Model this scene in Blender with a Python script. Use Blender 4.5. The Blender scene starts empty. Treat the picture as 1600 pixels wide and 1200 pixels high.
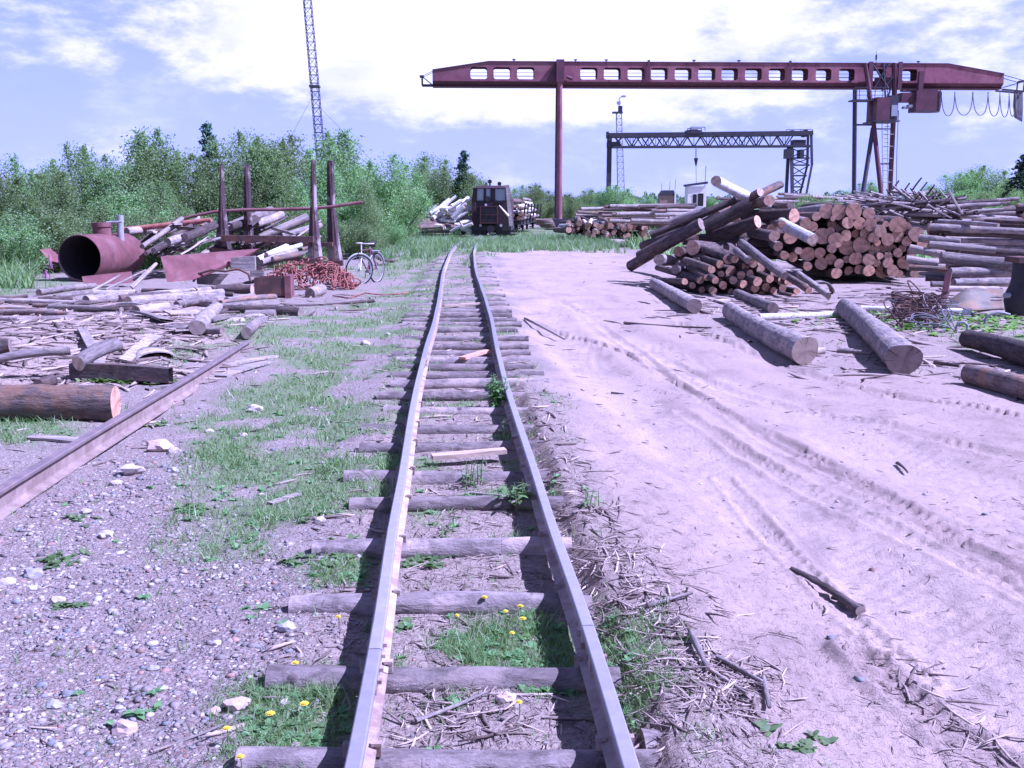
import bpy, bmesh, math, random
import numpy as np
from mathutils import Vector, Matrix
random.seed(7); RNG = np.random.default_rng(7)
R = math.radians
sc = bpy.context.scene
COL = sc.collection
# ------------------------------------------------------------------ camera, world, sun, exposure
CH = 1.82; F = 1650.0; TH = math.atan(280/1650)
cam = bpy.data.cameras.new('camera'); camo = bpy.data.objects.new('camera', cam); COL.objects.link(camo)
camo.location = (0, 0, CH); camo.rotation_euler = (R(90)-TH, 0, 0)
cam.sensor_width = 36; cam.lens = F/1600*36; cam.clip_end = 9000; cam.clip_start = .05
sc.camera = camo
vs = sc.view_settings
vs.view_transform = 'Standard'; vs.look = 'None'; vs.gamma = 1; vs.use_curve_mapping = False
vs.exposure = 1.02
vs.use_white_balance = True; vs.white_balance_temperature = 4750; vs.white_balance_tint = 50
SUN_EL, SUN_AZ = R(50), R(101)          # azimuth clockwise from +Y
sund = Vector((math.cos(SUN_EL)*math.sin(SUN_AZ), math.cos(SUN_EL)*math.cos(SUN_AZ), math.sin(SUN_EL)))
sl = bpy.data.lights.new('sun', 'SUN'); sl.energy = 4.95; sl.angle = R(.5); sl.color = (1, .94, .86)
so = bpy.data.objects.new('sun', sl); COL.objects.link(so); so.rotation_euler = sund.to_track_quat('Z', 'Y').to_euler()

class NT:
    def __init__(s, tree): s.t = tree; s.n = tree.nodes; s.l = tree.links
    def add(s, typ, _op=None, **kw):
        nd = s.n.new(typ)
        if _op: nd.operation = _op
        for k, v in kw.items(): setattr(nd, k, v)
        return nd
    def set(s, sock, v):
        if isinstance(v, bpy.types.NodeSocket): s.l.new(v, sock)
        elif v is not None: sock.default_value = v
    def math(s, op, a, b=None, c=None, clamp=False):
        nd = s.add('ShaderNodeMath', op); nd.use_clamp = clamp
        s.set(nd.inputs[0], a); s.set(nd.inputs[1], b); s.set(nd.inputs[2], c); return nd.outputs[0]
    def vmath(s, op, a, b=None):
        nd = s.add('ShaderNodeVectorMath', op); s.set(nd.inputs[0], a); s.set(nd.inputs[1], b)
        return nd.outputs['Value'] if op in ('LENGTH', 'DOT_PRODUCT', 'DISTANCE') else nd.outputs[0]
    def noise(s, vec, scale, detail=4, rough=.55, dist=0):
        nd = s.add('ShaderNodeTexNoise'); s.set(nd.inputs['Vector'], vec); nd.inputs['Scale'].default_value = scale
        nd.inputs['Detail'].default_value = detail; nd.inputs['Roughness'].default_value = rough; nd.inputs['Distortion'].default_value = dist
        return nd.outputs[0]
    def maprange(s, v, a, b, c=0, d=1, smooth=False):
        nd = s.add('ShaderNodeMapRange'); nd.interpolation_type = 'SMOOTHSTEP' if smooth else 'LINEAR'
        for i, q in enumerate((v, a, b, c, d)): s.set(nd.inputs[i], q)
        return nd.outputs[0]
    def mix(s, f, a, b, mode='MIX'):
        nd = s.add('ShaderNodeMix', data_type='RGBA', blend_type=mode)
        s.set(nd.inputs[0], f)
        for i, q in ((6, a), (7, b)):
            if isinstance(q, tuple): q = (*q, 1) if len(q) == 3 else q
            s.set(nd.inputs[i], q)
        return nd.outputs[2]
    def mapping(s, vec, scale=(1, 1, 1), loc=(0, 0, 0)):
        nd = s.add('ShaderNodeMapping'); s.set(nd.inputs[0], vec); nd.inputs['Scale'].default_value = scale
        s.set(nd.inputs['Location'], loc); return nd.outputs[0]
    def bump(s, h, strength=.5, dist=.01, normal=None):
        nd = s.add('ShaderNodeBump'); nd.inputs['Strength'].default_value = strength; nd.inputs['Distance'].default_value = dist
        s.set(nd.inputs['Height'], h); s.set(nd.inputs['Normal'], normal); return nd.outputs[0]

def pdir(px, py):      # unit direction from the camera towards a pixel of the 1600x1200 photograph
    dx, dy = (px-800)/F, (600-py)/F
    return Vector((dx, math.cos(TH)+dy*math.sin(TH), -math.sin(TH)+dy*math.cos(TH)))

w = bpy.data.worlds.new('World'); sc.world = w; w.use_nodes = True
N = NT(w.node_tree); bg = N.n['Background']
sky = N.add('ShaderNodeTexSky', sky_type='NISHITA'); sky.sun_disc = False
sky.sun_elevation = SUN_EL; sky.sun_rotation = SUN_AZ; sky.air_density = 1.0; sky.dust_density = .6; sky.ozone_density = 1.5
tc = N.add('ShaderNodeTexCoord').outputs['Generated']
nd_ = N.vmath('NORMALIZE', tc)
n_warp = N.noise(N.mapping(nd_, (1, 1, 1.5)), 8, 5, .6)
n_big = N.noise(N.mapping(nd_, (1, 1, 2.2), (3.1, .4, 1.7)), 3.2, 7, .58)
n_fine = N.noise(N.mapping(nd_, (1, 1, 2.4), (1.1, 5.4, .7)), 15, 7, .62)
acc = None
for bx, by, rx, ry, wt in [(620, 20, 270, 115, .85), (480, 30, 150, 80, .45), (860, 50, 300, 95, .9), (700, 190, 260, 22, .22), (1250, 185, 220, 24, .25), (420, 150, 160, 40, .22), (1010, 30, 200, 90, .6), (650, 130, 230, 36, .55), (800, 150, 160, 26, .3),
                           (132, 108, 46, 30, .75), (30, 100, 55, 24, .25), (60, 30, 160, 40, .28), (300, 90, 120, 40, .3), (350, 40, 120, 60, .3), (960, 155, 200, 26, .35), (1190, 140, 240, 30, .35), (1250, 30, 200, 50, .38),
                           (1530, 40, 110, 60, .45), (1560, 150, 90, 30, .4), (1190, 45, 60, 40, .25), (1115, 28, 40, 34, -1.0), (1420, 60, 120, 50, .2), (1460, 170, 120, 24, .3), (230, 150, 200, 40, -.35), (60, 160, 90, 30, -.3), (90, 50, 100, 30, -.15), (560, 105, 60, 22, -.35), (1330, 130, 60, 20, .2), (610, 330, 900, 60, -.25)]:
    d0 = pdir(bx, by).normalized()
    v = N.vmath('MULTIPLY', N.vmath('SUBTRACT', nd_, tuple(d0)), (F/rx, F/rx, F/ry))
    g = N.maprange(N.vmath('LENGTH', v), 0, 1.7, wt, 0, True)
    acc = g if acc is None else N.math('ADD', acc, g)
zc = N.add('ShaderNodeSeparateXYZ'); N.l.new(nd_, zc.inputs[0]); zz = zc.outputs[2]; yy = zc.outputs[1]
# clouds elsewhere in the sky follow the same noise alone
val = N.math('ADD', acc, N.math('ADD', N.math('MULTIPLY', N.math('SUBTRACT', n_big, .5), 1.25), N.math('MULTIPLY', N.math('SUBTRACT', n_fine, .5), 1.9)))
cm = N.maprange(val, .04, .78, 0, 1, True)
veil = N.math('MULTIPLY', N.maprange(N.math('ADD', n_big, N.math('MULTIPLY', n_fine, .35)), .42, .92, .15, .75), N.maprange(zz, .2, .5, 1, .1))
skyc = N.add('ShaderNodeVectorMath', 'SCALE'); N.l.new(sky.outputs[0], skyc.inputs[0]); skyc.inputs[3].default_value = .05
c1 = N.mix(veil, skyc.outputs[0], (.40, .43, .66))
c1 = N.mix(N.maprange(zz, 0, .30, .82, 0), c1, (.42, .455, .62))
c1 = N.mix(N.maprange(N.math('ADD', N.math('MULTIPLY', n_big, .45), N.math('MULTIPLY', n_fine, .55)), .46, .64, 0, .5, True), c1, (.60, .60, .62))
cshade = N.mix(N.maprange(N.math('ADD', N.math('MULTIPLY', n_fine, .6), N.math('MULTIPLY', n_big, .4)), .40, .56, 0, 1, True), (.46, .47, .47), (.72, .69, .64))
cshade = N.mix(N.maprange(acc, .75, 1.3), cshade, (.76, .73, .68))
c2 = N.mix(cm, c1, cshade)
N.l.new(c2, bg.inputs[0]); bg.inputs[1].default_value = .79

# ------------------------------------------------------------------ geometry of the view, used to measure the place
def G(px, py, z=0.0):
    d = pdir(px, py); t = (z-CH)/d.z; return Vector((d.x*t, d.y*t, z))
def PD(px, py, Y):
    d = pdir(px, py); t = Y/d.y; return Vector((d.x*t, Y, CH+d.z*t))
def S(pxs, Y): return pxs*Y/F/math.cos(TH)*1.0      # pixels -> metres at distance Y

# ------------------------------------------------------------------ numpy noise
def _h(ix, iy, seed):
    n = (ix.astype(np.int64)*374761393 + iy.astype(np.int64)*668265263 + seed*1442695041) & 0x7fffffff
    n = ((n ^ (n >> 13))*1274126177) & 0x7fffffff
    return ((n ^ (n >> 16)) & 0xffff)/65535.0
def vn(x, y, s, seed=0):
    x = np.asarray(x)/s; y = np.asarray(y)/s
    ix = np.floor(x); iy = np.floor(y); fx = x-ix; fy = y-iy
    fx = fx*fx*(3-2*fx); fy = fy*fy*(3-2*fy)
    a = _h(ix, iy, seed); b = _h(ix+1, iy, seed); c = _h(ix, iy+1, seed); d = _h(ix+1, iy+1, seed)
    return (a*(1-fx)+b*fx)*(1-fy)+(c*(1-fx)+d*fx)*fy
def fbm(x, y, s, o=3, seed=0):
    t = 0; a = 1; tot = 0
    for i in range(o): t = t+a*vn(x, y, s/2**i, seed+i*17); tot += a; a *= .5
    return t/tot
def sstep(a, b, x): t = np.clip((x-a)/(b-a), 0, 1); return t*t*(3-2*t)

def polydist(x, y, pts, closed=False):
    best = np.full(x.shape, 1e9); arc = np.zeros(x.shape); s0 = 0
    n = len(pts)
    for i in range(n if closed else n-1):
        a = pts[i]; b = pts[(i+1) % n]; dx, dy = b[0]-a[0], b[1]-a[1]; L2 = dx*dx+dy*dy+1e-12; L = math.sqrt(L2)
        t = np.clip(((x-a[0])*dx+(y-a[1])*dy)/L2, 0, 1)
        d = np.hypot(x-(a[0]+t*dx), y-(a[1]+t*dy))
        m = d < best; best = np.where(m, d, best); arc = np.where(m, s0+t*L, arc); s0 += L
    return best, arc
def inside(x, y, pts):
    c = np.zeros(x.shape, bool); n = len(pts)
    for i in range(n):
        x1, y1 = pts[i]; x2, y2 = pts[(i+1) % n]
        if y1 == y2: continue
        c ^= ((y1 > y) != (y2 > y)) & (x < (x2-x1)*(y-y1)/(y2-y1)+x1)
    return c
def pmask(x, y, pts, soft):       # 1 inside, fading to 0 over soft metres about the edge
    d, _ = polydist(x, y, pts, True)
    sd = np.where(inside(x, y, pts), d, -d)
    return sstep(-soft, soft, sd)
def gp(lst): return [tuple(G(a, b)[:2]) for a, b in lst]

# ------------------------------------------------------------------ track centre line
RZ = .212
cl = []
for y, l, r in [(1192, 550, 987), (975, 585, 924), (825, 609, 869), (750, 627, 841), (650, 643, 806), (550, 665, 777), (500, 679, 768), (480, 685, 761), (450, 689, 752), (424, 692, 744), (405, 700, 740), (390, 709, 738)]:
    a = G(l, y, RZ); b = G(r, y, RZ); cl.append(((a.x+b.x)/2, (a.y+b.y)/2))
cl = [(cl[0][0]+.05*(cl[0][0]-cl[1][0]) + .04, -3.0)] + cl
p_l = Vector(PD(748, 374, 53)[:2]); cl += [(p_l.x-.15, 49.0), (PD(767, 372, 58).x, 58.0), (PD(780, 372, 68).x, 68.0), (PD(800, 372, 82).x+1, 82.0), (PD(830, 372, 110).x+4, 110.0)]
cl.sort(key=lambda q: q[1])
_cy = np.array([q[1] for q in cl]); _cx = np.array([q[0] for q in cl])
def _cubic(yq):
    yq = np.asarray(yq, float); m = np.gradient(_cx, _cy); i = np.clip(np.searchsorted(_cy, yq)-1, 0, len(_cy)-2)
    h = _cy[i+1]-_cy[i]; t = np.clip((yq-_cy[i])/h, 0, 1)
    return (2*t**3-3*t**2+1)*_cx[i]+(t**3-2*t**2+t)*h*m[i]+(-2*t**3+3*t**2)*_cx[i+1]+(t**3-t**2)*h*m[i+1]
xc = _cubic
# ------------------------------------------------------------------ zones (measured on the ground, metres)
Z_road = gp([(765, 393), (960, 393), (1000, 430), (1075, 500), (1180, 560), (1320, 585), (1500, 600), (1750, 640), (2300, 760), (2300, 1300), (1230, 1300), (1150, 1120), (1060, 1000), (990, 890), (930, 760), (880, 640), (850, 560), (810, 490), (785, 440)])
Z_yard = gp([(760, 400), (980, 368), (1100, 345), (1900, 345), (2300, 500), (2300, 800), (1500, 620), (1180, 570), (1000, 460)])
Z_grass = gp([(600, 420), (640, 396), (700, 394), (690, 440), (680, 490), (650, 600), (620, 680), (590, 780), (560, 850), (490, 850), (400, 870), (330, 850), (280, 740), (290, 690), (330, 620), (400, 560), (430, 500), (480, 480), (590, 470)])
Z_grass2 = gp([(560, 440), (630, 372), (740, 368), (1000, 366), (960, 394), (770, 396), (700, 400), (600, 425)])
Z_grassL = gp([(-300, 470), (0, 470), (110, 450), (60, 435), (0, 425), (-400, 430)])
Z_grass3 = gp([(-60, 640), (90, 650), (130, 680), (40, 700), (-60, 700)])
Z_grass4 = gp([(1440, 505), (1500, 500), (1620, 470), (1800, 480), (1800, 560), (1620, 570), (1520, 545)])
Z_grass5 = gp([(380, 1080), (470, 1060), (540, 1050), (530, 1230), (370, 1230), (400, 1140)])
Z_grass6 = gp([(260, 580), (340, 540), (360, 500), (440, 490), (430, 540), (330, 560)])
Z_gravel = gp([(-400, 720), (0, 810), (130, 740), (260, 690), (320, 800), (400, 870), (500, 870), (560, 830), (560, 1300), (-600, 1300)])
Z_mulch = gp([(-300, 490), (130, 470), (400, 480), (380, 530), (300, 570), (200, 600), (0, 625), (-300, 640)])
Z_lit = gp([(860, 590), (900, 700), (960, 800), (1010, 880), (1120, 1000), (1220, 1130), (1260, 1250), (960, 1250), (930, 1000), (880, 800), (850, 650)])
RUTS = [  # pixel line, half width, depth, berm, tread depth
    ([(830, 500), (900, 525), (985, 555), (1060, 595), (1110, 632), (1240, 700), (1370, 775), (1500, 850), (1660, 945)], .09, .038, .006, .034),
    ([(1060, 505), (1110, 525), (1180, 553), (1290, 590), (1400, 618), (1500, 637), (1700, 680)], .09, .038, .006, .034),
    ([(1350, 1025), (1400, 1075), (1470, 1130), (1560, 1190), (1640, 1250)], .09, .04, .02, .03),
    ([(840, 480), (900, 560), (1000, 640), (1130, 740), (1250, 830), (1380, 930), (1500, 1020), (1700, 1150)], .36, .045, .010, .004),
    ([(880, 470), (1000, 540), (1120, 600), (1300, 670), (1450, 735), (1700, 830)], .42, .04, .010, .005),
    ([(1040, 560), (1130, 600), (1250, 640), (1400, 670), (1650, 730)], .1, .02, .01, .014),
    ([(1130, 740), (1220, 850), (1330, 960), (1440, 1060)], .06, .012, .015, .012),
    ([(800, 440), (880, 470), (960, 520), (1040, 580), (1200, 690), (1420, 800), (1700, 900)], .07, .015, .012, .008),
    ([(1060, 640), (1200, 730), (1330, 800), (1480, 870), (1660, 960)], .07, .02, .014, .012)]
RUTW = [(gp(p), a, b, c, d) for p, a, b, c, d in RUTS]
MOUND = [(G(120, 540), 2.6, .16), (G(260, 520), 1.6, .14), (G(-60, 560), 2.0, .1)]
def H(x, y, fine=True):
    x = np.asarray(x, float); y = np.asarray(y, float)
    r = np.hypot(x, y); far = sstep(90, 40, r)
    dt = np.abs(x-xc(np.clip(y, -3, 110)))
    trk = sstep(1.15, .7, dt)*sstep(62, 55, y)
    h = (fbm(x, y, 2.2, 3, 5)-.5)*.10*(1-trk)+(fbm(x, y, .35, 3, 9)-.5)*.035*(1-.5*trk)
    h = h*far+(fbm(x, y, 30, 2, 33)-.5)*.5*sstep(50, 120, r)
    if fine: h = h+(vn(x, y, .06, 3)-.5)*.012*sstep(12, 6, r)+(vn(x, y, .025, 4)-.5)*.007*sstep(6, 3, r)
    h = h+trk*(.004+.045*fbm(x, y, .5, 2, 55))
    h = h+trk*sstep(15, 23, y)*(.02+.045*fbm(x, y, .7, 2, 58))
    dts = x-xc(np.clip(y, -3, 110))
    h = h+.105*sstep(.47, .62, dts)*sstep(1.6, 1.0, dts)*(.55+.6*fbm(x, y, .4, 2, 57))*sstep(14, 8.5, y)
    h = h+.028*sstep(-.47, -.62, dts)*sstep(-1.5, -.95, dts)*(.3+.9*fbm(x, y, .4, 2, 59))*sstep(26, 14, y)
    for c, rad, hh in MOUND: h = h+hh*np.exp(-((x-c.x)**2+(y-c.y)**2)/rad**2)
    for pts, wd, dp, bm, td in RUTW:
        d, s = polydist(x, y, pts)
        d = d+(vn(x, y, .9, 21)-.5)*wd*.35
        dd = np.abs(d)
        k = .5+.5*sstep(.25, .7, vn(x, y, 1.1, 77))
        g = -dp*np.exp(-(dd/wd)**4)+bm*np.exp(-((dd-wd*1.35)/(wd*.4))**2)*(.5+vn(x, y, .12, 8))
        if td > 0: g = g+np.where(dd < wd*1.3, td*(np.sin(2*math.pi*(s+dd*.6)/.105) > .1)*(vn(x, y, .3, 12) > .4)*(.4+vn(x, y, .09, 13)), 0)*sstep(wd*1.3, wd*.9, dd)
        h = h+g*k*(1-trk)
    return h
def Hs(x, y): return float(H(np.array([x]), np.array([y]), False)[0])

def zones(x, y):
    j1 = (fbm(x, y, .9, 3, 41)-.5)*1.6; j2 = (fbm(x, y, .9, 3, 43)-.5)*1.6
    k = np.clip(np.hypot(x, y)/9, .25, 2.5)
    X, Y_ = x+j1*k*.5, y+j2*k*.5*(1+np.clip((np.hypot(x, y)/16)**2, 0, 7))
    road = pmask(X, Y_, Z_road, .25)
    yard = pmask(X, Y_, Z_yard, .5)
    gr = pmask(X, Y_, Z_grass, .35)
    pat = fbm(x, y, .55, 3, 51)
    gr = gr*sstep(.36, .54, pat)
    gr = np.maximum(gr, pmask(X, Y_, Z_grass2, .5))
    gr = np.maximum(gr, pmask(X, Y_, Z_grassL, .5)*sstep(.3, .45, pat))
    gr = np.maximum(gr, pmask(X, Y_, Z_grass3, .2)*sstep(.3, .5, pat))
    gr = np.maximum(gr, pmask(X, Y_, Z_grass4, .3)*sstep(.3, .5, pat))
    gr = np.maximum(gr, pmask(X, Y_, Z_grass5, .15)*sstep(.3, .45, pat))
    gr = np.maximum(gr, pmask(X, Y_, Z_grass6, .3)*sstep(.35, .5, pat))
    dt = x-xc(np.clip(y, -3, 110))
    tr = sstep(.95, .6, np.abs(dt))*sstep(.0, 1, y)*sstep(60, 40, y)
    gr = np.maximum(gr, tr*sstep(.57, .67, fbm(x, y, .45, 3, 61)+.05*np.exp(-((np.abs(dt)-.45)/.14)**2)))
    r = np.hypot(x, y)
    gr = np.maximum(gr, sstep(36, 48, r)*(1-yard)*(1-road)*sstep(.2, .5, fbm(x, y, 3, 2, 71)+.2))
    gr = gr*(1-road*.97)*(1-.85*sstep(.0, .3, yard)*sstep(.65, .5, fbm(x, y, 2, 2, 72)))
    grav = pmask(X, Y_, Z_gravel, .35)*(1-gr*.7)
    mul = pmask(X, Y_, Z_mulch, .5)
    lit = np.maximum(pmask(X, Y_, Z_lit, .18), tr*.8)
    for pts, wd, dp, bm, td in (RUTW[2],): 
        d, s = polydist(x, y, pts); lit = np.maximum(lit, sstep(.25, .05, d)*.8)
    return road, yard, gr, grav, mul, lit

# ------------------------------------------------------------------ tagging and building helpers
def tag(o, label=None, cat=None, group=None, kind=None):
    if label: o['label'] = label
    if cat: o['category'] = cat
    if group: o['group'] = group
    if kind: o['kind'] = kind
    return o
def empty(name, loc, label, cat, group=None, rz=0):
    o = bpy.data.objects.new(name, None); COL.objects.link(o); o.location = loc; o.rotation_euler = (0, 0, rz); o.empty_display_size = .2
    return tag(o, label, cat, group)
class MB:
    def __init__(s): s.v = []; s.f = []; s.m = []; s.sm = []
    def poly(s, pts, mat=0, smooth=False):
        b = len(s.v); s.v += [tuple(p) for p in pts]; s.f.append(tuple(range(b, b+len(pts)))); s.m.append(mat); s.sm.append(smooth); return s
    def hexa(s, c, mat=0):     # eight corners: bottom 4 ccw, top 4 ccw
        b = len(s.v); s.v += [tuple(p) for p in c]
        for q in ((0, 3, 2, 1), (4, 5, 6, 7), (0, 1, 5, 4), (1, 2, 6, 5), (2, 3, 7, 6), (3, 0, 4, 7)):
            s.f.append(tuple(b+i for i in q)); s.m.append(mat); s.sm.append(False)
        return s
    def box(s, x0, x1, y0, y1, z0, z1, mat=0):
        return s.hexa([(x0, y0, z0), (x1, y0, z0), (x1, y1, z0), (x0, y1, z0), (x0, y0, z1), (x1, y0, z1), (x1, y1, z1), (x0, y1, z1)], mat)
    def beam(s, a, b, w_, h_=None, mat=0, up=(0, 0, 1)):
        a = Vector(a); b = Vector(b); h_ = h_ or w_; d = (b-a).normalized(); u = Vector(up)
        if abs(d.dot(u)) > .95: u = Vector((0, 1, 0))
        sx = d.cross(u).normalized()*w_/2; sz = sx.cross(d).normalized()*h_/2
        return s.hexa([a-sx-sz, a+sx-sz, b+sx-sz, b-sx-sz, a-sx+sz, a+sx+sz, b+sx+sz, b-sx+sz], mat)
    def tube(s, pts, r, n=8, mat=0, caps=True, smooth=True):
        pts = [Vector(p) for p in pts]; rr = r if isinstance(r, (list, tuple)) else [r]*len(pts)
        b = len(s.v); m = len(pts); prev = None
        for i, p in enumerate(pts):
            d = (pts[min(i+1, m-1)]-pts[max(i-1, 0)]).normalized()
            if prev is None:
                u = Vector((0, 0, 1)) if abs(d.z) < .9 else Vector((1, 0, 0)); u = (u-d*u.dot(d)).normalized()
            else: u = (prev-d*prev.dot(d)).normalized()
            prev = u; v_ = d.cross(u)
            for k in range(n):
                a = 2*math.pi*k/n; q = p+(u*math.cos(a)+v_*math.sin(a))*rr[i]; s.v.append(tuple(q))
        for i in range(m-1):
            for k in range(n):
                k2 = (k+1) % n; s.f.append((b+i*n+k, b+(i+1)*n+k, b+(i+1)*n+k2, b+i*n+k2)); s.m.append(mat); s.sm.append(smooth)
        if caps:
            for base, rev in ((0, False), ((m-1)*n, True)):
                ring = [s.v[b+base+k] for k in range(n)]
                if rev: ring = ring[::-1]
                s.poly(ring, mat)
        return s
    def prism(s, outline, y0, y1, mat=0, xf=None):   # outline in x,z extruded along y
        f = xf or (lambda p: p); n = len(outline)
        A = [f(Vector((x, y0, z))) for x, z in outline]; B = [f(Vector((x, y1, z))) for x, z in outline]
        s.poly(A, mat); s.poly(B[::-1], mat)
        for i in range(n):
            j = (i+1) % n; s.poly([A[i], B[i], B[j], A[j]], mat)
        return s
    def build(s, name, mats, parent=None, loc=None):
        me = bpy.data.meshes.new(name); me.from_pydata(s.v, [], s.f)
        for m in (mats if isinstance(mats, (list, tuple)) else [mats]): me.materials.append(m)
        me.polygons.foreach_set('material_index', s.m); me.polygons.foreach_set('use_smooth', s.sm)
        if parent is None and loc is not None:
            l = Vector(loc); me.transform(Matrix.Translation(-l))
        me.update()
        o = bpy.data.objects.new(name, me); COL.objects.link(o)
        if parent is not None: o.parent = parent
        elif loc is not None: o.location = loc
        return o
def npmesh(name, V, Fq, mats, colname=None, colv=None, smooth=False, midx=None, extra=None):
    """V (n,3); Fq (m,k) equal-sized faces"""
    me = bpy.data.meshes.new(name); n, k = Fq.shape
    me.vertices.add(len(V)); me.vertices.foreach_set('co', np.ascontiguousarray(V, np.float32).ravel())
    me.loops.add(n*k); me.loops.foreach_set('vertex_index', np.ascontiguousarray(Fq, np.int32).ravel())
    me.polygons.add(n); me.polygons.foreach_set('loop_start', np.arange(0, n*k, k, dtype=np.int32))
    if midx is not None: me.polygons.foreach_set('material_index', midx.astype(np.int32))
    if smooth: me.polygons.foreach_set('use_smooth', np.ones(n, bool))
    for m in (mats if isinstance(mats, (list, tuple)) else [mats]): me.materials.append(m)
    if colv is not None:
        a = me.color_attributes.new(colname, 'FLOAT_COLOR', 'POINT'); c = np.ones((len(V), 4), np.float32); c[:, :colv.shape[1]] = colv
        a.data.foreach_set('color', c.ravel())
    for nm, arr in (extra or {}).items():
        a = me.color_attributes.new(nm, 'FLOAT_COLOR', 'POINT'); c = np.ones((len(V), 4), np.float32); c[:, :arr.shape[1]] = arr
        a.data.foreach_set('color', c.ravel())
    me.update(calc_edges=True); me.validate()
    o = bpy.data.objects.new(name, me); COL.objects.link(o); return o

# ------------------------------------------------------------------ materials
def mat_new(name):
    m = bpy.data.materials.new(name); m.use_nodes = True; t = NT(m.node_tree); return m, t, t.n['Principled BSDF']
def simple(name, col, rough=.7, var=.25, scale=6, metal=0, bumps=.3, spec=.3, col2=None, c2amt=.5, bscale=40, bd=.004, coord='Object', streak=False):
    m, t, p = mat_new(name); co = t.add('ShaderNodeTexCoord').outputs[coord]
    oi = t.add('ShaderNodeObjectInfo').outputs['Random']
    co = t.vmath('ADD', co, t.vmath('MULTIPLY', t.add('ShaderNodeCombineXYZ').outputs[0], (1, 1, 1))) if False else co
    n1 = t.noise(co, scale, 6, .65); n2 = t.noise(co, bscale, 5, .6)
    dark = tuple(c*(1-var) for c in col); lite = tuple(min(c*(1+var), .95) for c in col)
    c = t.mix(t.maprange(n1, .3, .7), dark, lite)
    if col2: c = t.mix(t.math('MULTIPLY', t.maprange(t.noise(co, scale*.6, 6, .7), .48, .6, 0, 1, True), c2amt), c, col2)
    if streak: c = t.mix(t.maprange(t.noise(t.mapping(co, (1, 1, .12)), 2.6, 6, .75), .52, .66, 0, .7), c, (.10, .045, .05)); c = t.mix(t.maprange(t.noise(co, .5, 4, .6), .5, .62, 0, .35), c, (.42, .2, .2))
    v = t.math('ADD', .86, t.math('MULTIPLY', oi, .28))
    hs = t.add('ShaderNodeHueSaturation'); t.set(hs.inputs['Value'], v); t.l.new(c, hs.inputs['Color'])
    t.l.new(hs.outputs[0], p.inputs['Base Color']); p.inputs['Roughness'].default_value = rough
    p.inputs['Metallic'].default_value = metal; p.inputs['Specular IOR Level'].default_value = spec
    t.l.new(t.bump(n2, bumps, bd), p.inputs['Normal']); return m
def bark(name, col, col2, patch, pamt, rough=.9, stretch=.18, scale=26, birch=False):
    m, t, p = mat_new(name); co = t.add('ShaderNodeTexCoord').outputs['Object']; oi = t.add('ShaderNodeObjectInfo').outputs['Random']
    off = t.add('ShaderNodeCombineXYZ'); t.l.new(t.math('MULTIPLY', oi, 37), off.inputs[0])
    co = t.vmath('ADD', co, off.outputs[0])
    st = (1.6, .5, .5) if birch else (stretch, 1, 1)
    n1 = t.noise(t.mapping(co, st), scale, 6, .7, .3); n2 = t.noise(co, 3.2, 5, .6); n3 = t.noise(co, 11, 5, .7)
    c = t.mix(t.maprange(n1, .35, .65), col, col2)
    c = t.mix(t.math('MULTIPLY', t.maprange(n2, .5, .6, 0, 1, True), pamt), c, patch)
    if birch: c = t.mix(t.maprange(t.noise(t.mapping(co, (6, .8, .8)), 5, 4, .7), .62, .68), c, (.06, .05, .05))
    # branch stubs and knots
    vo = t.add('ShaderNodeTexVoronoi'); t.l.new(t.mapping(co, (1, 1, 1)), vo.inputs['Vector']); vo.inputs['Scale'].default_value = 4.5
    kn = t.maprange(vo.outputs['Distance'], .05, .13, 1, 0); c = t.mix(t.math('MULTIPLY', kn, .75), c, (.05, .035, .03))
    c = t.mix(t.math('MULTIPLY', t.maprange(n3, .55, .75), .35), c, (.28, .25, .23))
    bl = t.noise(t.mapping(co, (.6, 1, 1), (5, 3, 1)), 7.5, 5, .7, .6)
    c = t.mix(t.maprange(bl, .56, .66, 0, .5), c, tuple(q*.35 for q in col))
    ln = t.noise(t.mapping(co, (5, .5, .5), (2, 9, 4)), 9, 3, .6); c = t.mix(t.maprange(ln, .66, .70, 0, .5), c, tuple(q*.3 for q in col))
    hs = t.add('ShaderNodeHueSaturation'); t.set(hs.inputs['Value'], t.math('ADD', .72, t.math('MULTIPLY', oi, .56))); t.l.new(c, hs.inputs['Color'])
    t.l.new(hs.outputs[0], p.inputs['Base Color']); p.inputs['Roughness'].default_value = rough; p.inputs['Specular IOR Level'].default_value = .15
    hgt = t.math('ADD', t.math('ADD', n1, t.math('MULTIPLY', bl, .8)), t.math('MULTIPLY', kn, .4)); t.l.new(t.bump(hgt, .9, .02), p.inputs['Normal']); return m
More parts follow.
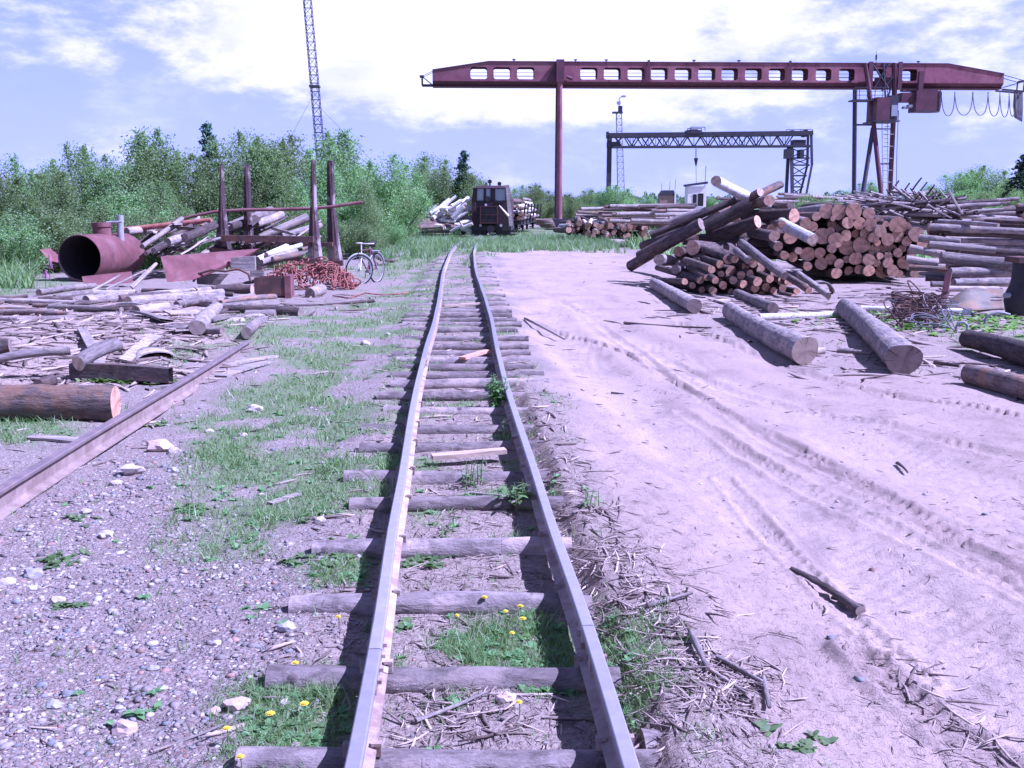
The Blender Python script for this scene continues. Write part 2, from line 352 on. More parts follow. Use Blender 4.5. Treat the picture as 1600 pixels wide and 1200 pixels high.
def cutmat(name, col, dark):
    m, t, p = mat_new(name); co = t.add('ShaderNodeTexCoord').outputs['Object']; oi = t.add('ShaderNodeObjectInfo').outputs['Random']
    yz = t.vmath('MULTIPLY', co, (0, 1, 1)); wv = t.noise(yz, 5, 3, .5)
    rad = t.math('ADD', t.vmath('LENGTH', yz), t.math('MULTIPLY', wv, .02))
    rings = t.math('SINE', t.math('MULTIPLY', rad, 420))
    c = t.mix(t.maprange(rings, -1, 1, .1, .42), col, dark)
    c = t.mix(t.maprange(rad, .02, .06, .45, 0), c, dark)
    n = t.noise(yz, 9, 5, .7); c = t.mix(t.maprange(n, .42, .68, 0, .8), c, tuple(q*.45 for q in dark))
    c = t.mix(t.math('MULTIPLY', oi, .45), c, (.25, .2, .18))
    dn = t.vmath('NORMALIZE', yz); cr = t.noise(dn, 7, 2, .5); c = t.mix(t.math('MULTIPLY', t.maprange(cr, .62, .66), t.maprange(rad, .03, .08)), c, tuple(q*.3 for q in dark))
    saw = t.noise(t.mapping(co, (1, .6, 9), (3, 1, 2)), 14, 3, .6); c = t.mix(t.maprange(saw, .45, .7, 0, .3), c, tuple(q*.6 for q in col))
    t.l.new(c, p.inputs['Base Color']); p.inputs['Roughness'].default_value = .85; p.inputs['Specular IOR Level'].default_value = .1
    t.l.new(t.bump(t.noise(yz, 60, 4, .6), .3, .004), p.inputs['Normal']); return m
M = {}
M['pine'] = bark('pine_bark', (.085, .062, .055), (.20, .16, .145), (.30, .16, .09), .45)
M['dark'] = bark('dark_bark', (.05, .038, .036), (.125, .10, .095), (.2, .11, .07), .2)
M['greyb'] = bark('grey_bark', (.13, .11, .105), (.31, .27, .26), (.40, .33, .27), .5)
M['pale'] = bark('stripped_wood', (.19, .16, .145), (.38, .33, .30), (.46, .37, .30), .5, stretch=.08)
M['birch'] = bark('birch_bark', (.55, .52, .50), (.80, .78, .75), (.45, .42, .4), .5, birch=True)
M['slab'] = bark('slab_wood', (.17, .14, .13), (.38, .34, .31), (.44, .34, .28), .35, stretch=.06, scale=18)
M['tie'] = bark('sleeper_wood', (.12, .10, .095), (.27, .23, .22), (.37, .30, .27), .6, stretch=.4, scale=16)
M['cut'] = cutmat('cut_wood', (.76, .46, .31), (.52, .27, .17))
M['cutp'] = cutmat('pale_cut_wood', (.66, .52, .40), (.5, .36, .26))
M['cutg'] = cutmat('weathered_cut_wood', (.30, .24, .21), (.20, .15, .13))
M['tankshade'] = simple('shaded_tank_inside', (.03, .022, .025), .9, .3, 4)  # near-black colour stands in for the shade inside the tank
M['cutfar'] = simple('distant_cut_wood', (.46, .28, .2), .9, .3, 5, bumps=.2)
M['crane'] = simple('red_oxide_paint', (.27, .10, .13), .7, .22, 1.1, bumps=.15, col2=(.19, .075, .09), c2amt=.8, coord='Object', streak=True)
M['craned'] = simple('dark_red_steel', (.11, .045, .06), .65, .25, 1.5, bumps=.15)
M['steel'] = simple('dark_steel', (.05, .047, .06), .6, .3, 3, bumps=.2)
M['rust'] = simple('rusty_steel', (.17, .07, .075), .85, .3, 3, bumps=.5, col2=(.22, .12, .12), c2amt=.6)
M['rustd'] = simple('dark_rust', (.085, .05, .045), .85, .35, 4, bumps=.5, col2=(.2, .09, .06), c2amt=.5)
M['rusto'] = simple('orange_rust', (.29, .11, .09), .9, .35, 12, bumps=.5, col2=(.2, .07, .045), c2amt=.6)
M['rustbunk'] = simple('sunpatched_bunk_steel', (.065, .042, .05), .8, .4, 2.2, bumps=.4, col2=(.36, .31, .29), c2amt=.7)  # pale patches put the sunlit zones of the stakes into the colour
M['loco'] = simple('loco_paint', (.05, .028, .034), .6, .3, 4, bumps=.2, col2=(.05, .03, .035), c2amt=.7)
M['locod'] = simple('loco_underframe', (.035, .03, .035), .7, .3, 6, bumps=.3)
M['locor'] = simple('loco_red_trim', (.11, .04, .04), .6, .2, 6, bumps=.2)
M['white'] = simple('white_paint', (.72, .70, .67), .6, .1, 6, bumps=.1)
M['grey'] = simple('grey_metal', (.32, .32, .33), .5, .2, 8, bumps=.1, spec=.5)
M['brick'] = simple('weathered_brick', (.36, .24, .20), .9, .15, 5, bumps=.3)
M['black'] = simple('black_rubber', (.02, .02, .022), .7, .2, 8, bumps=.1)
M['cable'] = simple('grey_cable', (.18, .17, .19), .6, .1, 8, bumps=.05)
M['greenpaint'] = simple('faded_green_sheet', (.17, .15, .12), .7, .3, 5, bumps=.3, col2=(.30, .17, .10), c2amt=.6)
M['railtop'] = simple('worn_rail_head', (.24, .225, .25), .42, .12, 14, metal=0, bumps=.12, spec=.6, bscale=120, bd=.001)
M['railweb'] = simple('dusty_rail_web', (.33, .265, .235), .9, .3, 9, bumps=.5, col2=(.20, .12, .10), c2amt=.7)
M['railold'] = simple('rusty_rail_head', (.17, .135, .135), .6, .2, 9, bumps=.2, col2=(.26, .18, .16), c2amt=.5)
M['railweb2'] = simple('brown_rail_web', (.27, .205, .18), .9, .25, 7, bumps=.5, col2=(.17, .12, .10), c2amt=.6)
M['yellow'] = simple('yellow_petals', (.75, .58, .03), .7, .1, 30, bumps=.1)
M['purple'] = simple('purple_petals', (.42, .12, .36), .7, .1, 30, bumps=.1)
M['foam'] = simple('floodlight_grey', (.25, .25, .27), .5, .1, 8)
def glassmat():
    m, t, p = mat_new('cab_glass'); p.inputs['Base Color'].default_value = (.30, .34, .36, 1); p.inputs['Roughness'].default_value = .15
    p.inputs['Specular IOR Level'].default_value = .8; return m
M['glass'] = glassmat()
def leafmat(name, base, var=.35, trans=.35):
    m, t, p = mat_new(name); at = t.add('ShaderNodeAttribute', attribute_name='col').outputs['Color']; oi = t.add('ShaderNodeObjectInfo').outputs['Random']
    c = t.mix(1, at, (*base, 1), 'MULTIPLY')
    hs = t.add('ShaderNodeHueSaturation'); t.set(hs.inputs['Value'], t.math('ADD', .65, t.math('MULTIPLY', oi, .65))); t.set(hs.inputs['Hue'], t.math('ADD', .468, t.math('MULTIPLY', oi, .05))); t.l.new(c, hs.inputs['Color'])
    t.l.new(hs.outputs[0], p.inputs['Base Color']); p.inputs['Roughness'].default_value = .55; p.inputs['Specular IOR Level'].default_value = .35
    tr = t.add('ShaderNodeBsdfTranslucent'); t.l.new(t.mix(1, hs.outputs[0], (1.1, 1.3, .6, 1), 'MULTIPLY'), tr.inputs[0])
    mx = t.add('ShaderNodeMixShader'); mx.inputs[0].default_value = trans; t.l.new(p.outputs[0], mx.inputs[1]); t.l.new(tr.outputs[0], mx.inputs[2])
    t.l.new(mx.outputs[0], t.n['Material Output'].inputs[0]); return m
M['leaf'] = leafmat('willow_leaves', (.19, .31, .15), trans=.45)
M['leafd'] = leafmat('spruce_needles', (.07, .14, .09), trans=.2)
M['grass'] = leafmat('grass_blades', (.15, .26, .11))
M['weed'] = leafmat('weed_leaves', (.14, .26, .10))
def stonemat(name='stones', rough=.9):
    m, t, p = mat_new(name); at = t.add('ShaderNodeAttribute', attribute_name='col').outputs['Color']; co = t.add('ShaderNodeTexCoord').outputs['Object']
    c = t.mix(1, at, t.mix(t.maprange(t.noise(co, 45, 4, .6), .3, .7), (.7, .7, .7), (1.2, 1.2, 1.2)), 'MULTIPLY')
    t.l.new(c, p.inputs['Base Color']); p.inputs['Roughness'].default_value = rough; p.inputs['Specular IOR Level'].default_value = .25
    t.l.new(t.bump(t.noise(co, 90, 4, .6), .3, .003), p.inputs['Normal']); return m
M['stone'] = stonemat(); M['chip'] = stonemat('wood_chips')

def ground_mat():
    m, t, p = mat_new('yard_ground'); co = t.add('ShaderNodeTexCoord').outputs['Object']
    za = t.add('ShaderNodeAttribute', attribute_name='za').outputs['Color']; zb = t.add('ShaderNodeAttribute', attribute_name='zb').outputs['Color']
    zcv = t.add('ShaderNodeAttribute', attribute_name='zc').outputs['Fac']
    s1 = t.add('ShaderNodeSeparateColor'); t.l.new(za, s1.inputs[0]); s2 = t.add('ShaderNodeSeparateColor'); t.l.new(zb, s2.inputs[0])
    road, gr, grav = s1.outputs; mul, lit, rut = s2.outputs
    nA = t.noise(co, .8, 6, .6); nB = t.noise(co, 6, 6, .65); nC = t.noise(co, 35, 5, .7); nD = t.noise(co, 140, 4, .7)
    dirt = t.mix(t.maprange(nB, .3, .7), (.20, .165, .145), (.35, .295, .265))
    dirt = t.mix(t.maprange(nC, .5, .72, 0, .7), dirt, (.42, .37, .34))
    dirt = t.mix(t.maprange(nD, .35, .28, 0, .7), dirt, (.10, .08, .07))
    sand = t.mix(t.maprange(nA, .3, .7), (.33, .252, .215), (.41, .32, .275))
    sand = t.mix(t.maprange(nB, .46, .72, 0, .55), sand, (.36, .30, .26))
    sand = t.mix(t.maprange(nC, .58, .72, 0, .55), sand, (.26, .21, .18))
    sand = t.mix(t.maprange(nD, .60, .70, 0, .65), sand, (.17, .13, .12)); sand = t.mix(t.maprange(nD, .36, .28, 0, .7), sand, (.58, .51, .45))
    sand = t.mix(t.math('MULTIPLY', zcv, .75), sand, t.mix(t.maprange(nB, .3, .7), (.38, .30, .26), (.45, .36, .315)))
    nM = t.noise(t.mapping(co, (1, .6, 1), (7, 2, 0)), 1.7, 7, .65); sand = t.mix(t.maprange(nM, .50, .66, 0, .55, True), sand, (.25, .195, .175))
    # trampled wood litter: short dark fibres
    fib = t.noise(t.mapping(co, (1, .22, 1)), 60, 4, .6, 1.5); fib2 = t.noise(t.mapping(co, (.22, 1, 1)), 55, 4, .6, 1.5)
    fibm = t.maprange(t.math('MAXIMUM', fib, fib2), .60, .68)
    fibp = t.maprange(t.math('MAXIMUM', t.noise(t.mapping(co, (1, .2, 1), (4, 2, 1)), 42, 4, .6, 1.2), t.noise(t.mapping(co, (.2, 1, 1), (1, 7, 3)), 42, 4, .6, 1.2)), .62, .69)
    sand = t.mix(t.math('MULTIPLY', fibm, t.math('MULTIPLY', t.maprange(nB, .42, .62, .25, .85), t.math('SUBTRACT', 1, t.math('MULTIPLY', zcv, .8)))), sand, (.19, .15, .13))
    litc = t.mix(fibm, t.mix(t.maprange(nC, .35, .65), (.22, .175, .15), (.37, .305, .26)), (.10, .075, .065))
    litc = t.mix(t.math('MULTIPLY', fibp, .8), litc, (.50, .43, .37))
    mulc = t.mix(fibm, t.mix(t.maprange(nB, .35, .65), (.28, .21, .175), (.42, .34, .29)), (.13, .09, .08)); mulc = t.mix(t.math('MULTIPLY', fibp, .7), mulc, (.52, .44, .37))
    # gravel: cells of grey and brown pebbles
    vo = t.add('ShaderNodeTexVoronoi'); t.l.new(co, vo.inputs['Vector']); vo.inputs['Scale'].default_value = 42; vo.inputs['Randomness'].default_value = 1
    vo2 = t.add('ShaderNodeTexVoronoi'); t.l.new(co, vo2.inputs['Vector']); vo2.inputs['Scale'].default_value = 110
    sc1 = t.add('ShaderNodeSeparateColor'); t.l.new(vo.outputs['Color'], sc1.inputs[0])
    pc = t.mix(t.maprange(sc1.outputs[0], 0, 1), (.14, .125, .13), (.38, .33, .30)); pc = t.mix(t.maprange(sc1.outputs[1], .86, .9), pc, (.58, .55, .52))
    pc = t.mix(t.maprange(sc1.outputs[2], .85, .9), pc, (.30, .19, .15))
    sc2 = t.add('ShaderNodeSeparateColor'); t.l.new(vo2.outputs['Color'], sc2.inputs[0])
    fine = t.mix(sc2.outputs[0], (.15, .118, .108), (.36, .295, .265))
    peb = t.maprange(vo.outputs['Distance'], .34, .46, 1, 0)
    pebm = t.math('MULTIPLY', peb, t.maprange(sc1.outputs[1], .3, .35))
    gravc = t.mix(pebm, fine, pc); gravc = t.mix(t.maprange(nC, .40, .30, 0, .7), gravc, (.10, .085, .085))
    c = t.mix(t.maprange(nA, .3, .7, .35, .75), dirt, gravc)
    c = t.mix(grav, c, gravc)
    c = t.mix(mul, c, mulc); c = t.mix(lit, c, litc); c = t.mix(road, c, sand)
    grc = t.mix(t.maprange(nC, .35, .65), (.10, .15, .07), (.19, .26, .12)); grc = t.mix(t.maprange(nB, .55, .75, 0, .8), grc, (.24, .2, .15))
    c = t.mix(t.math('MULTIPLY', gr, .85), c, grc)
    c = t.mix(t.math('MULTIPLY', rut, .5), c, (.26, .20, .18))
    t.l.new(c, p.inputs['Base Color']); p.inputs['Roughness'].default_value = .95; p.inputs['Specular IOR Level'].default_value = .1
    hh = t.math('ADD', t.math('MULTIPLY', nC, .7), t.math('MULTIPLY', nD, .35))
    hh = t.math('ADD', hh, t.math('MULTIPLY', pebm, t.math('MULTIPLY', t.math('SUBTRACT', 1, road), .5)))
    hh = t.math('ADD', hh, t.math('MULTIPLY', fibm, t.math('MULTIPLY', -.25, t.math('ADD', road, lit))))
    b = t.bump(hh, .8, .02); t.l.new(b, p.inputs['Normal']); return m
M['ground'] = ground_mat()

# ------------------------------------------------------------------ the ground sheet
def build_ground():
    rs = [0.25, .8]; r = 1.15
    while r < 70:
        rs.append(r); r += min(max(1.35*r*r/(F*.64*CH), .006), .45)
    while r < 6000: rs.append(r); r *= 1.16
    rs = np.array(rs)
    fine = np.radians(np.arange(-31, 31.001, .0775)); fa = fine
    coarse = np.radians(np.arange(36, 325, 6)); ang = np.concatenate([fa, coarse])      # clockwise from +Y
    A, RR = np.meshgrid(ang, rs); X = RR*np.sin(A); Y = RR*np.cos(A)
    na, nr = len(ang), len(rs); x = X.ravel(); y = Y.ravel()
    z = H(x, y)*sstep(3000, 300, np.hypot(x, y))
    V = np.stack([x, y, z], 1)
    i = np.arange(nr-1)[:, None]*na; j = np.arange(na)[None, :]; j2 = (j+1) % na
    Fq = np.stack([i+j, i+na+j, i+na+j2, i+j2], -1).reshape(-1, 4)[:, ::-1]
    V = np.vstack([V, [[0, 0, 0]]])
    road, yard, gr, grav, mul, lit = zones(x, y)
    rut = np.zeros_like(x)
    for k in (0, 1, 2):
        d, s = polydist(x, y, RUTW[k][0]); rut = np.maximum(rut, sstep(.16, .05, d+(vn(x, y, .2, 5)-.5)*.12))
    rd = np.clip(road+yard*.45, 0, 1)
    comp = np.zeros_like(x)
    for k, ww in ((3, .34), (4, .40)):
        for off in (0,):
            d, s_ = polydist(x, y, RUTW[k][0]); comp = np.maximum(comp, sstep(ww*1.15, ww*.6, d+(fbm(x, y, .8, 3, 81)-.5)*.35))
    d, s_ = polydist(x, y, gp([(830, 430), (960, 500), (1120, 640), (1300, 780), (1600, 980)])); comp = np.maximum(comp, .7*sstep(.4, .1, d))
    comp = np.maximum(comp, sstep(9, 14, np.hypot(x, y))*.25*road)
    za = np.stack([rd, gr, grav], 1); zb = np.stack([mul, lit*(1-road*.2), rut], 1)
    za = np.vstack([za, [[0, 0, 1]]]); zb = np.vstack([zb, [[0, 0, 0]]]); zcc = np.append(comp, 0)[:, None]*np.ones((1, 3))
    o = npmesh('ground', V, Fq, M['ground'], smooth=True, extra={'za': za, 'zb': zb, 'zc': zcc})
    tag(o, 'log yard ground of gravel, grass, wood litter and a rutted sandy road', 'ground', kind='structure')
build_ground()

# ------------------------------------------------------------------ scattered stuff
def sample_px(n, x0, x1, y0, y1):
    px = RNG.uniform(x0, x1, n); py = RNG.uniform(y0, y1, n)
    dx = (px-800)/F; dy = (600-py)/F; ty = math.cos(TH)+dy*math.sin(TH); tz = -math.sin(TH)+dy*math.cos(TH); t = -CH/tz
    return dx*t, ty*t
def ico():
    bm = bmesh.new(); bmesh.ops.create_icosphere(bm, subdivisions=1, radius=1); v = np.array([q.co[:] for q in bm.verts]); f = np.array([[a.index for a in q.verts] for q in bm.faces]); bm.free(); return v, f
IV, IF = ico()
def rotz(a): c, s = np.cos(a), np.sin(a); z = np.zeros_like(a); o = np.ones_like(a); return np.stack([np.stack([c, -s, z], -1), np.stack([s, c, z], -1), np.stack([z, z, o], -1)], -2)
def randrot(n):
    q = RNG.normal(size=(n, 4)); q /= np.linalg.norm(q, axis=1)[:, None]; w_, x, y, z = q.T
    return np.stack([np.stack([1-2*(y*y+z*z), 2*(x*y-z*w_), 2*(x*z+y*w_)], -1), np.stack([2*(x*y+z*w_), 1-2*(x*x+z*z), 2*(y*z-x*w_)], -1), np.stack([2*(x*z-y*w_), 2*(y*z+x*w_), 1-2*(x*x+y*y)], -1)], -2)
def stones(name, x, y, size, col, label, flat=.55, jag=.34):
    n = len(x); nv = len(IV)
    V = IV[None]*(1+RNG.uniform(-jag, jag, (n, nv, 1)))
    V = V*np.stack([RNG.uniform(.7, 1.3, n), RNG.uniform(.6, 1.1, n), RNG.uniform(flat*.6, flat*1.2, n)], 1)[:, None, :]
    V = np.einsum('nij,nkj->nki', rotz(RNG.uniform(0, 6.3, n)), V)
    V = V*size[:, None, None]; zz_ = H(x, y, False)+size*flat*.05
    V = V+np.stack([x, y, zz_], 1)[:, None, :]
    Fs = IF[None]+(np.arange(n)*nv)[:, None, None]
    o = npmesh(name, V.reshape(-1, 3), Fs.reshape(-1, 3), M['stone'], 'col', np.repeat(col, nv, 0))
    return tag(o, label, 'gravel', kind='stuff')
def stonecol(n):
    t = RNG.uniform(0, 1, n); base = np.stack([.17+.28*t, .15+.25*t, .145+.235*t], 1)
    k = RNG.uniform(0, 1, n); base[k > .95] = [.52, .48, .45]; base[(k > .80) & (k < .86)] = [.34, .22, .18]; base[(k > .7) & (k < .8)] = [.22, .23, .25]
    return base*RNG.uniform(.85, 1.15, (n, 1))
def scatter_stones():
    x, y = sample_px(52000, -80, 1650, 470, 1260)
    road, yard, gr, grav, mul, lit = zones(x, y); r = np.hypot(x, y)
    dt = np.abs(x-xc(y))
    left = x < xc(y)
    pr = np.where(left, .12+.8*grav+.1*mul, 0)+np.where((~left) & (road < .5), .06, 0)+road*.012
    pr = pr*(1-.55*gr); pr[(dt < .5)] *= .35; pr[np.abs(dt-.405) < .09] = 0
    k = RNG.uniform(0, 1, len(x)) < pr; x, y, r = x[k], y[k], r[k]
    sz = np.exp(RNG.normal(math.log(.0046), .62, len(x)))*np.clip(r/3.2, .8, 2.3); sz = np.clip(sz, .0022, .026); kk = RNG.uniform(0, 1, len(x)) < .25+1.5*(fbm(x, y, .5, 3, 87)-.2); x, y, r, sz = x[kk], y[kk], r[kk], sz[kk]
    stones('gravel_stones', x, y, sz, stonecol(len(x))*.86, 'loose gravel stones scattered left of the track')
scatter_stones()

def quadstuff(name, P, D, U, L, Wd, col, mat, bend=None, seg=2, label='', cat='grass', taper=True):
    """bent tapering blades: P root, D direction, U width direction, L length, Wd width"""
    n = len(P); vs_ = []
    for i in range(seg+1):
        t = i/seg; wv = Wd*(1-t*.92 if taper else np.sin(math.pi*np.clip(.08+t*.9, 0, 1)))
        c = P+D*(L*t)[:, None]+(bend*(t*t*L)[:, None] if bend is not None else 0)
        vs_.append(c-U*wv[:, None]*.5); vs_.append(c+U*wv[:, None]*.5)
    V = np.stack(vs_, 1).reshape(-1, 3); k = 2*(seg+1); b = (np.arange(n)*k)[:, None]
    Fq = np.concatenate([b+np.array([[2*i, 2*i+1, 2*i+3, 2*i+2]]) for i in range(seg)], 0)
    o = npmesh(name, V, Fq, mat, 'col', np.repeat(col, k, 0)); return tag(o, label, cat, kind='stuff')
def blades(name, x, y, hgt, wid, label, spread=.55, mat='grass', seg=2, tint=(1, 1, 1)):
    n = len(x); a = RNG.uniform(0, 6.283, n); tl = RNG.uniform(0, spread, n)
    D = np.stack([np.sin(tl)*np.cos(a), np.sin(tl)*np.sin(a), np.cos(tl)], 1)
    b = RNG.uniform(0, 6.283, n); U = np.stack([np.cos(b), np.sin(b), np.zeros(n)], 1)
    be = np.stack([np.cos(a), np.sin(a), -.6*np.ones(n)], 1)*RNG.uniform(.1, .6, (n, 1))
    P = np.stack([x, y, H(x, y, False)-.005], 1)
    t = RNG.uniform(0, 1, (n, 1)); col = np.array([[.75, .85, .8]])*(1-t)+np.array([[1.55, 1.35, 1.2]])*t
    dry = RNG.uniform(0, 1, n) > .9; col[dry] = [2.6, 1.7, 2.8]
    return quadstuff(name, P, D, U, hgt, wid, col*np.array(tint), M[mat], be, seg, label)
def scatter_grass():
    # clumped short grass
    x, y = sample_px(38000, -120, 1720, 372, 1260)
    road, yard, gr, grav, mul, lit = zones(x, y); r = np.hypot(x, y)
    k = RNG.uniform(0, 1, len(x)) < gr*.9+.012*(1-road)
    k &= np.abs(np.abs(x-xc(y))-.405) > .05
    k &= r < 50
    cx, cy, r = x[k], y[k], r[k]; m = 9
    x = np.repeat(cx, m)+RNG.normal(0, 1, len(cx)*m)*np.repeat(np.clip(r*.006, .012, .09), m); y = np.repeat(cy, m)+RNG.normal(0, 1, len(cx)*m)*np.repeat(np.clip(r*.012, .012, .3), m)
    rr = np.repeat(r, m); n = len(x)
    k = np.abs(np.abs(x-xc(y))-.405) > .04; x, y, rr = x[k], y[k], rr[k]; n = len(x)
    hv = np.where(rr > 30, RNG.uniform(.08, .3, n), RNG.uniform(.018, .065, n)*(1+.8*(fbm(x, y, .4, 2, 91) > .55)))
    blades('short_grass', x, y, hv, np.clip(.0016*rr**.8, .003, .03), 'short green grass growing between the two tracks')
    # tall grass by the locomotive
    x = RNG.uniform(-14, 13, 22000); y = RNG.uniform(35, 60, 22000)
    X2 = x+(fbm(x, y, 2, 2, 3)-.5)*2; Y2 = y+(fbm(x, y, 2.5, 3, 6)-.5)*9
    msk = pmask(X2, Y2, Z_grass2, .8)*(fbm(x, y, 1.3, 2, 14) > .34); dt = np.abs(x-xc(y))
    k = (RNG.uniform(0, 1, len(x)) < msk) & ((dt > .5) | (y > 43))
    x, y = x[k], y[k]; n = len(x)
    blades('tall_grass', np.repeat(x, 4)+RNG.normal(0, .05, n*4), np.repeat(y, 4)+RNG.normal(0, .05, n*4), RNG.uniform(.2, .62, n*4)*np.repeat((.3+fbm(x, y, 3, 2, 15))*np.where(dt[k] < 1.6, np.where(y < 53, .85, .45), 1.0), 4), RNG.uniform(.02, .045, n*4), 'tall rough grass growing in front of the locomotive', .35, tint=(1.0, .95, 1.15))
    # weeds at the far left and beneath the trees
    x = RNG.uniform(-24, -6, 9000); y = RNG.uniform(23, 40, 9000)
    k = (x < -.455*y) | ((y > 30) & (x < -.2*y+1)); x, y = x[k], y[k]; n = len(x)
    blades('undergrowth', np.repeat(x, 4)+RNG.normal(0, .08, n*4), np.repeat(y, 4)+RNG.normal(0, .08, n*4), RNG.uniform(.2, .75, n*4), RNG.uniform(.02, .05, n*4), 'rough undergrowth at the foot of the left tree row', .45)
    # far right weeds behind the stacks
    x = RNG.uniform(5, 40, 14000); y = RNG.uniform(32, 60, 14000); k = fbm(x, y, 4, 2, 8) > .45; x, y = x[k], y[k]
    blades('far_weeds', x, y, RNG.uniform(.3, 1.0, len(x)), RNG.uniform(.05, .1, len(x)), 'rough weeds growing behind the log stacks', .4)
scatter_grass()

def leafy(name, x, y, size, label, per=7, mat='weed', tint=(1, 1, 1)):      # low rosettes of broad leaves
    n = len(x)*per; X = np.repeat(x, per); Y = np.repeat(y, per); Sz = np.repeat(size, per)
    a = RNG.uniform(0, 6.283, n); tl = RNG.uniform(.7, 1.4, n)
    D = np.stack([np.sin(tl)*np.cos(a), np.sin(tl)*np.sin(a), np.cos(tl)], 1); U = np.stack([-np.sin(a), np.cos(a), np.zeros(n)], 1)
    P = np.stack([X, Y, np.repeat(H(x, y, False), per)+.004], 1); be = np.stack([np.zeros(n), np.zeros(n), -RNG.uniform(.2, .6, n)], 1)
    t = RNG.uniform(0, 1, (n, 1)); col = (np.array([[.75, .8, .8]])*(1-t)+np.array([[1.35, 1.25, 1.3]])*t)*np.array(tint)
    return quadstuff(name, P, D, U, Sz*RNG.uniform(.6, 1.2, n), Sz*.5, col, M[mat], be, 3, label, 'weeds', False)
def scatter_weeds():
    x, y = sample_px(2600, -80, 1000, 560, 1260); road, yard, gr, grav, mul, lit = zones(x, y)
    dt = np.abs(x-xc(y)); k = (RNG.uniform(0, 1, len(x)) < gr*.75+.05*(fbm(x, y, .5, 2, 19) > .5)) & (np.abs(dt-.405) > .07) & (road < .5); x, y = x[k], y[k]
    leafy('broadleaf_weeds', x, y, RNG.uniform(.025, .06, len(x)), 'low broad leaved weeds scattered through the grass and gravel')
    pts = [(110, 945), (430, 1100), (470, 1120), (440, 1085), (455, 1140), (420, 1160), (480, 1160), (500, 1110), (300, 800), (290, 795), (120, 810), (110, 870), (80, 870), (230, 655), (245, 660), (540, 860), (525, 880), (505, 820), (520, 900), (470, 885), (620, 990), (640, 880), (650, 890), (665, 880), (1250, 1195)]
    xs = []; ys = []
    for a, b in pts:
        g = G(a, b)
        for _ in range(7): xs.append(g.x+random.gauss(0, .05)); ys.append(g.y+random.gauss(0, .05))
    leafy('weed_clumps', np.array(xs), np.array(ys), RNG.uniform(.03, .065, len(xs)), 'clumps of broad green weed leaves beside the gravel and rail')
    c = G(1490, 500)
    xs = RNG.normal(0, 1, 300)*1.3+G(1540, 505).x; ys = RNG.normal(0, 1, 300)*.9+G(1540, 505).y
    leafy('bright_weeds', xs, ys, RNG.uniform(.07, .16, 300), 'bright green weeds beside the wire tangle on the right', 8, tint=(1.3, 1.35, .8))
    g = G(200, 592); xs = np.concatenate([G(a, 601).x+RNG.normal(0, .06, 10) for a in range(150, 260, 8)]); ys = np.concatenate([G(a, 602).y+RNG.normal(0, .04, 10) for a in range(150, 260, 8)])
    leafy('plank_weeds', xs, ys, RNG.uniform(.05, .1, len(xs)), 'bright weeds growing along the dark beam', 6, tint=(1.2, 1.3, .9))
scatter_weeds()

def shards(name, x, y, L, r, col, label, lift=.25, curve=.10, cat='wood chips', zoff=.004):
    """four-sided bent tapering splinters"""
    n = len(x); a = RNG.uniform(0, 6.283, n); el = RNG.uniform(-.05, lift, n); D = np.stack([np.cos(a)*np.cos(el), np.sin(a)*np.cos(el), np.sin(el)], 1)
    U = np.stack([-np.sin(a), np.cos(a), np.zeros(n)], 1); Wv = np.cross(D, U); cv = RNG.uniform(-curve, curve, n)
    fl = RNG.uniform(.3, 1, n); P = np.stack([x, y, H(x, y, False)+zoff+r*.3], 1); vs_ = []
    tt = [0, .33, .7, 1]; pr = [.55, 1, .85, .25]
    for t, q in zip(tt, pr):
        c = P+D*(L*(t-.5))[:, None]+U*(cv*L*(t*(1-t)*4-.5))[:, None]
        for s1, s2 in ((1, 0), (0, 1), (-1, 0), (0, -1)): vs_.append(c+U*(s1*r*q)[:, None]+Wv*(s2*r*q*fl)[:, None])
    V = np.stack(vs_, 1).reshape(-1, 3); b = (np.arange(n)*16)[:, None]; fs = []
    for i in range(3):
        for k in range(4): fs.append(b+np.array([[4*i+k, 4*i+(k+1) % 4, 4*i+4+(k+1) % 4, 4*i+4+k]]))
    fs.append(b+np.array([[3, 2, 1, 0]])); fs.append(b+np.array([[12, 13, 14, 15]]))
    o = npmesh(name, V, np.concatenate(fs, 0), M['chip'], 'col', np.repeat(col, 16, 0)); return tag(o, label, cat, kind='stuff')
def chipcol(n):
    t = RNG.uniform(0, 1, (n, 1))**1.25; c = np.array([[.11, .08, .07]])*(1-t)+np.array([[.47, .385, .33]])*t; return c*RNG.uniform(.8, 1.15, (n, 1))
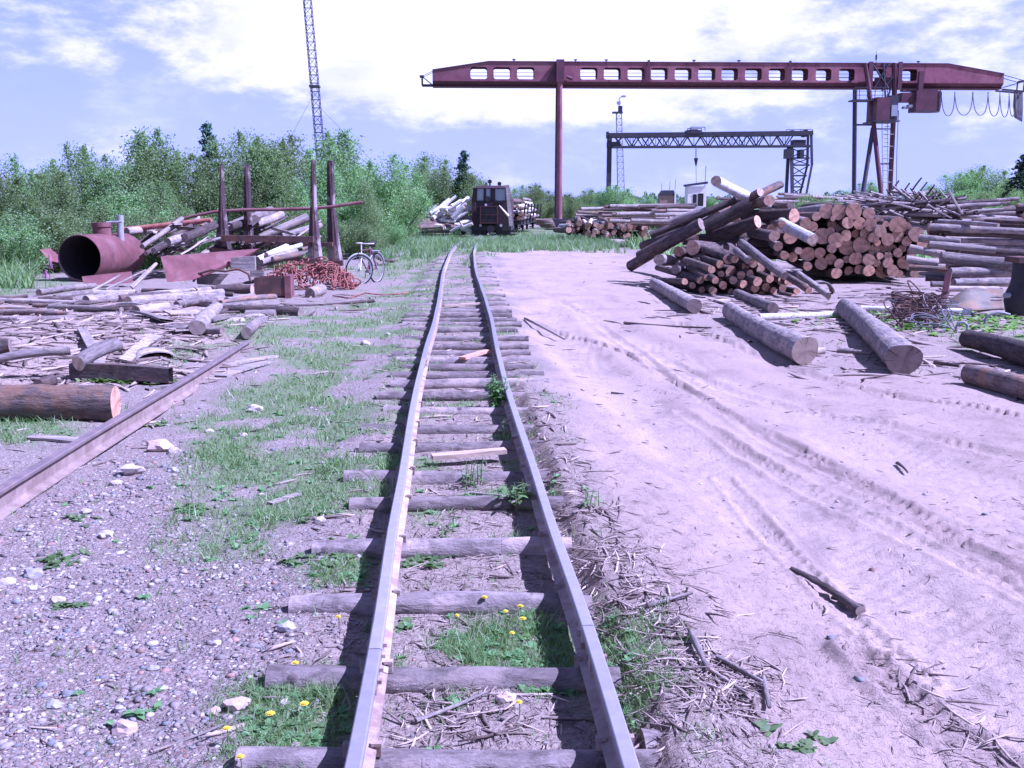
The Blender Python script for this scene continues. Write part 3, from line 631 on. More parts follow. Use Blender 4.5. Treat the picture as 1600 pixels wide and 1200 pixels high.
def scatter_chips():
    x, y = sample_px(34000, -80, 1700, 400, 1260); road, yard, gr, grav, mul, lit = zones(x, y); r = np.hypot(x, y)
    pr = np.maximum(lit*.75, mul*.5)+.12*(1-road)*(1-.6*grav)+road*(.06+.22*(fbm(x, y, 1.0, 3, 29) > .5))
    pr = np.maximum(pr, .35*yard*(1-gr))*(1-.5*gr); k = (RNG.uniform(0, 1, len(x)) < pr) & (np.abs(np.abs(x-xc(y))-.405) > .075); x, y, r = x[k], y[k], r[k]; n = len(x)
    onroad = zones(x, y)[0] > .5; L = np.exp(RNG.normal(math.log(.034), .6, n))*np.clip(r/4, .8, 3.2)*np.where(onroad, .5, 1); L = np.clip(L, .006, .30)
    shards('wood_chips', x, y, L, L*RNG.uniform(.02, .075, n), chipcol(n), 'bark and wood chips littering the ground beside the track')
    # long split strips beside the right rail
    ps = [(1010, 1000, 95), (1050, 1080, 95), (1130, 1120, 75), (960, 890, 60), (940, 840, 30), (915, 760, 24), (980, 960, 30), (1060, 960, 22), (1180, 1090, 20), (1000, 1150, 28), (650, 1110, 22), (760, 1130, 24), (830, 1090, 16), (700, 960, 18), (1440, 1090, 20), (1520, 1160, 24)]
    xs = []; ys = []
    for a, b, k in ps:
        for _ in range(k):
            g = G(a+random.gauss(0, 34), b+random.gauss(0, 26))
            if abs(abs(g.x-float(xc(g.y)))-.405) > .09: xs.append(g.x); ys.append(g.y)
    xs = xs+list(np.array(xs)+RNG.normal(0, .08, len(xs))); ys = ys+list(np.array(ys)+RNG.normal(0, .08, len(ys)))
    n = len(xs); L = np.exp(RNG.normal(math.log(.11), .5, n)); L = np.clip(L, .03, .36)
    shards('bark_strips', np.array(xs), np.array(ys), L, np.clip(L*RNG.uniform(.012, .045, n), .0015, .007), chipcol(n)*1.12, 'long split bark strips heaped beside the right rail', .3, .13)
    xs = []; ys = []
    for a, b, k, sx, sy in [(80, 540, 420, 100, 30), (250, 550, 320, 70, 30), (200, 490, 300, 130, 16), (380, 500, 60, 30, 14), (60, 600, 60, 80, 12), (1300, 500, 200, 110, 18), (1400, 480, 150, 70, 16), (1150, 470, 100, 60, 14), (1420, 560, 60, 80, 20), (480, 470, 60, 80, 14)]:
        for _ in range(k): g = G(a+random.gauss(0, sx), b+random.gauss(0, sy)); xs.append(g.x); ys.append(g.y)
    n = len(xs); L = RNG.uniform(.12, .6, n)
    shards('bark_litter', np.array(xs), np.array(ys), L, L*RNG.uniform(.02, .06, n), chipcol(n), 'bark and splintered wood littering the yard around the piles', .2, .12)
scatter_chips()

# ------------------------------------------------------------------ railway track
def rail_profile(head=.052, ht=.107, base=.092):
    h, b = head/2, base/2
    return [(-b, 0), (b, 0), (b, .008), (.012, .02), (.007, .034), (.007, ht-.034), (h-.001, ht-.024), (h, ht-.006), (h-.006, ht), (-h+.006, ht), (-h, ht-.006), (-h+.001, ht-.024), (-.007, ht-.034), (-.007, .034), (-.012, .02), (-b, .008)]
def rail_mesh(pts, prof):      # pts list of (x,y,z) at the rail base; material 0 head, 1 web
    mb = MB(); n = len(prof); pts = [Vector(p) for p in pts]
    for i, p in enumerate(pts):
        d = (pts[min(i+1, len(pts)-1)]-pts[max(i-1, 0)]).normalized(); sx = Vector((d.y, -d.x, 0)).normalized()
        for (a, b) in prof: mb.v.append(tuple(p+sx*a+Vector((0, 0, b))))
    for i in range(len(pts)-1):
        for k in range(n):
            k2 = (k+1) % n; mb.f.append((i*n+k, i*n+k2, (i+1)*n+k2, (i+1)*n+k)); mb.m.append(0 if k in (6, 7, 8, 9, 10) else 1); mb.sm.append(k in (7, 9))
    mb.poly([mb.v[k] for k in range(n)][::-1], 1); mb.poly([mb.v[(len(pts)-1)*n+k] for k in range(n)], 1); return mb
PROF = rail_profile(); BASEZ = RZ-.107
track = empty('railway_track', (0, 0, 0), 'narrow gauge railway track of worn rails spiked to round log sleepers', 'railway track')
def xoff(y, off):
    d = (float(xc(y+.1))-float(xc(y-.1)))/.2; l = math.hypot(1, d); return float(xc(y))+off/l, y-off*d/l
for sgn, joints in ((-1, [G(560, 1092).y, 11.2, 19.2, 27.2, 35.2]), (1, [G(947, 1063).y, 11.9, 19.5, 27.6, 35.8])):
    ys = [-2.5]+joints+[46.0, 60, 100]
    for k in range(len(ys)-1):
        a, b = ys[k]+.004, ys[k+1]-.004; m = max(3, int((b-a)/.35)); pts = []
        for q in range(m+1):
            y = a+(b-a)*q/m; x, yy_ = xoff(y, .405*sgn); pts.append((x, yy_, BASEZ+.006*math.sin(y*1.7+sgn)*min(1, y/6)))
        o = rail_mesh(pts, PROF).build('rail', [M['railtop'], M['railweb']], track)
        if k < 3:    # fishplates at the joint
            yj = ys[k+1]; side = 1
            fp = MB()
            for sd in (-1, 1):
                x0, y0 = xoff(yj-.22, .405*sgn+sd*.0145); x1, y1 = xoff(yj+.22, .405*sgn+sd*.0145)
                fp.beam((x0, y0, BASEZ+.052), (x1, y1, BASEZ+.052), .012, .052)
            f = fp.build('fishplate', M['railweb'], o)
            for q in (-.16, -.06, .06, .16):
                x0, y0 = xoff(yj+q, .405*sgn+(.022 if sgn < 0 else -.022)); bb = MB(); dx = .014*(1 if sgn < 0 else -1)
                bb.tube([(x0, y0, BASEZ+.052), (x0+dx, y0, BASEZ+.052)], .013, 6, smooth=False)
                bb.build('bolt', M['railweb'], o)
def log_mesh(L, ra, rb, sides=14, rings=8, bend=0., rough=.05, seed=0, bumpy=True):
    """a log along +X from 0 to L; material 0 bark, 1 cut ends"""
    rg = np.random.default_rng(seed); mb = MB(); ph = rg.uniform(0, 6.28, 6)
    xs = [0]+list(np.linspace(0, L, rings)[1:-1]+rg.uniform(-.1, .1, rings-2)*L/rings)+[L]
    bz = rg.uniform(-1, 1)*bend; by = rg.uniform(-1, 1)*bend
    oval = 1+rg.uniform(-.06, .06)
    for i, x in enumerate(xs):
        t = x/L; r = ra+(rb-ra)*t
        if bumpy: r *= 1+rg.normal()*rough*.5
        cy = by*math.sin(math.pi*t); cz = bz*math.sin(math.pi*t)
        for k in range(sides):
            a = 2*math.pi*k/sides; q = r*(1+rough*math.sin(2*a+ph[0]+t*2)+rough*.6*math.sin(3*a+ph[1]-t*3)+rg.normal()*rough*.25)
            mb.v.append((x, cy+q*math.cos(a)*oval, cz+q*math.sin(a)))
    for i in range(len(xs)-1):
        for k in range(sides):
            k2 = (k+1) % sides; mb.f.append((i*sides+k, i*sides+k2, (i+1)*sides+k2, (i+1)*sides+k)); mb.m.append(0); mb.sm.append(True)
    mb.poly([mb.v[k] for k in range(sides)][::-1], 1); mb.poly([mb.v[(len(xs)-1)*sides+k] for k in range(sides)], 1)
    return mb
_ls = [0]
POOL = MB(); PKIND = ['pine', 'dark', 'greyb', 'slab', 'pale', 'birch']
def log(a, b, ra, rb=None, kind='pine', cut='cut', label='', group=None, sides=12, rings=7, bend=None, rough=.05, name='log', cat='log', parent=None, join=False):
    if join:
        POOL.tube([a, Vector(a).lerp(Vector(b), .5)+Vector((0, 0, random.uniform(-.04, .04))), b], [ra, ra*.95, rb or ra*.85], 8, PKIND.index(kind), caps=False)
        n8 = 8; nv = len(POOL.v); POOL.poly([POOL.v[nv-24+q] for q in range(8)], 6); POOL.poly([POOL.v[nv-8+q] for q in range(8)][::-1], 6); return None
    a = Vector(a); b = Vector(b); d = b-a; L = d.length; _ls[0] += 1; rb = rb or ra*.9
    mb = log_mesh(L, ra, rb, sides, rings, .02*L*.5 if bend is None else bend, rough, _ls[0])
    o = mb.build(name, [M[kind], M[cut]], parent)
    o.location = a; o.rotation_mode = 'QUATERNION'; q = d.to_track_quat('X', 'Z'); roll = random.uniform(0, 6.28)
    from mathutils import Quaternion
    o.rotation_quaternion = q @ Quaternion((1, 0, 0), roll)
    if parent is None: tag(o, label, cat, group)
    return o
# sleepers: (image row, left end, right end) measured on the photograph, then carried on by spacing
SL = [(1252, 330, 1215, 36), (1192, 372, 1180, 26), (1060, 420, 968, 29), (945, 455, 925, 23), (857, 490, 893, 19), (792, 547, 880, 15), (746, 538, 915, 15), (701, 562, 915, 12), (672, 566, 905, 12), (641, 600, 868, 9), (620, 590, 872, 10),
      (601, 610, 858, 10), (588, 609, 850, 9), (576, 628, 836, 7), (565, 620, 830, 8), (554, 612, 829, 9), (544, 622, 826, 7), (529, 632, 826, 8), (517, 642, 809, 7), (507, 629, 815, 7), (501, 627, 808, 4), (494, 632, 800, 5), (486, 648, 800, 6), (478, 640, 796, 5),
      (470, 650, 790, 5), (462, 646, 790, 4), (454, 650, 786, 5), (447, 650, 780, 5), (440, 654, 780, 4), (434, 662, 776, 4), (428, 662, 772, 4), (423, 668, 768, 4), (418, 672, 768, 3), (414, 672, 766, 3), (410, 676, 762, 3), (406, 680, 760, 3), (402, 684, 758, 3), (399, 688, 756, 3), (396, 690, 754, 2.5)]
for i, (py, l, r, hh) in enumerate(SL):
    a = G(l, py, .05); b = G(r, py-random.uniform(-2, 5)*(1 if py > 600 else .3), .05); rad = min(max(hh*a.y/F*1.05, .06), .105)
    ytie = a.y; top = BASEZ-.002
    dz = top-rad; a.z = b.z = dz
    a.z += random.uniform(-.008, .002); 
    near = py > 560
    o = log(a, b, rad, rad*random.uniform(.82, .98), 'tie', 'cutg', sides=14 if near else 8, rings=12 if near else 4, bend=.015, rough=.06, name='sleeper', parent=track)
    if py > 640:
        for sgn in (-1, 1):
            for s2 in (-1, 1):
                sp = MB(); x0, y0 = xoff(ytie, sgn*.405+s2*.052); sp.box(x0-.009, x0+.009, y0-.009, y0+.009, BASEZ-.02, BASEZ+.016); sp.box(x0-.016-.006*s2, x0+.016-.006*s2, y0-.013, y0+.013, BASEZ+.016, BASEZ+.027)
                s_ = sp.build('spike', M['railweb'], track)
# loose sun-bleached split on a far sleeper
for (x0, y0, x1, y1, lb) in [(693, 478, 752, 474, 'bright split board lying on the far sleepers'), (722, 560, 762, 548, 'orange split slab across a sleeper mid track'), (675, 714, 790, 704, 'thin pale pole lying between sleepers')]:
    a = G(x0, y0, .10); b = G(x1, y1, .115); mb = MB(); mb.beam(a, b, .09, .03); o = mb.build('split_board', M['cutp'] if x0 != 722 else M['cut'], loc=a); tag(o, lb, 'board')

# the lone rail on the left
a = G(-70, 815, .13); pts = []
P0 = G(-120, 836, .155); P1 = G(388, 531, .155)
for q in range(30):
    t = q/29; p = P0.lerp(P1, t); pts.append((p.x, p.y, .0+.01*math.sin(t*6)))
lr = rail_mesh(pts, rail_profile(.074, .155, .12)).build('single_rail', [M['railold'], M['railweb2']]); tag(lr, 'single rusty rail lying on gravel left of the track', 'rail')

# ------------------------------------------------------------------ big red gantry crane
YC = 80.0; AZC = R(2.2); crane0 = PD(872, 340, YC); crane0.z = 0
def U_(px, y=0, py=110):      # metres along the crane from its left leg
    kx = (px-800)/(F*(math.cos(TH)+((600-py)/F)*math.sin(TH))); return (kx*(YC+y*math.cos(AZC))-crane0.x+y*math.sin(AZC))/(math.cos(AZC)-kx*math.sin(AZC))
def Z_(py, px=872, y=0): return PD(px, py, YC+U_(px)*math.sin(AZC)+y).z
crane = empty('gantry_crane', crane0, 'long red oxide box girder gantry crane spanning the log yard', 'gantry crane', rz=AZC)
zt, zb_, zw0, zw1, zmid = Z_(98.6), Z_(137), Z_(125.5), Z_(107), Z_(129)
wins = [(735, 761), (771, 797), (807.5, 834), (905.5, 932), (942, 968), (979, 1005), (1015, 1041), (1052, 1078), (1088.5, 1115), (1124.5, 1150), (1161, 1187), (1198, 1223), (1234, 1259), (1271, 1295), (1307, 1331), (1357, 1379), (1405, 1428)]
wins = [(U_(a), U_(b)) for a, b in wins]
uL0, uL1, uR0, uR1 = U_(676), U_(763), U_(1475), U_(1563); zL, zR = Z_(112), Z_(114)
def girder_side(y0, y1):
    mb = MB(); up = zw1; lo = zw0
    ed = [uL1]
    def blk(u0, u1, z0, z1): mb.box(u0, u1, y0, y1, z0, z1)
    xs0, xs1 = wins[0][0], wins[-1][1]
    if True:
        mb.prism([(uL0, zmid), (wins[0][0], zmid), (wins[0][0], zt if wins[0][0] > uL1 else zL+(zt-zL)*(wins[0][0]-uL0)/(uL1-uL0)), (uL0, zL)], y0, y1)
        k0 = wins[0][0]; zk = zL+(zt-zL)*(k0-uL0)/(uL1-uL0)
        mb.prism([(k0, up), (uL1, up), (uL1, zt), (k0, zk)], y0, y1)
        blk(uL1, xs1, up, zt); blk(k0, xs1, zmid, lo)
        for (a, b), (c, d) in zip(wins[:-1], wins[1:]): blk(b, c, lo, up)
        blk(xs1, uR0, zmid, zt); mb.prism([(uR0, zmid), (uR1, zmid), (uR1, zR), (uR0, zt)], y0, y1)
        rr = .16
        for a, b in wins:      # rounded corners
            for (cx, cz, sx, sz) in ((a, lo, 1, 1), (b, lo, -1, 1), (a, up, 1, -1), (b, up, -1, -1)):
                out = [(cx, cz), (cx+sx*rr, cz), (cx+sx*rr*.3, cz+sz*rr*.3), (cx, cz+sz*rr)]
                if sx*sz < 0: out = out[::-1]
                mb.prism(out, y0+.002, y1-.002)
    return mb
GD = 1.25
girder_side(-GD/2, -GD/2+.05).build('girder_plate', M['crane'], crane); girder_side(GD/2-.05, GD/2).build('girder_plate', M['crane'], crane)
mb = MB(); mb.hexa([(uL0, -GD/2+.35, zb_+.06), (uR1, -GD/2+.35, zb_+.06), (uR1, GD/2-.35, zb_+.06), (uL0, GD/2-.35, zb_+.06), (uL0, -GD/2-.06, zmid), (uR1, -GD/2-.06, zmid), (uR1, GD/2+.06, zmid), (uL0, GD/2+.06, zmid)])  # sloped underside and darker red put the band's shade into shape and colour
mb.box(uL0, uR1, -GD/2+.2, GD/2-.2, zb_-.02, zb_+.06); mb.build('lower_chord', M['craned'], crane)
mb = MB(); mb.box(uL1, uR0, -GD/2-.05, GD/2+.05, zt, zt+.05); mb.hexa([(uL0, -GD/2-.05, zL), (uL1, -GD/2-.05, zt), (uL1, GD/2+.05, zt), (uL0, GD/2+.05, zL), (uL0, -GD/2-.05, zL+.05), (uL1, -GD/2-.05, zt+.05), (uL1, GD/2+.05, zt+.05), (uL0, GD/2+.05, zL+.05)])
mb.hexa([(uR0, -GD/2-.05, zt), (uR1, -GD/2-.05, zR), (uR1, GD/2+.05, zR), (uR0, GD/2+.05, zt), (uR0, -GD/2-.05, zt+.05), (uR1, -GD/2-.05, zR+.05), (uR1, GD/2+.05, zR+.05), (uR0, GD/2+.05, zt+.05)]); mb.build('top_flange', M['craned'], crane)
mb = MB()
mb.tube([(uL0, 0, zw0+.28), (uR1, 0, zw0+.28)], .03, 5); mb.tube([(uL0, .1, zw0+.55), (uR1, .1, zw0+.55)], .015, 4)
mb.build('cable_run', M['cable'], crane)
for px in (1011, 1230): mb = MB(); mb.box(U_(px)-.09, U_(px)+.09, -GD/2-.1, -GD/2-.05, zmid, zt+.16); mb.build('splice_plate', M['craned'], crane)
for px in (803, 899, 947, 1084, 1154, 1434): mb = MB(); u = U_(px); mb.tube([(u, 0, zt), (u, 0, zt+.28)], .05, 6); mb.tube([(u-.12, 0, zt+.24), (u+.12, 0, zt+.24)], .05, 5); mb.build('lamp_stub', M['steel'], crane)
mb = MB(); u = U_(1368); mb.tube([(u, 0, zt), (u, 0, zt+1.0)], [.03, .015], 5); mb.tube([(u, 0, zt+.35), (u, 0, zt+.7)], .07, 6); mb.build('antenna', M['steel'], crane)
# left leg
u0 = 0
mb = MB(); mb.tube([(0, -GD/2-.28, .75), (0, -GD/2-.28, 4), (0, -GD/2-.24, zt-.1)], [.22, .20, .17], 14); mb.build('leg', M['crane'], crane)
mb = MB(); mb.tube([(0, GD/2+.5, .75), (0, GD/2+.24, zt-.1)], [.2, .17], 12); 
mb.build('leg', M['craned'], crane)
mb = MB(); mb.box(-.28, .28, -GD/2-.52, -GD/2-.08, zmid-.1, zt+.12); mb.hexa([(-.95, -GD/2-.07, zmid), (-.2, -GD/2-.07, zmid), (-.2, -GD/2-.03, zmid), (-.95, -GD/2-.03, zmid), (-.32, -GD/2-.12, zt), (-.2, -GD/2-.12, zt), (-.2, -GD/2-.03, zt), (-.32, -GD/2-.03, zt)]); mb.tube([(.5, -GD/2-.15, zt-1.05), (.9, -GD/2-.15, zt-1.2)], .11, 8); mb.build('leg_head', M['craned'], crane)  # dark triangular plate left of the head stands in for its cast shadow
mb = MB(); mb.box(-.42, .42, -2.2, 2.2, .35, .8); 
for yy2 in (-1.8, -1.0, 1.0, 1.8): mb.tube([(-.16, yy2, .3), (.16, yy2, .3)], .3, 14)
mb.box(.45, .8, -1.4, -.6, .35, .85); mb.build('bogie', M['steel'], crane)
# right A-frame
def cp(px, py, y=0): return Vector((U_(px, y, py), y, Z_(py, px, y)))
fY = -GD/2-.35
def pole(pts, r, mat, name='leg', n=12): mb = MB(); mb.tube(pts, r, n); return mb.build(name, M[mat], crane)
def cg(px, y, z=.5): return Vector((U_(px, y, 345), y, z))
pole([cp(1336, 137, 1.5), cg(1334, 3.0)], .17, 'steel')
pole([cp(1352, 99, fY), cp(1356, 127, fY-.1), cp(1365, 193, fY-.6), cg(1382, -3.2)], .17, 'craned')
pole([cp(1364, 200, fY-.55), cg(1341, -2.9)], .16, 'steel')
pole([cp(1397.5, 99, fY), cp(1397.5, 150, fY), cg(1388.5, 2.6)], [.19, .19, .17], 'craned')
pole([cp(1338, 195, 1.7), cp(1362, 195, fY-.5)], .07, 'steel', 'tie_bar'); pole([cp(1377, 256, -2), cp(1390, 256, 1.5)], .06, 'steel', 'tie_bar'); pole([cp(1370, 201.5, -1.5), cp(1391, 201.5, 1)], .05, 'steel', 'tie_bar')
mb = MB()
for a, b, y in ((1349, 1355.5, fY-.14), (1394.5, 1400.5, fY-.14)): mb.box(U_(a), U_(b), y-.06, y+.1, Z_(139), Z_(97))
mb.box(U_(1360), U_(1390), fY-.02, fY+.1, Z_(139), Z_(121)); mb.box(U_(1360), U_(1390), fY-.02, fY+.1, Z_(104), Z_(98))
mb.build('frame_head', M['craned'], crane)
for a, b, c, d in ((1362, 98, 1388, 138), (1388, 100, 1366, 137), (1380, 98, 1384, 160), (1392, 137, 1385, 160), (1395, 120, 1378, 142)): pole([cp(a, b, fY-.1), cp(c, d, fY-.1)], .07, 'steel', 'brace', 6)
mb = MB(); mb.box(U_(1354), U_(1374), fY-1.5, fY+.5, Z_(191), Z_(155)); mb.build('operator_cab', M['craned'], crane)
mb = MB(); mb.box(U_(1375), U_(1387), fY-1.4, fY+.5, Z_(190), Z_(152)); cabs = mb.build('cab_front', M['steel'], crane)
mb = MB(); mb.box(U_(1377), U_(1386), fY-1.44, fY-1.41, Z_(184), Z_(167)); mb.build('cab_window', M['glass'], crane)
mb = MB(); mb.box(U_(1350), U_(1390), fY-1.6, fY+.7, Z_(192)-.02, Z_(190.8)); mb.build('cab_floor', M['steel'], crane)
mb = MB(); zp0, zp1 = Z_(157.5), Z_(139)
mb.box(U_(1322), U_(1374), fY-1.0, fY+.2, zp0-.1, zp0)
for px in (1322, 1330, 1342, 1354, 1366, 1373): mb.tube([(U_(px), fY-.98, zp0), (U_(px), fY-.98, zp1)], .025, 5)
for k in (.35, .68, 1): mb.tube([(U_(1322), fY-.98, zp0+(zp1-zp0)*k), (U_(1373), fY-.98, zp0+(zp1-zp0)*k)], .022, 5)
mb.build('railed_platform', M['steel'], crane)
mb = MB()   # ladder
for px0, px1 in ((1378, 1381), (1387, 1387.5)): mb.tube([cp(px0, 192, -1.2), cg(px1, -1.0)], .03, 5)
za_, zb2 = Z_(192), .6
for k in range(26):
    t = k/25; z = za_+(zb2-za_)*t; mb.tube([(U_(1378+3*t), -1.15, z), (U_(1387+.5*t), -1.15, z)], .022, 4)
for k in range(0, 26, 3):
    t = k/25; z = za_+(zb2-za_)*t; c = (U_(1378+3*t)+U_(1387))/2; mb.tube([(c+.38*math.cos(q), -1.4-.35*math.sin(q), z) for q in np.linspace(0, math.pi, 6)], .018, 4)
mb.build('ladder', M['grey'], crane)
tro = MB(); tro.box(U_(1402), U_(1424), fY-.2, fY+.9, Z_(159), Z_(145)); tro.box(U_(1422), U_(1458.5), fY-.5, fY+.9, Z_(175), Z_(142.5)); tro.box(U_(1404), U_(1458), fY-.1, fY+.5, Z_(142.5), Z_(140)); tro.build('hoist_trolley', M['craned'], crane)
tro = MB(); tro.box(U_(1421.5), U_(1459), fY-.53, fY-.5, Z_(175.6), Z_(174)); tro.box(U_(1456.8), U_(1459), fY-.53, fY-.5, Z_(174), Z_(142)); tro.build('trolley_frame', M['steel'], crane)
mb = MB(); mb.box(U_(1426), U_(1433), fY-.3, fY, Z_(145), Z_(112)); mb.build('hanger', M['craned'], crane)
mb = MB(); mb.box(U_(1399), U_(1408), fY-1, fY-.6, Z_(171.5), Z_(168)); mb.box(U_(1406), U_(1412), fY-1.05, fY-.6, Z_(169.5), Z_(165.5)); mb.tube([cp(1403, 168, fY-.8), cp(1398, 160, fY-.2)], .05, 5); mb.build('floodlight', M['foam'], crane)
mb = MB(); mb.tube([cp(1404, 172, fY-.8), cp(1401.5, 235, fY-.8), cp(1400.5, 300, fY-.8)], .03, 5); mb.build('rope', M['cable'], crane)
# right end bracket and festoon cable
mb = MB()
for y in (-.5, .5): mb.beam((uR1, y, Z_(138)), (U_(1597), y, Z_(141)), .1, .12); mb.beam((U_(1596), y, Z_(141)), (U_(1597), y, Z_(123)), .08); mb.beam((uR1, y, Z_(115)), (U_(1596), y, Z_(124)), .045); mb.beam((uR1+.1, y, Z_(135)), (U_(1595), y, Z_(126)), .035)
mb.beam((U_(1597), -.55, Z_(124)), (U_(1597), .55, Z_(124)), .1); mb.beam((U_(1597), -.55, Z_(141)), (U_(1597), .55, Z_(141)), .1); mb.box(U_(1588), U_(1594), -.6, -.4, Z_(127), Z_(124)); mb.build('end_bracket', M['steel'], crane)
mb = MB()
for y in (-.4, .4): mb.beam((uL0, y, Z_(134.5)), (U_(659), y, Z_(134.5)), .1); mb.beam((U_(659.5), y, Z_(134.5)), (U_(659.5), y, Z_(120)), .1); mb.tube([(U_(660), y, Z_(121)), (uL0, y, Z_(113))], .02, 4); mb.tube([(U_(660), y, Z_(121)), (uL0, y, Z_(134))], .02, 4)
mb.box(U_(659)-.15, U_(659)+.15, -.45, .45, Z_(122), Z_(119.5)); mb.build('end_bracket', M['steel'], crane)
tops = [1471, 1492, 1520, 1544, 1562.5, 1577, 1587, 1593]; ytop = 143.5; lows = [(1461, 176), (1481, 181), (1506, 180), (1532, 180), (1553, 181.5), (1569, 183), (1583, 182), (1590.5, 182)]
pts = []
prev = (1456, 174)
for (lx, ly), tx in zip(lows, tops):
    for k in range(17):
        t = k/16; x = prev[0]+(tx-prev[0])*(t+.09*math.sin(2*math.pi*t)*-1); tp_ = prev[1]*(1-t)+ytop*t; y = tp_+(ly-tp_)*math.sin(math.pi*min(t, 1))**.7
        if prev[1] > 160 and t < .4: y = prev[1]+(ly-prev[1])*math.sin(t/.4*math.pi/2)
        pts.append(cp(x, y, -.5))
    prev = (tx, ytop)
mb = MB(); mb.tube(pts, .035, 5, caps=False); mb.build('festoon_cable', M['cable'], crane)
mb = MB()
for q in range(9):
    u = 1585+q*1.4; mb.tube([cp(u, 143, -.45+q*.05), cp(u-1.5, 165, -.45+q*.05), cp(u+.5, 184+q*.8, -.45+q*.05), cp(u+1.5, 170, -.45+q*.05), cp(u+1.2, 143, -.45+q*.05)], .04, 4, caps=False)
mb.build('festoon_bundle', M['cable'], crane)

# ------------------------------------------------------------------ distant dark truss gantry crane
YS = 140.0; c0 = PD(955, 300, YS); c0.z = 0
cr2 = empty('truss_gantry_crane', c0, 'smaller dark truss gantry crane farther back in the yard', 'gantry crane')
def q2(px, py, y=0): p = PD(px, py, YS); return Vector((p.x-c0.x, y, p.z))
mb = MB(); 
for y in (-.9, .9): mb.beam(q2(952, 212, y), q2(1267, 208.5, y), .5, .55)
mb.build('top_chord', M['steel'], cr2)
mb = MB()
for y in (-.9, .9): mb.beam(q2(956, 230, y), q2(1266, 228.5, y), .22, .24)
mb.build('bottom_chord', M['steel'], cr2)
for y, n_ in ((-.9, 11), (.9, 13)):
    mb = MB(); px = 976; step = (1236-976)/n_/1.0
    for k in range(n_):
        a = 976+step*k; m_ = a+step/2; b = a+step
        mb.beam(q2(a, 213, y), q2(m_, 230, y), .14); mb.beam(q2(m_, 230, y), q2(b, 213, y), .14); mb.beam(q2(m_, 213, y), q2(m_, 230, y), .07)
    mb.build('truss_web', M['steel'], cr2)
mb = MB(); mb.box(q2(952, 0).x, q2(959, 0).x, -.5, .5, .3, q2(0, 208).z); mb.build('leg', M['steel'], cr2)
mb = MB(); mb.box(q2(952, 0).x, q2(972, 0).x, -.9, .9, q2(0, 231).z, q2(0, 222).z); mb.beam(q2(960, 213), q2(972, 230), .2); mb.beam(q2(972, 213), q2(960, 230), .2); mb.box(q2(950.5, 0).x, q2(954, 0).x, -.6, .6, q2(0, 216).z, q2(0, 206).z); mb.build('leg_head', M['steel'], cr2)
mb = MB()
Lx, Rx = (lambda py: 1233.5), (lambda py: 1265+(1255-1265)*max(0, (py-258))/42 - (6*max(0, py-262)/38))
for y in (-1.2, 1.2):
    mb.beam(q2(1234.5, 230, y*.6), Vector((q2(1234, 300).x, y*1.6, .4)), .38); mb.beam(q2(1265, 205, y*.6), q2(1265, 258, y*.9), .28); mb.beam(q2(1265, 258, y*.9), Vector((q2(1248, 318).x, y*1.6, .4)), .24)
lv = [230, 247, 258, 274.5, 292, 306]
for k in range(len(lv)-1):
    a, b = lv[k], lv[k+1]; f_ = lambda py: 1265 if py < 258 else 1265-(py-258)*17/60
    mb.beam(q2(1235, b), q2(f_(b), b), .2); mb.beam(q2(1235, a), q2(f_(b), b), .12); mb.beam(q2(f_(a), a), q2(1235, b), .12)
mb.build('lattice_leg', M['steel'], cr2)
mb = MB(); mb.box(q2(1236, 0).x, q2(1247, 0).x, -1.3, .6, q2(0, 248).z, q2(0, 233).z); mb.build('operator_cab', M['steel'], cr2)
mb = MB(); mb.box(q2(1247, 0).x, q2(1266, 0).x, -1, .8, q2(0, 229).z, q2(0, 219).z); mb.box(q2(1258, 0).x, q2(1264, 0).x, -1, .8, q2(0, 248).z, q2(0, 234).z); mb.build('machinery_box', M['steel'], cr2)
mb = MB(); mb.box(q2(1077, 0).x, q2(1099, 0).x, -1.2, 1.2, q2(0, 209.5).z, q2(0, 204).z); 
for px in (1077, 1099): 
    for y in (-1.2, 1.2): mb.tube([q2(px, 205, y), q2(px, 199.5, y)], .05, 4)
for y in (-1.2, 1.2): mb.tube([q2(1077, 199.7, y), q2(1099, 199.7, y)], .05, 4)
mb.box(q2(1083, 0).x, q2(1095, 0).x, -.7, .7, q2(0, 212).z, q2(0, 202.5).z); mb.build('hoist_trolley', M['steel'], cr2)
mb = MB()
for px in (1226, 1236, 1248, 1258, 1267): mb.tube([q2(px, 209, -.9), q2(px, 203, -.9)], .04, 4)
mb.tube([q2(1226, 203.3, -.9), q2(1267, 203, -.9)], .04, 4); mb.box(q2(1243, 0).x, q2(1249, 0).x, -.5, .5, q2(0, 209).z, q2(0, 204).z); mb.box(q2(1264, 0).x, q2(1268.5, 0).x, -.9, .9, q2(0, 214).z, q2(0, 203.5).z); mb.build('walkway_rail', M['steel'], cr2)
mb = MB(); mb.tube([q2(1086.5, 232), q2(1087.2, 247)], .035, 4); mb.tube([q2(1088.5, 232), q2(1087.8, 247)], .035, 4); mb.build('hoist_rope', M['cable'], cr2)
mb = MB(); mb.tube([q2(1087.5, 247), q2(1087.5, 250), q2(1087.5, 260)], [.28, .24, .05], 8); mb.build('hook_block', M['steel'], cr2)
mb = MB(); mb.tube([q2(1087.5, 260), q2(1088, 289)], .03, 4); mb.build('sling', M['cable'], cr2)

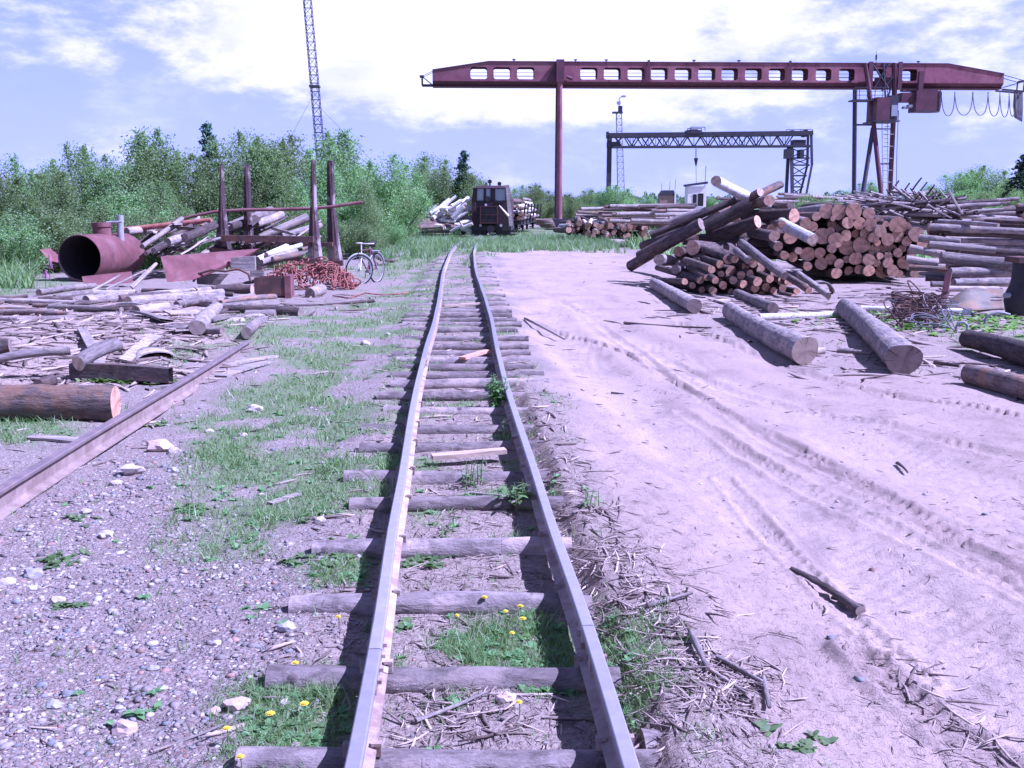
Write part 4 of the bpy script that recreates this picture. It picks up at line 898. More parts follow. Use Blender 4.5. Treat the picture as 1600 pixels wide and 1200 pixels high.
# ------------------------------------------------------------------ lattice masts
def mast(base, top, w0, w1, nseg, mat, label, cat, legr=.03, sides=4, sub=True):
    root = empty('lattice_mast', base, label, cat); base = Vector(base); top = Vector(top); d = top-base
    cs = [(-1, -1), (1, -1), (1, 1), (-1, 1)] if sides == 4 else [(-1, -.58), (1, -.58), (0, 1.15)]
    def P(i, t): w_ = (w0+(w1-w0)*t)/2; return d*t+Vector((cs[i][0]*w_, cs[i][1]*w_, 0))
    for i in range(sides): mb = MB(); mb.tube([P(i, 0), P(i, 1)], legr, 5); mb.build('mast_leg', M[mat], root)
    mb = MB()
    for k in range(nseg):
        a, b = k/nseg, (k+1)/nseg
        for i in range(sides):
            j = (i+1) % sides; mb.beam(P(i, b), P(j, b), legr*1.2); 
            mb.beam(P(i, a), P(j, b), legr*1.1)
            if sub: mb.beam(P(j, a), P(i, b), legr*1.1)
    mb.build('lacing', M[mat], root); return root
YM = 62.0; b_ = PD(512, 370, YM); b_.z = 0; t_ = PD(479, -14, YM)
mm = mast(b_, t_, .46, .40, 30, 'steel', 'tall leaning dark lattice mast rising behind the left tree row', 'lattice mast', .022, sub=False)
for k in (.36, .62, .98):
    c = (t_-b_)*k; mb = MB(); mb.box(c.x-.28, c.x+.28, c.y-.28, c.y+.28, c.z-.06, c.z+.06); mb.build('flange', M['steel'], mm)
mb = MB()
for dx, dy, hh in ((6.5, 4, .55), (-6, 3, .6), (2.5, -5, .5)): mb.tube([(t_-b_)*hh, Vector((dx, dy, 0))], .009, 4)
mb.build('guy_wire', M['steel'], mm)
YL = 150.0; b_ = PD(972, 320, YL); b_.z = 0; t_ = PD(967, 176, YL)
ml = mast(b_, t_, 1.0, .7, 17, 'grey', 'slim pale lattice floodlight mast behind the truss crane left end', 'lighting mast', .05, sub=False)
mb = MB(); c = t_-b_; mb.box(c.x-.9, c.x+.5, -.6, .6, c.z-.1, c.z+.1); mb.box(c.x-.1, c.x+.45, -.3, .3, c.z+.1, c.z+.9); mb.tube([c+Vector((0, 0, .9)), c+Vector((0, 0, 1.9)), c+Vector((.4, 0, 2.2))], .06, 5); mb.build('lamp_platform', M['steel'], ml)
mb = MB(); mb.box(c.x+.35, c.x+.9, -.25, .25, c.z+2.05, c.z+2.3); mb.box(c.x-.3, c.x+.2, -.25, .25, c.z+1.1, c.z+1.5); mb.build('lamp_head', M['grey'], ml)

# ------------------------------------------------------------------ sheds in the background
def shed(label, px0, px1, pyb, pyt, Y, mat, roofmat, slant, win, wmat='black', group=None):
    a = PD(px0, pyb, Y); b = PD(px1, pyb, Y); top = PD(px0, pyt, Y).z; wdt = b.x-a.x
    r = empty('shed', ((a.x+b.x)/2, Y+wdt/2, 0), label, 'shed'); h = wdt/2
    mb = MB(); mb.box(-h, h, -h, h, 0, top); mb.build('walls', M[mat], r); mb = MB()
    if slant == 'flat': mb.hexa([(-h*1.15, -h*1.15, top-.02), (h*1.12, -h*1.15, top+.25), (h*1.12, h*1.1, top+.25), (-h*1.15, h*1.1, top-.02), (-h*1.15, -h*1.15, top+.2), (h*1.12, -h*1.15, top+.5), (h*1.12, h*1.1, top+.5), (-h*1.15, h*1.1, top+.2)])
    else: mb.prism([(-h*1.1, top-.1), (h*1.1, top-.1), (h*.75, top+h*.55), (-h*.6, top+h*.55)], -h*1.1, h*1.1)
    mb.build('roof', M[roofmat], r)
    for (x0, x1, z0, z1, nm) in win:
        wx0, wx1 = -h+x0*wdt, -h+x1*wdt; mb = MB(); mb.box(wx0, wx1, -h-.03, -h-.004, z0*top, z1*top); wd = mb.build('window', M[wmat], r)
        mb = MB(); mb.box(wx0-.06, wx1+.06, -h-.05, -h-.032, z1*top, z1*top+.08); mb.box(wx0-.06, wx1+.06, -h-.05, -h-.032, z0*top-.08, z0*top); mb.build('window_frame', M['white'], r)
    return r, h, top
s1, h, tp = shed('small weathered brick shed with dark roof and thin aerials', 1031, 1055, 322, 304, 118, 'brick', 'steel', 'gable', [(.35, .6, .35, .62, 'w')])
mb = MB(); 
for x in (-.6, .3, .9): mb.tube([(x, 0, tp+.5), (x+.05, 0, tp+1.4+.3*x)], .025, 4)
mb.build('aerial', M['steel'], s1); mb = MB(); mb.box(h-.12, h+.06, -h-.15, -h+.05, 0, tp+.3); mb.build('corner_post', M['white'], s1)
s2, h, tp = shed('white control hut with dark slanting roof and open window', 1074, 1103, 325, 291, 112, 'white', 'steel', 'flat', [(.28, .48, .5, .78, 'w'), (.55, .85, .45, .80, 'w')])
mb = MB(); mb.tube([(h, 0, tp), (h+.05, 0, tp+2.1)], .03, 4); mb.build('aerial', M['steel'], s2)

# ------------------------------------------------------------------ trees
def crown_mesh(seed, h, wdt, n_leaf, leaf=.088, spiky=1.0, dens=1.0, nst=8, low=.05, mat='leaf'):
    rg = np.random.default_rng(seed); tubes = MB(); pts = []; wts = []
    for s in range(nst):
        a = rg.uniform(0, 6.28); rad = wdt*.5*math.sqrt(rg.uniform(.02, 1)); top = h*(1-.42*(rad/(wdt*.5))**2)*rg.uniform(.8, 1.02)
        ln = []; 
        for k in range(7):
            t = k/6; rr = rad*(t**.7); ln.append(Vector((math.cos(a)*rr+rg.normal()*.04*h*t*.4, math.sin(a)*rr+rg.normal()*.04*h*t*.4, top*t)))
        tubes.tube(ln, [.035*h/4*(1-.85*k/6)+.004 for k in range(7)], 5, caps=False)
        nb = int(17*dens)
        for b in range(nb):
            t = low+(1-low)*(b+rg.uniform(0, 1))/nb; i = min(int(t*6), 5); f = t*6-i; p = ln[i].lerp(ln[i+1], f)
            bl = wdt*.30*(1.05-t*.85)*rg.uniform(.5, 1.2)+.18; ba = rg.uniform(0, 6.28); up = rg.uniform(.1, .9)+t*.7*spiky; d = Vector((math.cos(ba), math.sin(ba), up)).normalized(); e = p+d*bl
            tubes.tube([p, p.lerp(e, .5)+Vector((0, 0, .03)), e], [.010, .007, .003], 3, caps=False)
            for q in range(5): u = .2+.85*q/4; pts.append(p+d*bl*u); wts.append((.10+.15*(1-abs(u-.6)))*(h/4)**.5)
        for q in range(5): pts.append(ln[-1]+Vector((rg.normal()*.03, rg.normal()*.03, q*.07*spiky*h/4))); wts.append(.05)
    P = np.array([p[:] for p in pts]); Wt = np.array(wts); idx = rg.integers(0, len(P), n_leaf); C = P[idx]+np.clip(rg.normal(size=(n_leaf, 3)), -1.6, 1.6)*Wt[idx][:, None]
    C[:, 2] = np.maximum(C[:, 2], .03)
    nn = rg.normal(size=(n_leaf, 3)); nn[:, 2] = np.abs(nn[:, 2])*.9+.2; nn /= np.linalg.norm(nn, axis=1)[:, None]
    t1 = np.cross(nn, rg.normal(size=(n_leaf, 3))); t1 /= np.linalg.norm(t1, axis=1)[:, None]; t2 = np.cross(nn, t1); s = leaf*rg.uniform(.6, 1.3, n_leaf)[:, None]
    V = np.stack([C-t1*s*.5, C+t2*s*.24-nn*s*.06, C+t1*s*.5, C-t2*s*.24-nn*s*.06], 1).reshape(-1, 3); Fq = np.arange(n_leaf*4).reshape(-1, 4)
    cl_ = rg.uniform(.75, 1.3, (len(P), 1))[idx]*rg.uniform(.8, 1.2, (n_leaf, 1)); col = np.concatenate([cl_*rg.uniform(.9, 1.2, (n_leaf, 1)), cl_, cl_*.95], 1)
    o = npmesh('crown', V, Fq, M[mat], 'col', np.repeat(col, 4, 0)); me = o.data; bpy.data.objects.remove(o)
    t_o = tubes.build('trunk', M['dark']); tm = t_o.data; bpy.data.objects.remove(t_o); return me, tm
def spruce_mesh(seed, h, wdt, n_leaf):
    rg = np.random.default_rng(seed); tb = MB(); tb.tube([(0, 0, 0), (0, 0, h*.97)], [.09, .012], 6)
    z = []; C = []
    nb = 130
    for b in range(nb):
        t = (b+rg.uniform())/nb; zz_ = h*(.06+.93*t); L = wdt*.5*(1-t)**.8*rg.uniform(.65, 1.1)+.06; a = rg.uniform(0, 6.28); m = max(int(n_leaf/nb*(1.3-t)), 8)
        u = rg.uniform(.05, 1, m); C.append(np.stack([np.cos(a)*L*u+rg.normal(size=m)*.05, np.sin(a)*L*u+rg.normal(size=m)*.05, zz_-L*u*.25+rg.normal(size=m)*.04], 1)); tb.tube([(0, 0, zz_), (math.cos(a)*L, math.sin(a)*L, zz_-L*.25)], [.012, .004], 3, caps=False)
    C = np.concatenate(C); n = len(C); nn = rg.normal(size=(n, 3)); nn /= np.linalg.norm(nn, axis=1)[:, None]; t1 = np.cross(nn, rg.normal(size=(n, 3))); t1 /= np.linalg.norm(t1, axis=1)[:, None]; t2 = np.cross(nn, t1); s = .14*rg.uniform(.6, 1.3, n)[:, None]
    V = np.stack([C-t1*s*.5, C+t2*s*.2, C+t1*s*.5, C-t2*s*.2], 1).reshape(-1, 3); c = rg.uniform(.7, 1.3, (n, 1))*np.ones((1, 3))
    o = npmesh('crown', V, np.arange(n*4).reshape(-1, 4), M['leafd'], 'col', np.repeat(c, 4, 0)); me = o.data; bpy.data.objects.remove(o); t_o = tb.build('trunk', M['dark']); tm = t_o.data; bpy.data.objects.remove(t_o); return me, tm
PROTO = {'a': crown_mesh(1, 4, 3.7, 29000, spiky=.7), 'b': crown_mesh(2, 4, 3.2, 25000, spiky=1.3), 'c': crown_mesh(3, 4, 4.4, 34000, nst=10, spiky=.4), 'd': crown_mesh(4, 4, 2.8, 18000, spiky=1.6, nst=5, dens=.9), 'e': crown_mesh(5, 2, 3.0, 20000, nst=11, low=.0, leaf=.07), 's': spruce_mesh(6, 4, 2.0, 9000)}
BASEH = {'a': 4, 'b': 4, 'c': 4, 'd': 4, 'e': 2, 's': 4}
def tree(kind, px, ytop, Y, wscale, label, group, name='tree', cat='tree'):
    p = PD(px, ytop, Y); h = p.z*.97; s = h/BASEH[kind]; r = empty(name, (p.x, Y, Hs(p.x, Y)-.05), label, cat, group, rz=random.uniform(0, 6.28)); cm_, tm = PROTO[kind]
    for nm, me in (('crown', cm_), ('trunk', tm)):
        o = bpy.data.objects.new(nm, me); COL.objects.link(o); o.parent = r
    r.scale = (s*wscale, s*wscale, s); return r
gl = 'bushy trees in the row left of the track'
TR = [('d', 30, 226, 33, .9, 'spindly young willow at the far left edge of the row'), ('a', -30, 250, 31, 1.1, 'leafy bush cut by the left edge of the picture'), ('b', 118, 207, 36, .85, 'thin topped willow behind the rusty tank opening'), ('c', 75, 262, 31, 1.0, 'yellowish green bush left of the rusty tank'),
      ('b', 208, 182, 36, 1.0, 'tall loose grey green willow above the rusty tank neck'), ('c', 265, 232, 35, .95, 'rounded green bush right behind the rusty tank'), ('s', 322, 182, 42, .95, 'dark topped spruce poking above the left tree row'), ('c', 165, 262, 34, 1.0, 'broad dense bush directly above the rusty tank'),
      ('a', 388, 187, 38, .9, 'upright bright green willow between the two left bunk stakes'), ('a', 448, 192, 39, .9, 'leafy willow just left of the right bunk stakes'), ('c', 345, 250, 36, .85, 'shaded bush behind the leftmost bunk stake'), ('b', 545, 184, 42, 1.05, 'tallest green willow beside the lattice mast'),
      ('a', 595, 228, 44, 1.0, 'green willow sloping down to the right of the mast'), ('c', 500, 248, 38, .8, 'dense bush behind the right pair of bunk stakes'), ('c', 575, 285, 38, .75, 'low bright bush behind the parked bicycle'), ('a', 640, 262, 63, 1.0, 'bush left of the white birch log pile'),
      ('c', 680, 243, 70, 1.0, 'rounded willow clump beyond the birch log pile'), ('s', 724, 229, 66, 1.15, 'narrow dark spruce just left of the locomotive'), ('a', 712, 250, 66, 1.0, 'bush just behind the narrow dark spruce'), ('a', 742, 272, 72, 1.0, 'low bush behind the locomotive cab'), ('b', 660, 255, 66, .9, 'loose willow leaning over the birch log pile'),
      ('e', 20, 335, 28, 1.1, 'low yellow green shrub in the left corner of the row'), ('e', 130, 345, 30, .9, 'low shrub behind the rusty tank'), ('e', 250, 318, 31, 1.0, 'low shrub behind the heap of boards'), ('e', 430, 320, 34.5, 1.0, 'low shrub behind the bunk crossbeam'), ('e', 560, 345, 36, .9, 'low shrub touching the bicycle from behind'), ('e', 605, 345, 43, .9, 'low shrub at the end of the left tree row'), ('e', 300, 330, 32.5, 1.0, 'low shrub filling the gap above the board heap'), ('e', 500, 335, 35.5, 1.0, 'low shrub between the right bunk stakes'), ('e', 70, 318, 29.5, 1.1, 'leafy shrub left of the tank and above the grass'), ('e', 190, 305, 32.5, 1.1, 'tall shrub directly behind the tank neck'), ('c', 535, 262, 41, .8, 'pale green bush right of the lattice mast foot'), ('e', -60, 360, 26.5, 1.1, 'low shrub at the left edge of the picture'),
      ('a', 10, 262, 35, 1.1, 'green bush behind the far left shrub'), ('a', 610, 270, 48, 1.0, 'bush filling the gap right of the mast'), ('c', 440, 262, 37, .9, 'dark green bush behind the bunk stakes'), ('c', 240, 285, 33.5, .9, 'dense low bush behind the tank and boards')]
for k, px, yt, Y, ws, lb in TR: tree(k, px, yt, Y, ws, lb, gl)
gb = 'low trees behind the yard'
for k, px, yt, Y, ws, lb in [('a', 805, 283, 95, 1.2, 'small tree just right of the locomotive roof'), ('c', 832, 288, 92, 1.3, 'bushy tree left of the red crane leg'), ('c', 858, 297, 95, 1.2, 'bushy tree touching the red crane leg from the left'), ('c', 890, 302, 100, 1.2, 'low bush right of the red crane leg'), ('c', 917, 295, 105, 1.2, 'rounded bush above the middle log stack'),
                             ('a', 956, 283, 92, 1.3, 'taller bush at the foot of the truss crane'), ('c', 985, 300, 98, 1.2, 'low bush right of the truss crane foot'), ('c', 1010, 306, 125, 1.0, 'low bush left of the brick shed'), ('c', 1352, 284, 150, 1.3, 'rounded tree between the right crane legs'), ('a', 1110, 306, 190, 1.2, 'distant tree right of the white hut'), ('c', 1068, 308, 150, .8, 'dark bush between the two sheds'),
                             ('c', 1449, 291, 120, 1.0, 'small tree left of the big right tree'), ('a', 1528, 250, 120, 1.5, 'big round tree behind the slab heap on the right'), ('c', 1495, 268, 118, 1.1, 'left shoulder bush of the big right tree'), ('a', 1574, 268, 128, 1.3, 'dark bushy tree near the right edge'), ('s', 1601, 234, 115, 1.7, 'dark spruce at the right edge of the picture'),
                             ('c', 1545, 298, 95, 1.5, 'light green bush in front of the big right tree'), ('c', 1500, 305, 88, 1.4, 'light green bush above the far right log pile'), ('c', 1590, 300, 90, 1.4, 'light green bush at the right edge'), ('c', 1640, 280, 110, 1.5, 'bush cut by the right edge of the picture'), ('e', 1455, 312, 95, 1.2, 'low bush behind the upright slabs'), ('a', 780, 296, 90, 1.1, 'small tree hidden behind the locomotive cab'),
                             ('e', 1265, 306, 60, .8, 'weedy bush between the slanting logs and the front stack'), ('e', 1300, 309, 62, .8, 'weedy bush above the front stack of logs')]: tree(k, px, yt, Y, ws, lb, gb)
# the far wood along the horizon, one mass
def far_wood():
    n = 70000; a = RNG.uniform(-.62, .62, n); r = RNG.uniform(330, 430, n); x = r*np.sin(a); y = r*np.cos(a); hh = 2.2+4.0*fbm(a*400, a*0+r*.02, 9, 3, 5)+1.6*(vn(a*1900, a*0, 5, 8))
    z = RNG.uniform(0, 1, n)**.7*hh; C = np.stack([x, y, z], 1); nn = RNG.normal(size=(n, 3)); nn /= np.linalg.norm(nn, axis=1)[:, None]; t1 = np.cross(nn, RNG.normal(size=(n, 3))); t1 /= np.linalg.norm(t1, axis=1)[:, None]; t2 = np.cross(nn, t1); s = RNG.uniform(.35, .8, n)[:, None]
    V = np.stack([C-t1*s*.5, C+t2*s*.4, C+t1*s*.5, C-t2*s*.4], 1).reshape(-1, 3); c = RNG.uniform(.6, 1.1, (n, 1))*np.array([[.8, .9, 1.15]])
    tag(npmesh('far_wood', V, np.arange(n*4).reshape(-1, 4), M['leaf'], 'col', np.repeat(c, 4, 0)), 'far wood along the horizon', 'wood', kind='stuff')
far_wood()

# ------------------------------------------------------------------ log piles
ORD = ['first', 'second', 'third', 'fourth', 'fifth', 'sixth', 'seventh', 'eighth', 'ninth', 'tenth', 'eleventh', 'twelfth', 'thirteenth', 'fourteenth', 'fifteenth']
def ends_stack(ends, Y, axis, length, kind_f, cut, group, labelfmt, rowstep, jit=.05, sides=12, rings=4, yj=.3, taper=.85):
    """logs whose cut ends face the camera; ends = (px, py, radius px)"""
    rows = {}
    for e in ends: rows.setdefault(int(round(e[1]/rowstep)), []).append(e)
    keys = sorted(rows); nrow = len(keys)
    for ri, k in enumerate(keys):
        rw = sorted(rows[k])
        for ci, (px, py, rp) in enumerate(rw):
            yy_ = Y+random.uniform(-yj, yj); p = PD(px, py, yy_); r = max(S(rp, yy_), .02)*1.04
            d = (Vector(axis)+Vector((random.gauss(0, jit), 0, random.gauss(0, jit*.35)))).normalized(); L = length*random.uniform(.75, 1.1)
            q = p+d*L; q.z = max(q.z, r)
            size = 'thick' if rp >= 9.5 else ('thin' if rp < 6.8 else 'medium')
            rn = 'top row' if ri == 0 else ('bottom row' if ri == nrow-1 else ORD[ri]+' row down')
            cn = 'leftmost' if ci == 0 else ('rightmost' if ci == len(rw)-1 else ORD[ci]+' from left')
            log(p, q, r, r*taper, kind_f(), cut, labelfmt % (size, rn, cn), group, sides, rings, rough=.05)
FRONT = [(1311, 331, 11), (1334, 330, 11.5), (1358, 334, 9), (1300, 350, 7), (1312, 357, 6.5), (1325, 348, 8.5), (1343, 349, 8.5), (1360, 351, 9), (1374, 346, 7), (1403, 351, 12), (1416, 357, 8.5), (1432, 366, 11), (1402, 369, 9.5), (1417, 377, 7), (1376, 361, 8.5), (1387, 374, 10), (1365, 371, 7.5), (1371, 379, 5), (1351, 364, 7), (1338, 365, 6), (1322, 368, 8), (1306, 375, 11), (1324, 387, 11), (1346, 383, 12), (1366, 391, 9), (1380, 388, 6), (1394, 390, 8), (1403, 395, 7), (1441, 380, 8), (1410, 388, 6), (1337, 404, 9.5), (1358, 406, 9), (1375, 400, 5), (1388, 401, 6), (1370, 411, 5.5), (1388, 411, 7), (1412, 410, 9), (1358, 423, 8.5), (1378, 425, 9), (1395, 423, 8.5), (1429, 428, 6.5), (1311, 412, 7), (1307, 427, 8), (1342, 421, 7), (1326, 423, 6.5), (1323, 405, 5),
         (1291, 330, 10), (1276, 338, 7), (1270, 354, 7), (1259, 349, 8), (1286, 369, 13), (1298, 361, 6), (1300, 388, 7), (1206, 358, 8), (1235, 371, 10), (1216, 385, 7), (1226, 399, 6.5), (1239, 402, 7), (1262, 397, 10), (1270, 379, 6), (1248, 392, 5), (1281, 395, 8), (1283, 412, 9), (1262, 416, 7), (1425, 392, 7), (1424, 403, 6), (1298, 405, 8), (1302, 341, 4), (1340, 337, 4), (1384, 350, 5), (1421, 415, 6), (1405, 428, 6)]
ends_stack(FRONT, 24.6, (.10, 1, -.02), 4.2, lambda: random.choice(['pine', 'dark', 'greyb']), 'cut', 'logs of the front stack with ends facing the track', '%s log of the front stack, %s, %s', 14.5, jit=.05, sides=16)
# dark filling logs deeper in the same stack
for k in range(50):
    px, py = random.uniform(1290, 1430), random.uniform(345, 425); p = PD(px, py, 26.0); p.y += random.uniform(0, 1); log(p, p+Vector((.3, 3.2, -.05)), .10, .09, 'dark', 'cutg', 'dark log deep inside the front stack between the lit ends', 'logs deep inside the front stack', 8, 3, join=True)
SMALL = [(1138, 405, 8), (1148, 405, 6), (1125, 413, 6), (1142, 424, 8), (1112, 421, 6), (1165, 416, 7), (1190, 410, 7), (1189, 422, 7), (1172, 428, 6), (1177, 412, 6), (1212, 425, 9), (1184, 440, 7), (1162, 444, 6), (1146, 438, 6), (1127, 428, 5), (1094, 438, 6), (1114, 454, 6), (1097, 453, 5), (1180, 450, 7), (1197, 449, 7), (1223, 450, 6), (1232, 440, 6), (1130, 446, 6), (1082, 446, 5), (1105, 434, 5), (1118, 438, 5), (1155, 452, 6), (1168, 459, 5), (1209, 455, 6), (1158, 430, 6), (1203, 436, 6), (1222, 437, 6), (1142, 456, 5), (1070, 440, 5), (1245, 455, 5), (1190, 460, 5), (1240, 465, 5)]
ends_stack(SMALL, 21.6, (-.15, 1, .05), 2.2, lambda: random.choice(['dark', 'dark', 'pine']), 'cut', 'small logs heaped before the slanting logs', '%s log of the small front heap, %s, %s', 12.5, jit=.12, sides=12, yj=.4)
def GH(px, py, dz): g = G(px, py); return Vector((g.x, g.y, Hs(g.x, g.y)+dz))
gs = 'large slanting logs left of the front stack'
def pl(a, b, rp, kind, cut, label, group=None, sides=18, rings=10, rb=None, **kw):      # (px, py, Y) to (px, py, Y); radius in pixels at the first end
    A = PD(*a) if len(a) == 3 else G(*a, S(rp, G(*a).y)); B = PD(*b) if len(b) == 3 else G(*b, S(rb or rp, G(*b).y))
    return log(A, B, S(rp, A.y), S(rb or rp, B.y), kind, cut, label, group, sides, rings, **kw)
pl((1119, 283, 24), (1200, 322, 26.5), 8.5, 'birch', 'cutp', 'white birch log pointing up at the sky on top of the slanting logs', gs)
pl((1220, 288, 27), (1120, 336, 25.5), 6, 'pine', 'cut', 'reddish log tip poking up right of the white birch log', gs)
pl((1188, 300, 25), (985, 416, 29.5), 6.5, 'dark', 'cutp', 'longest dark slanting log running down to the dirt road', gs, rb=8)
pl((1150, 312, 25.3), (1016, 368, 25.6), 5.5, 'dark', 'cutg', 'slim dark log lying along the upper slope of the slanting logs', gs)
pl((1104, 328, 24.7), (1045, 348, 24.9), 5.5, 'greyb', 'cutp', 'short light topped log on the slanting logs', gs)
pl((1173, 318, 24), (1100, 356, 24.2), 10.5, 'dark', 'cutp', 'thick dark log with pale oval end below the longest slanting log', gs)
pl((1096, 350, 24.0), (1000, 402, 25.0), 9.5, 'dark', 'cutg', 'thick dark log forming the lower edge of the slanting logs', gs)
pl((1120, 343, 24.6), (1003, 385, 25.8), 7.5, 'dark', 'cutg', 'dark log between the two slanting logs at the lower left', gs)
pl((1184, 346, 24), (1108, 372, 24.8), 10, 'dark', 'cut', 'dark log with orange end below the pale oval one', gs)
pl((1241, 337, 24.2), (1165, 338, 26), 10, 'dark', 'cut', 'thick bluish log with bright round end facing the front stack', gs)
pl((1202, 313, 24.5), (1176, 319, 26), 8, 'pine', 'cut', 'short reddish log with ragged bright end atop the slanting logs', gs)
pl((1236, 322, 25.5), (1195, 318, 27), 5.5, 'pine', 'cutg', 'thin brown log behind the bright round end', gs)
pl((1222, 350, 23.8), (1195, 343, 26.5), 5.5, 'pine', 'cut', 'small log with orange end above the pale birch', gs)
pl((1270, 374, 22.8), (1221, 349, 24.2), 8.5, 'birch', 'cutp', 'mottled pale birch log leaning down towards the front stack', gs)
pl((1210, 369, 23), (1175, 362, 25), 8.5, 'dark', 'cut', 'log with round yellow end under the mottled birch', gs)
pl((1082, 387, 23.2), (1148, 390, 25.0), 11, 'dark', 'cut', 'fat bluish log lying level beneath the slanting logs', gs)
pl((1030, 406, 24), (1078, 411, 25.5), 9, 'greyb', 'cutp', 'whitish log end near the dirt road under the slanting logs', gs)
pl((1060, 393, 24.5), (1100, 396, 26), 8, 'dark', 'cut', 'dark log with reddish end under the slanting logs', gs)
pl((1087, 411, 22.8), (1118, 413, 24.5), 9, 'greyb', 'cutg', 'stubby grey log before the fat bluish log', gs)
pl((1055, 421, 22.6), (1085, 424, 24), 7, 'dark', 'cutg', 'low dark log at the foot of the slanting logs', gs)
pl((1158, 379, 22), (1226, 431, 20.3), 6.5, 'greyb', 'cutg', 'grey pole leaning down over the small log heap', gs)
pl((1150, 391, 21.8), (1168, 407, 21), 5, 'greyb', 'cutg', 'short grey pole beside the long leaning pole', gs)
pl((1226, 430, 20.8), (1264, 454, 19.8), 5.2, 'pine', 'cut', 'brown pole lying right of the small log heap', gs)
pl((1248, 428, 21), (1294, 462, 19.6), 5, 'greyb', 'cutg', 'grey pole running down to the curved bark piece', gs)
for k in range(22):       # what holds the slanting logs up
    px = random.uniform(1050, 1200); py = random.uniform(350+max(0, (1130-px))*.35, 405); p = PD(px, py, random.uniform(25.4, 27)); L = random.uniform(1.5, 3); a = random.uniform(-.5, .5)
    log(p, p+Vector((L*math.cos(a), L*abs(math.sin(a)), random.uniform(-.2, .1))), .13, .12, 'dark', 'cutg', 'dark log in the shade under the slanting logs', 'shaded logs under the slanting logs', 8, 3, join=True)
# single logs lying in front
gf = 'single logs lying beside the dirt road'
log(G(1022, 443, .10), G(1085, 478, .13), .12, .135, 'greyb', 'cutg', 'pale grey log lying alone left of the small log heap', gf, 20, 16)
log(G(1140, 485, .13), G(1258, 548, .15), .13, .155, 'greyb', 'cutp', 'long smooth grey log with pale end lying by the rutted road', gf, 24, 22)
log(G(1318, 480, .13), G(1412, 562, .165), .13, .17, 'greyb', 'cutg', 'long knotty grey log with dark round end facing the road', gf, 24, 22, rough=.08)
log(G(1152, 458, .08), G(1208, 482, .10), .09, .10, 'greyb', 'cutg', 'short grey log behind the long smooth log', gf, 18, 10)
log(G(1186, 496, .05), G(1316, 490, .05), .055, .05, 'birch', 'cutp', 'thin whitish pole between the two long grey logs', gf, 12, 12)
log(G(1345, 482, .05), G(1518, 488, .06), .05, .06, 'birch', 'cutp', 'white birch pole lying behind the wire tangle', gf, 12, 12)
log(G(1514, 530, .12), G(1660, 575, .14), .12, .14, 'dark', 'cutg', 'dark log in the grass at the right edge', gf, 18, 14)
log(G(1514, 584, .10), G(1680, 630, .12), .10, .12, 'pine', 'cutg', 'brown log lying on sand at the right edge', gf, 18, 14)
log(G(1398, 460, .1), G(1442, 480, .08), .08, .07, 'dark', 'cutg', 'short dark log above the wire tangle', gf, 14, 8)
log(G(1270, 549, .05), G(1288, 548, .05), .05, .045, 'pale', 'cutp', 'small pale wood block against the end of the smooth log', gf, 10, 4)
log(G(1308, 548, .04), G(1362, 552, .04), .03, .025, 'greyb', 'cutg', 'thin grey stick between the two long grey logs', gf, 8, 8)
log(G(1460, 566, .03), G(1500, 572, .03), .025, .02, 'dark', 'cutg', 'thin dark stick right of the knotty log', gf, 8, 6)
log(GH(975, 506, .03), GH(1112, 516, .03), .022, .012, 'dark', 'cutg', 'long thin dark branch lying across the road', gf, 8, 12, bend=.05)
# horizontals at the right
gh = 'level logs right of the front stack'
for a, b, rp, kd, ct, lb in [((1470, 402, 20.5), (1640, 418, 20.2), 10, 'greyb', 'cutg', 'large grey log with dark left end right of the front stack'), ((1484, 426, 20.2), (1588, 426, 20.4), 7.5, 'greyb', 'cutg', 'flaking grey log just below the large one'), ((1490, 442, 19.8), (1580, 441, 20), 7, 'greyb', 'cutg', 'pale log below the flaking grey one'),
                             ((1452, 382, 21.6), (1556, 391, 21.2), 5.2, 'pale', 'cutp', 'pale peeled log lying above the large grey log'), ((1422, 388, 21.8), (1475, 398, 21.4), 6.5, 'pale', 'cutp', 'short peeled log touching the front stack on its right'), ((1416, 405, 21.4), (1466, 413, 21.2), 6, 'pale', 'cutp', 'ragged peeled log under the short peeled one'), ((1420, 418, 21.3), (1490, 423, 21), 4.5, 'pine', 'cutg', 'thin brown log at the right foot of the front stack'), ((1475, 451, 19.6), (1560, 452, 19.8), 4.5, 'pale', 'cutp', 'thin pale log above the torn metal sheet'),
                             ((1500, 392, 22.5), (1660, 402, 22), 7, 'dark', 'cutg', 'dark log behind the large grey log'), ((1560, 414, 21), (1680, 424, 20.6), 6, 'pine', 'cutg', 'brown log ending behind the dark machine column'), ((1446, 434, 20.6), (1500, 436, 20.4), 5, 'dark', 'cutg', 'dark log under the flaking grey log'), ((1455, 444, 20.0), (1510, 446, 20), 4.5, 'greyb', 'cutg', 'grey log end low between front stack and level logs'), ((1480, 414, 20.9), (1600, 416, 20.9), 6, 'dark', 'cutg', 'dark log wedged between the large grey and flaking logs'), ((1436, 372, 23), (1500, 380, 22.6), 6, 'greyb', 'cutg', 'grey log touching the front stack at its upper right')]: pl(a, b, rp, kd, ct, lb, gh)
for i, (x0, y0, x1, y1, rp) in enumerate([(1453, 354, 1650, 364, 5), (1476, 364, 1650, 371, 4.5), (1478, 374, 1650, 381, 5), (1486, 384, 1650, 390, 5), (1466, 346, 1560, 352, 3.5), (1500, 368, 1660, 375, 4), (1540, 345, 1650, 349, 3), (1545, 351, 1650, 356, 3)]):
    pl((x0, y0, 27+i*.1), (x1, y1, 26), rp, random.choice(['dark', 'greyb', 'pine']), 'cutg', 'weathered level log of the dark stack at the right, %s from the top' % ORD[i], 'weathered level logs of the dark right stack', 12, 6)
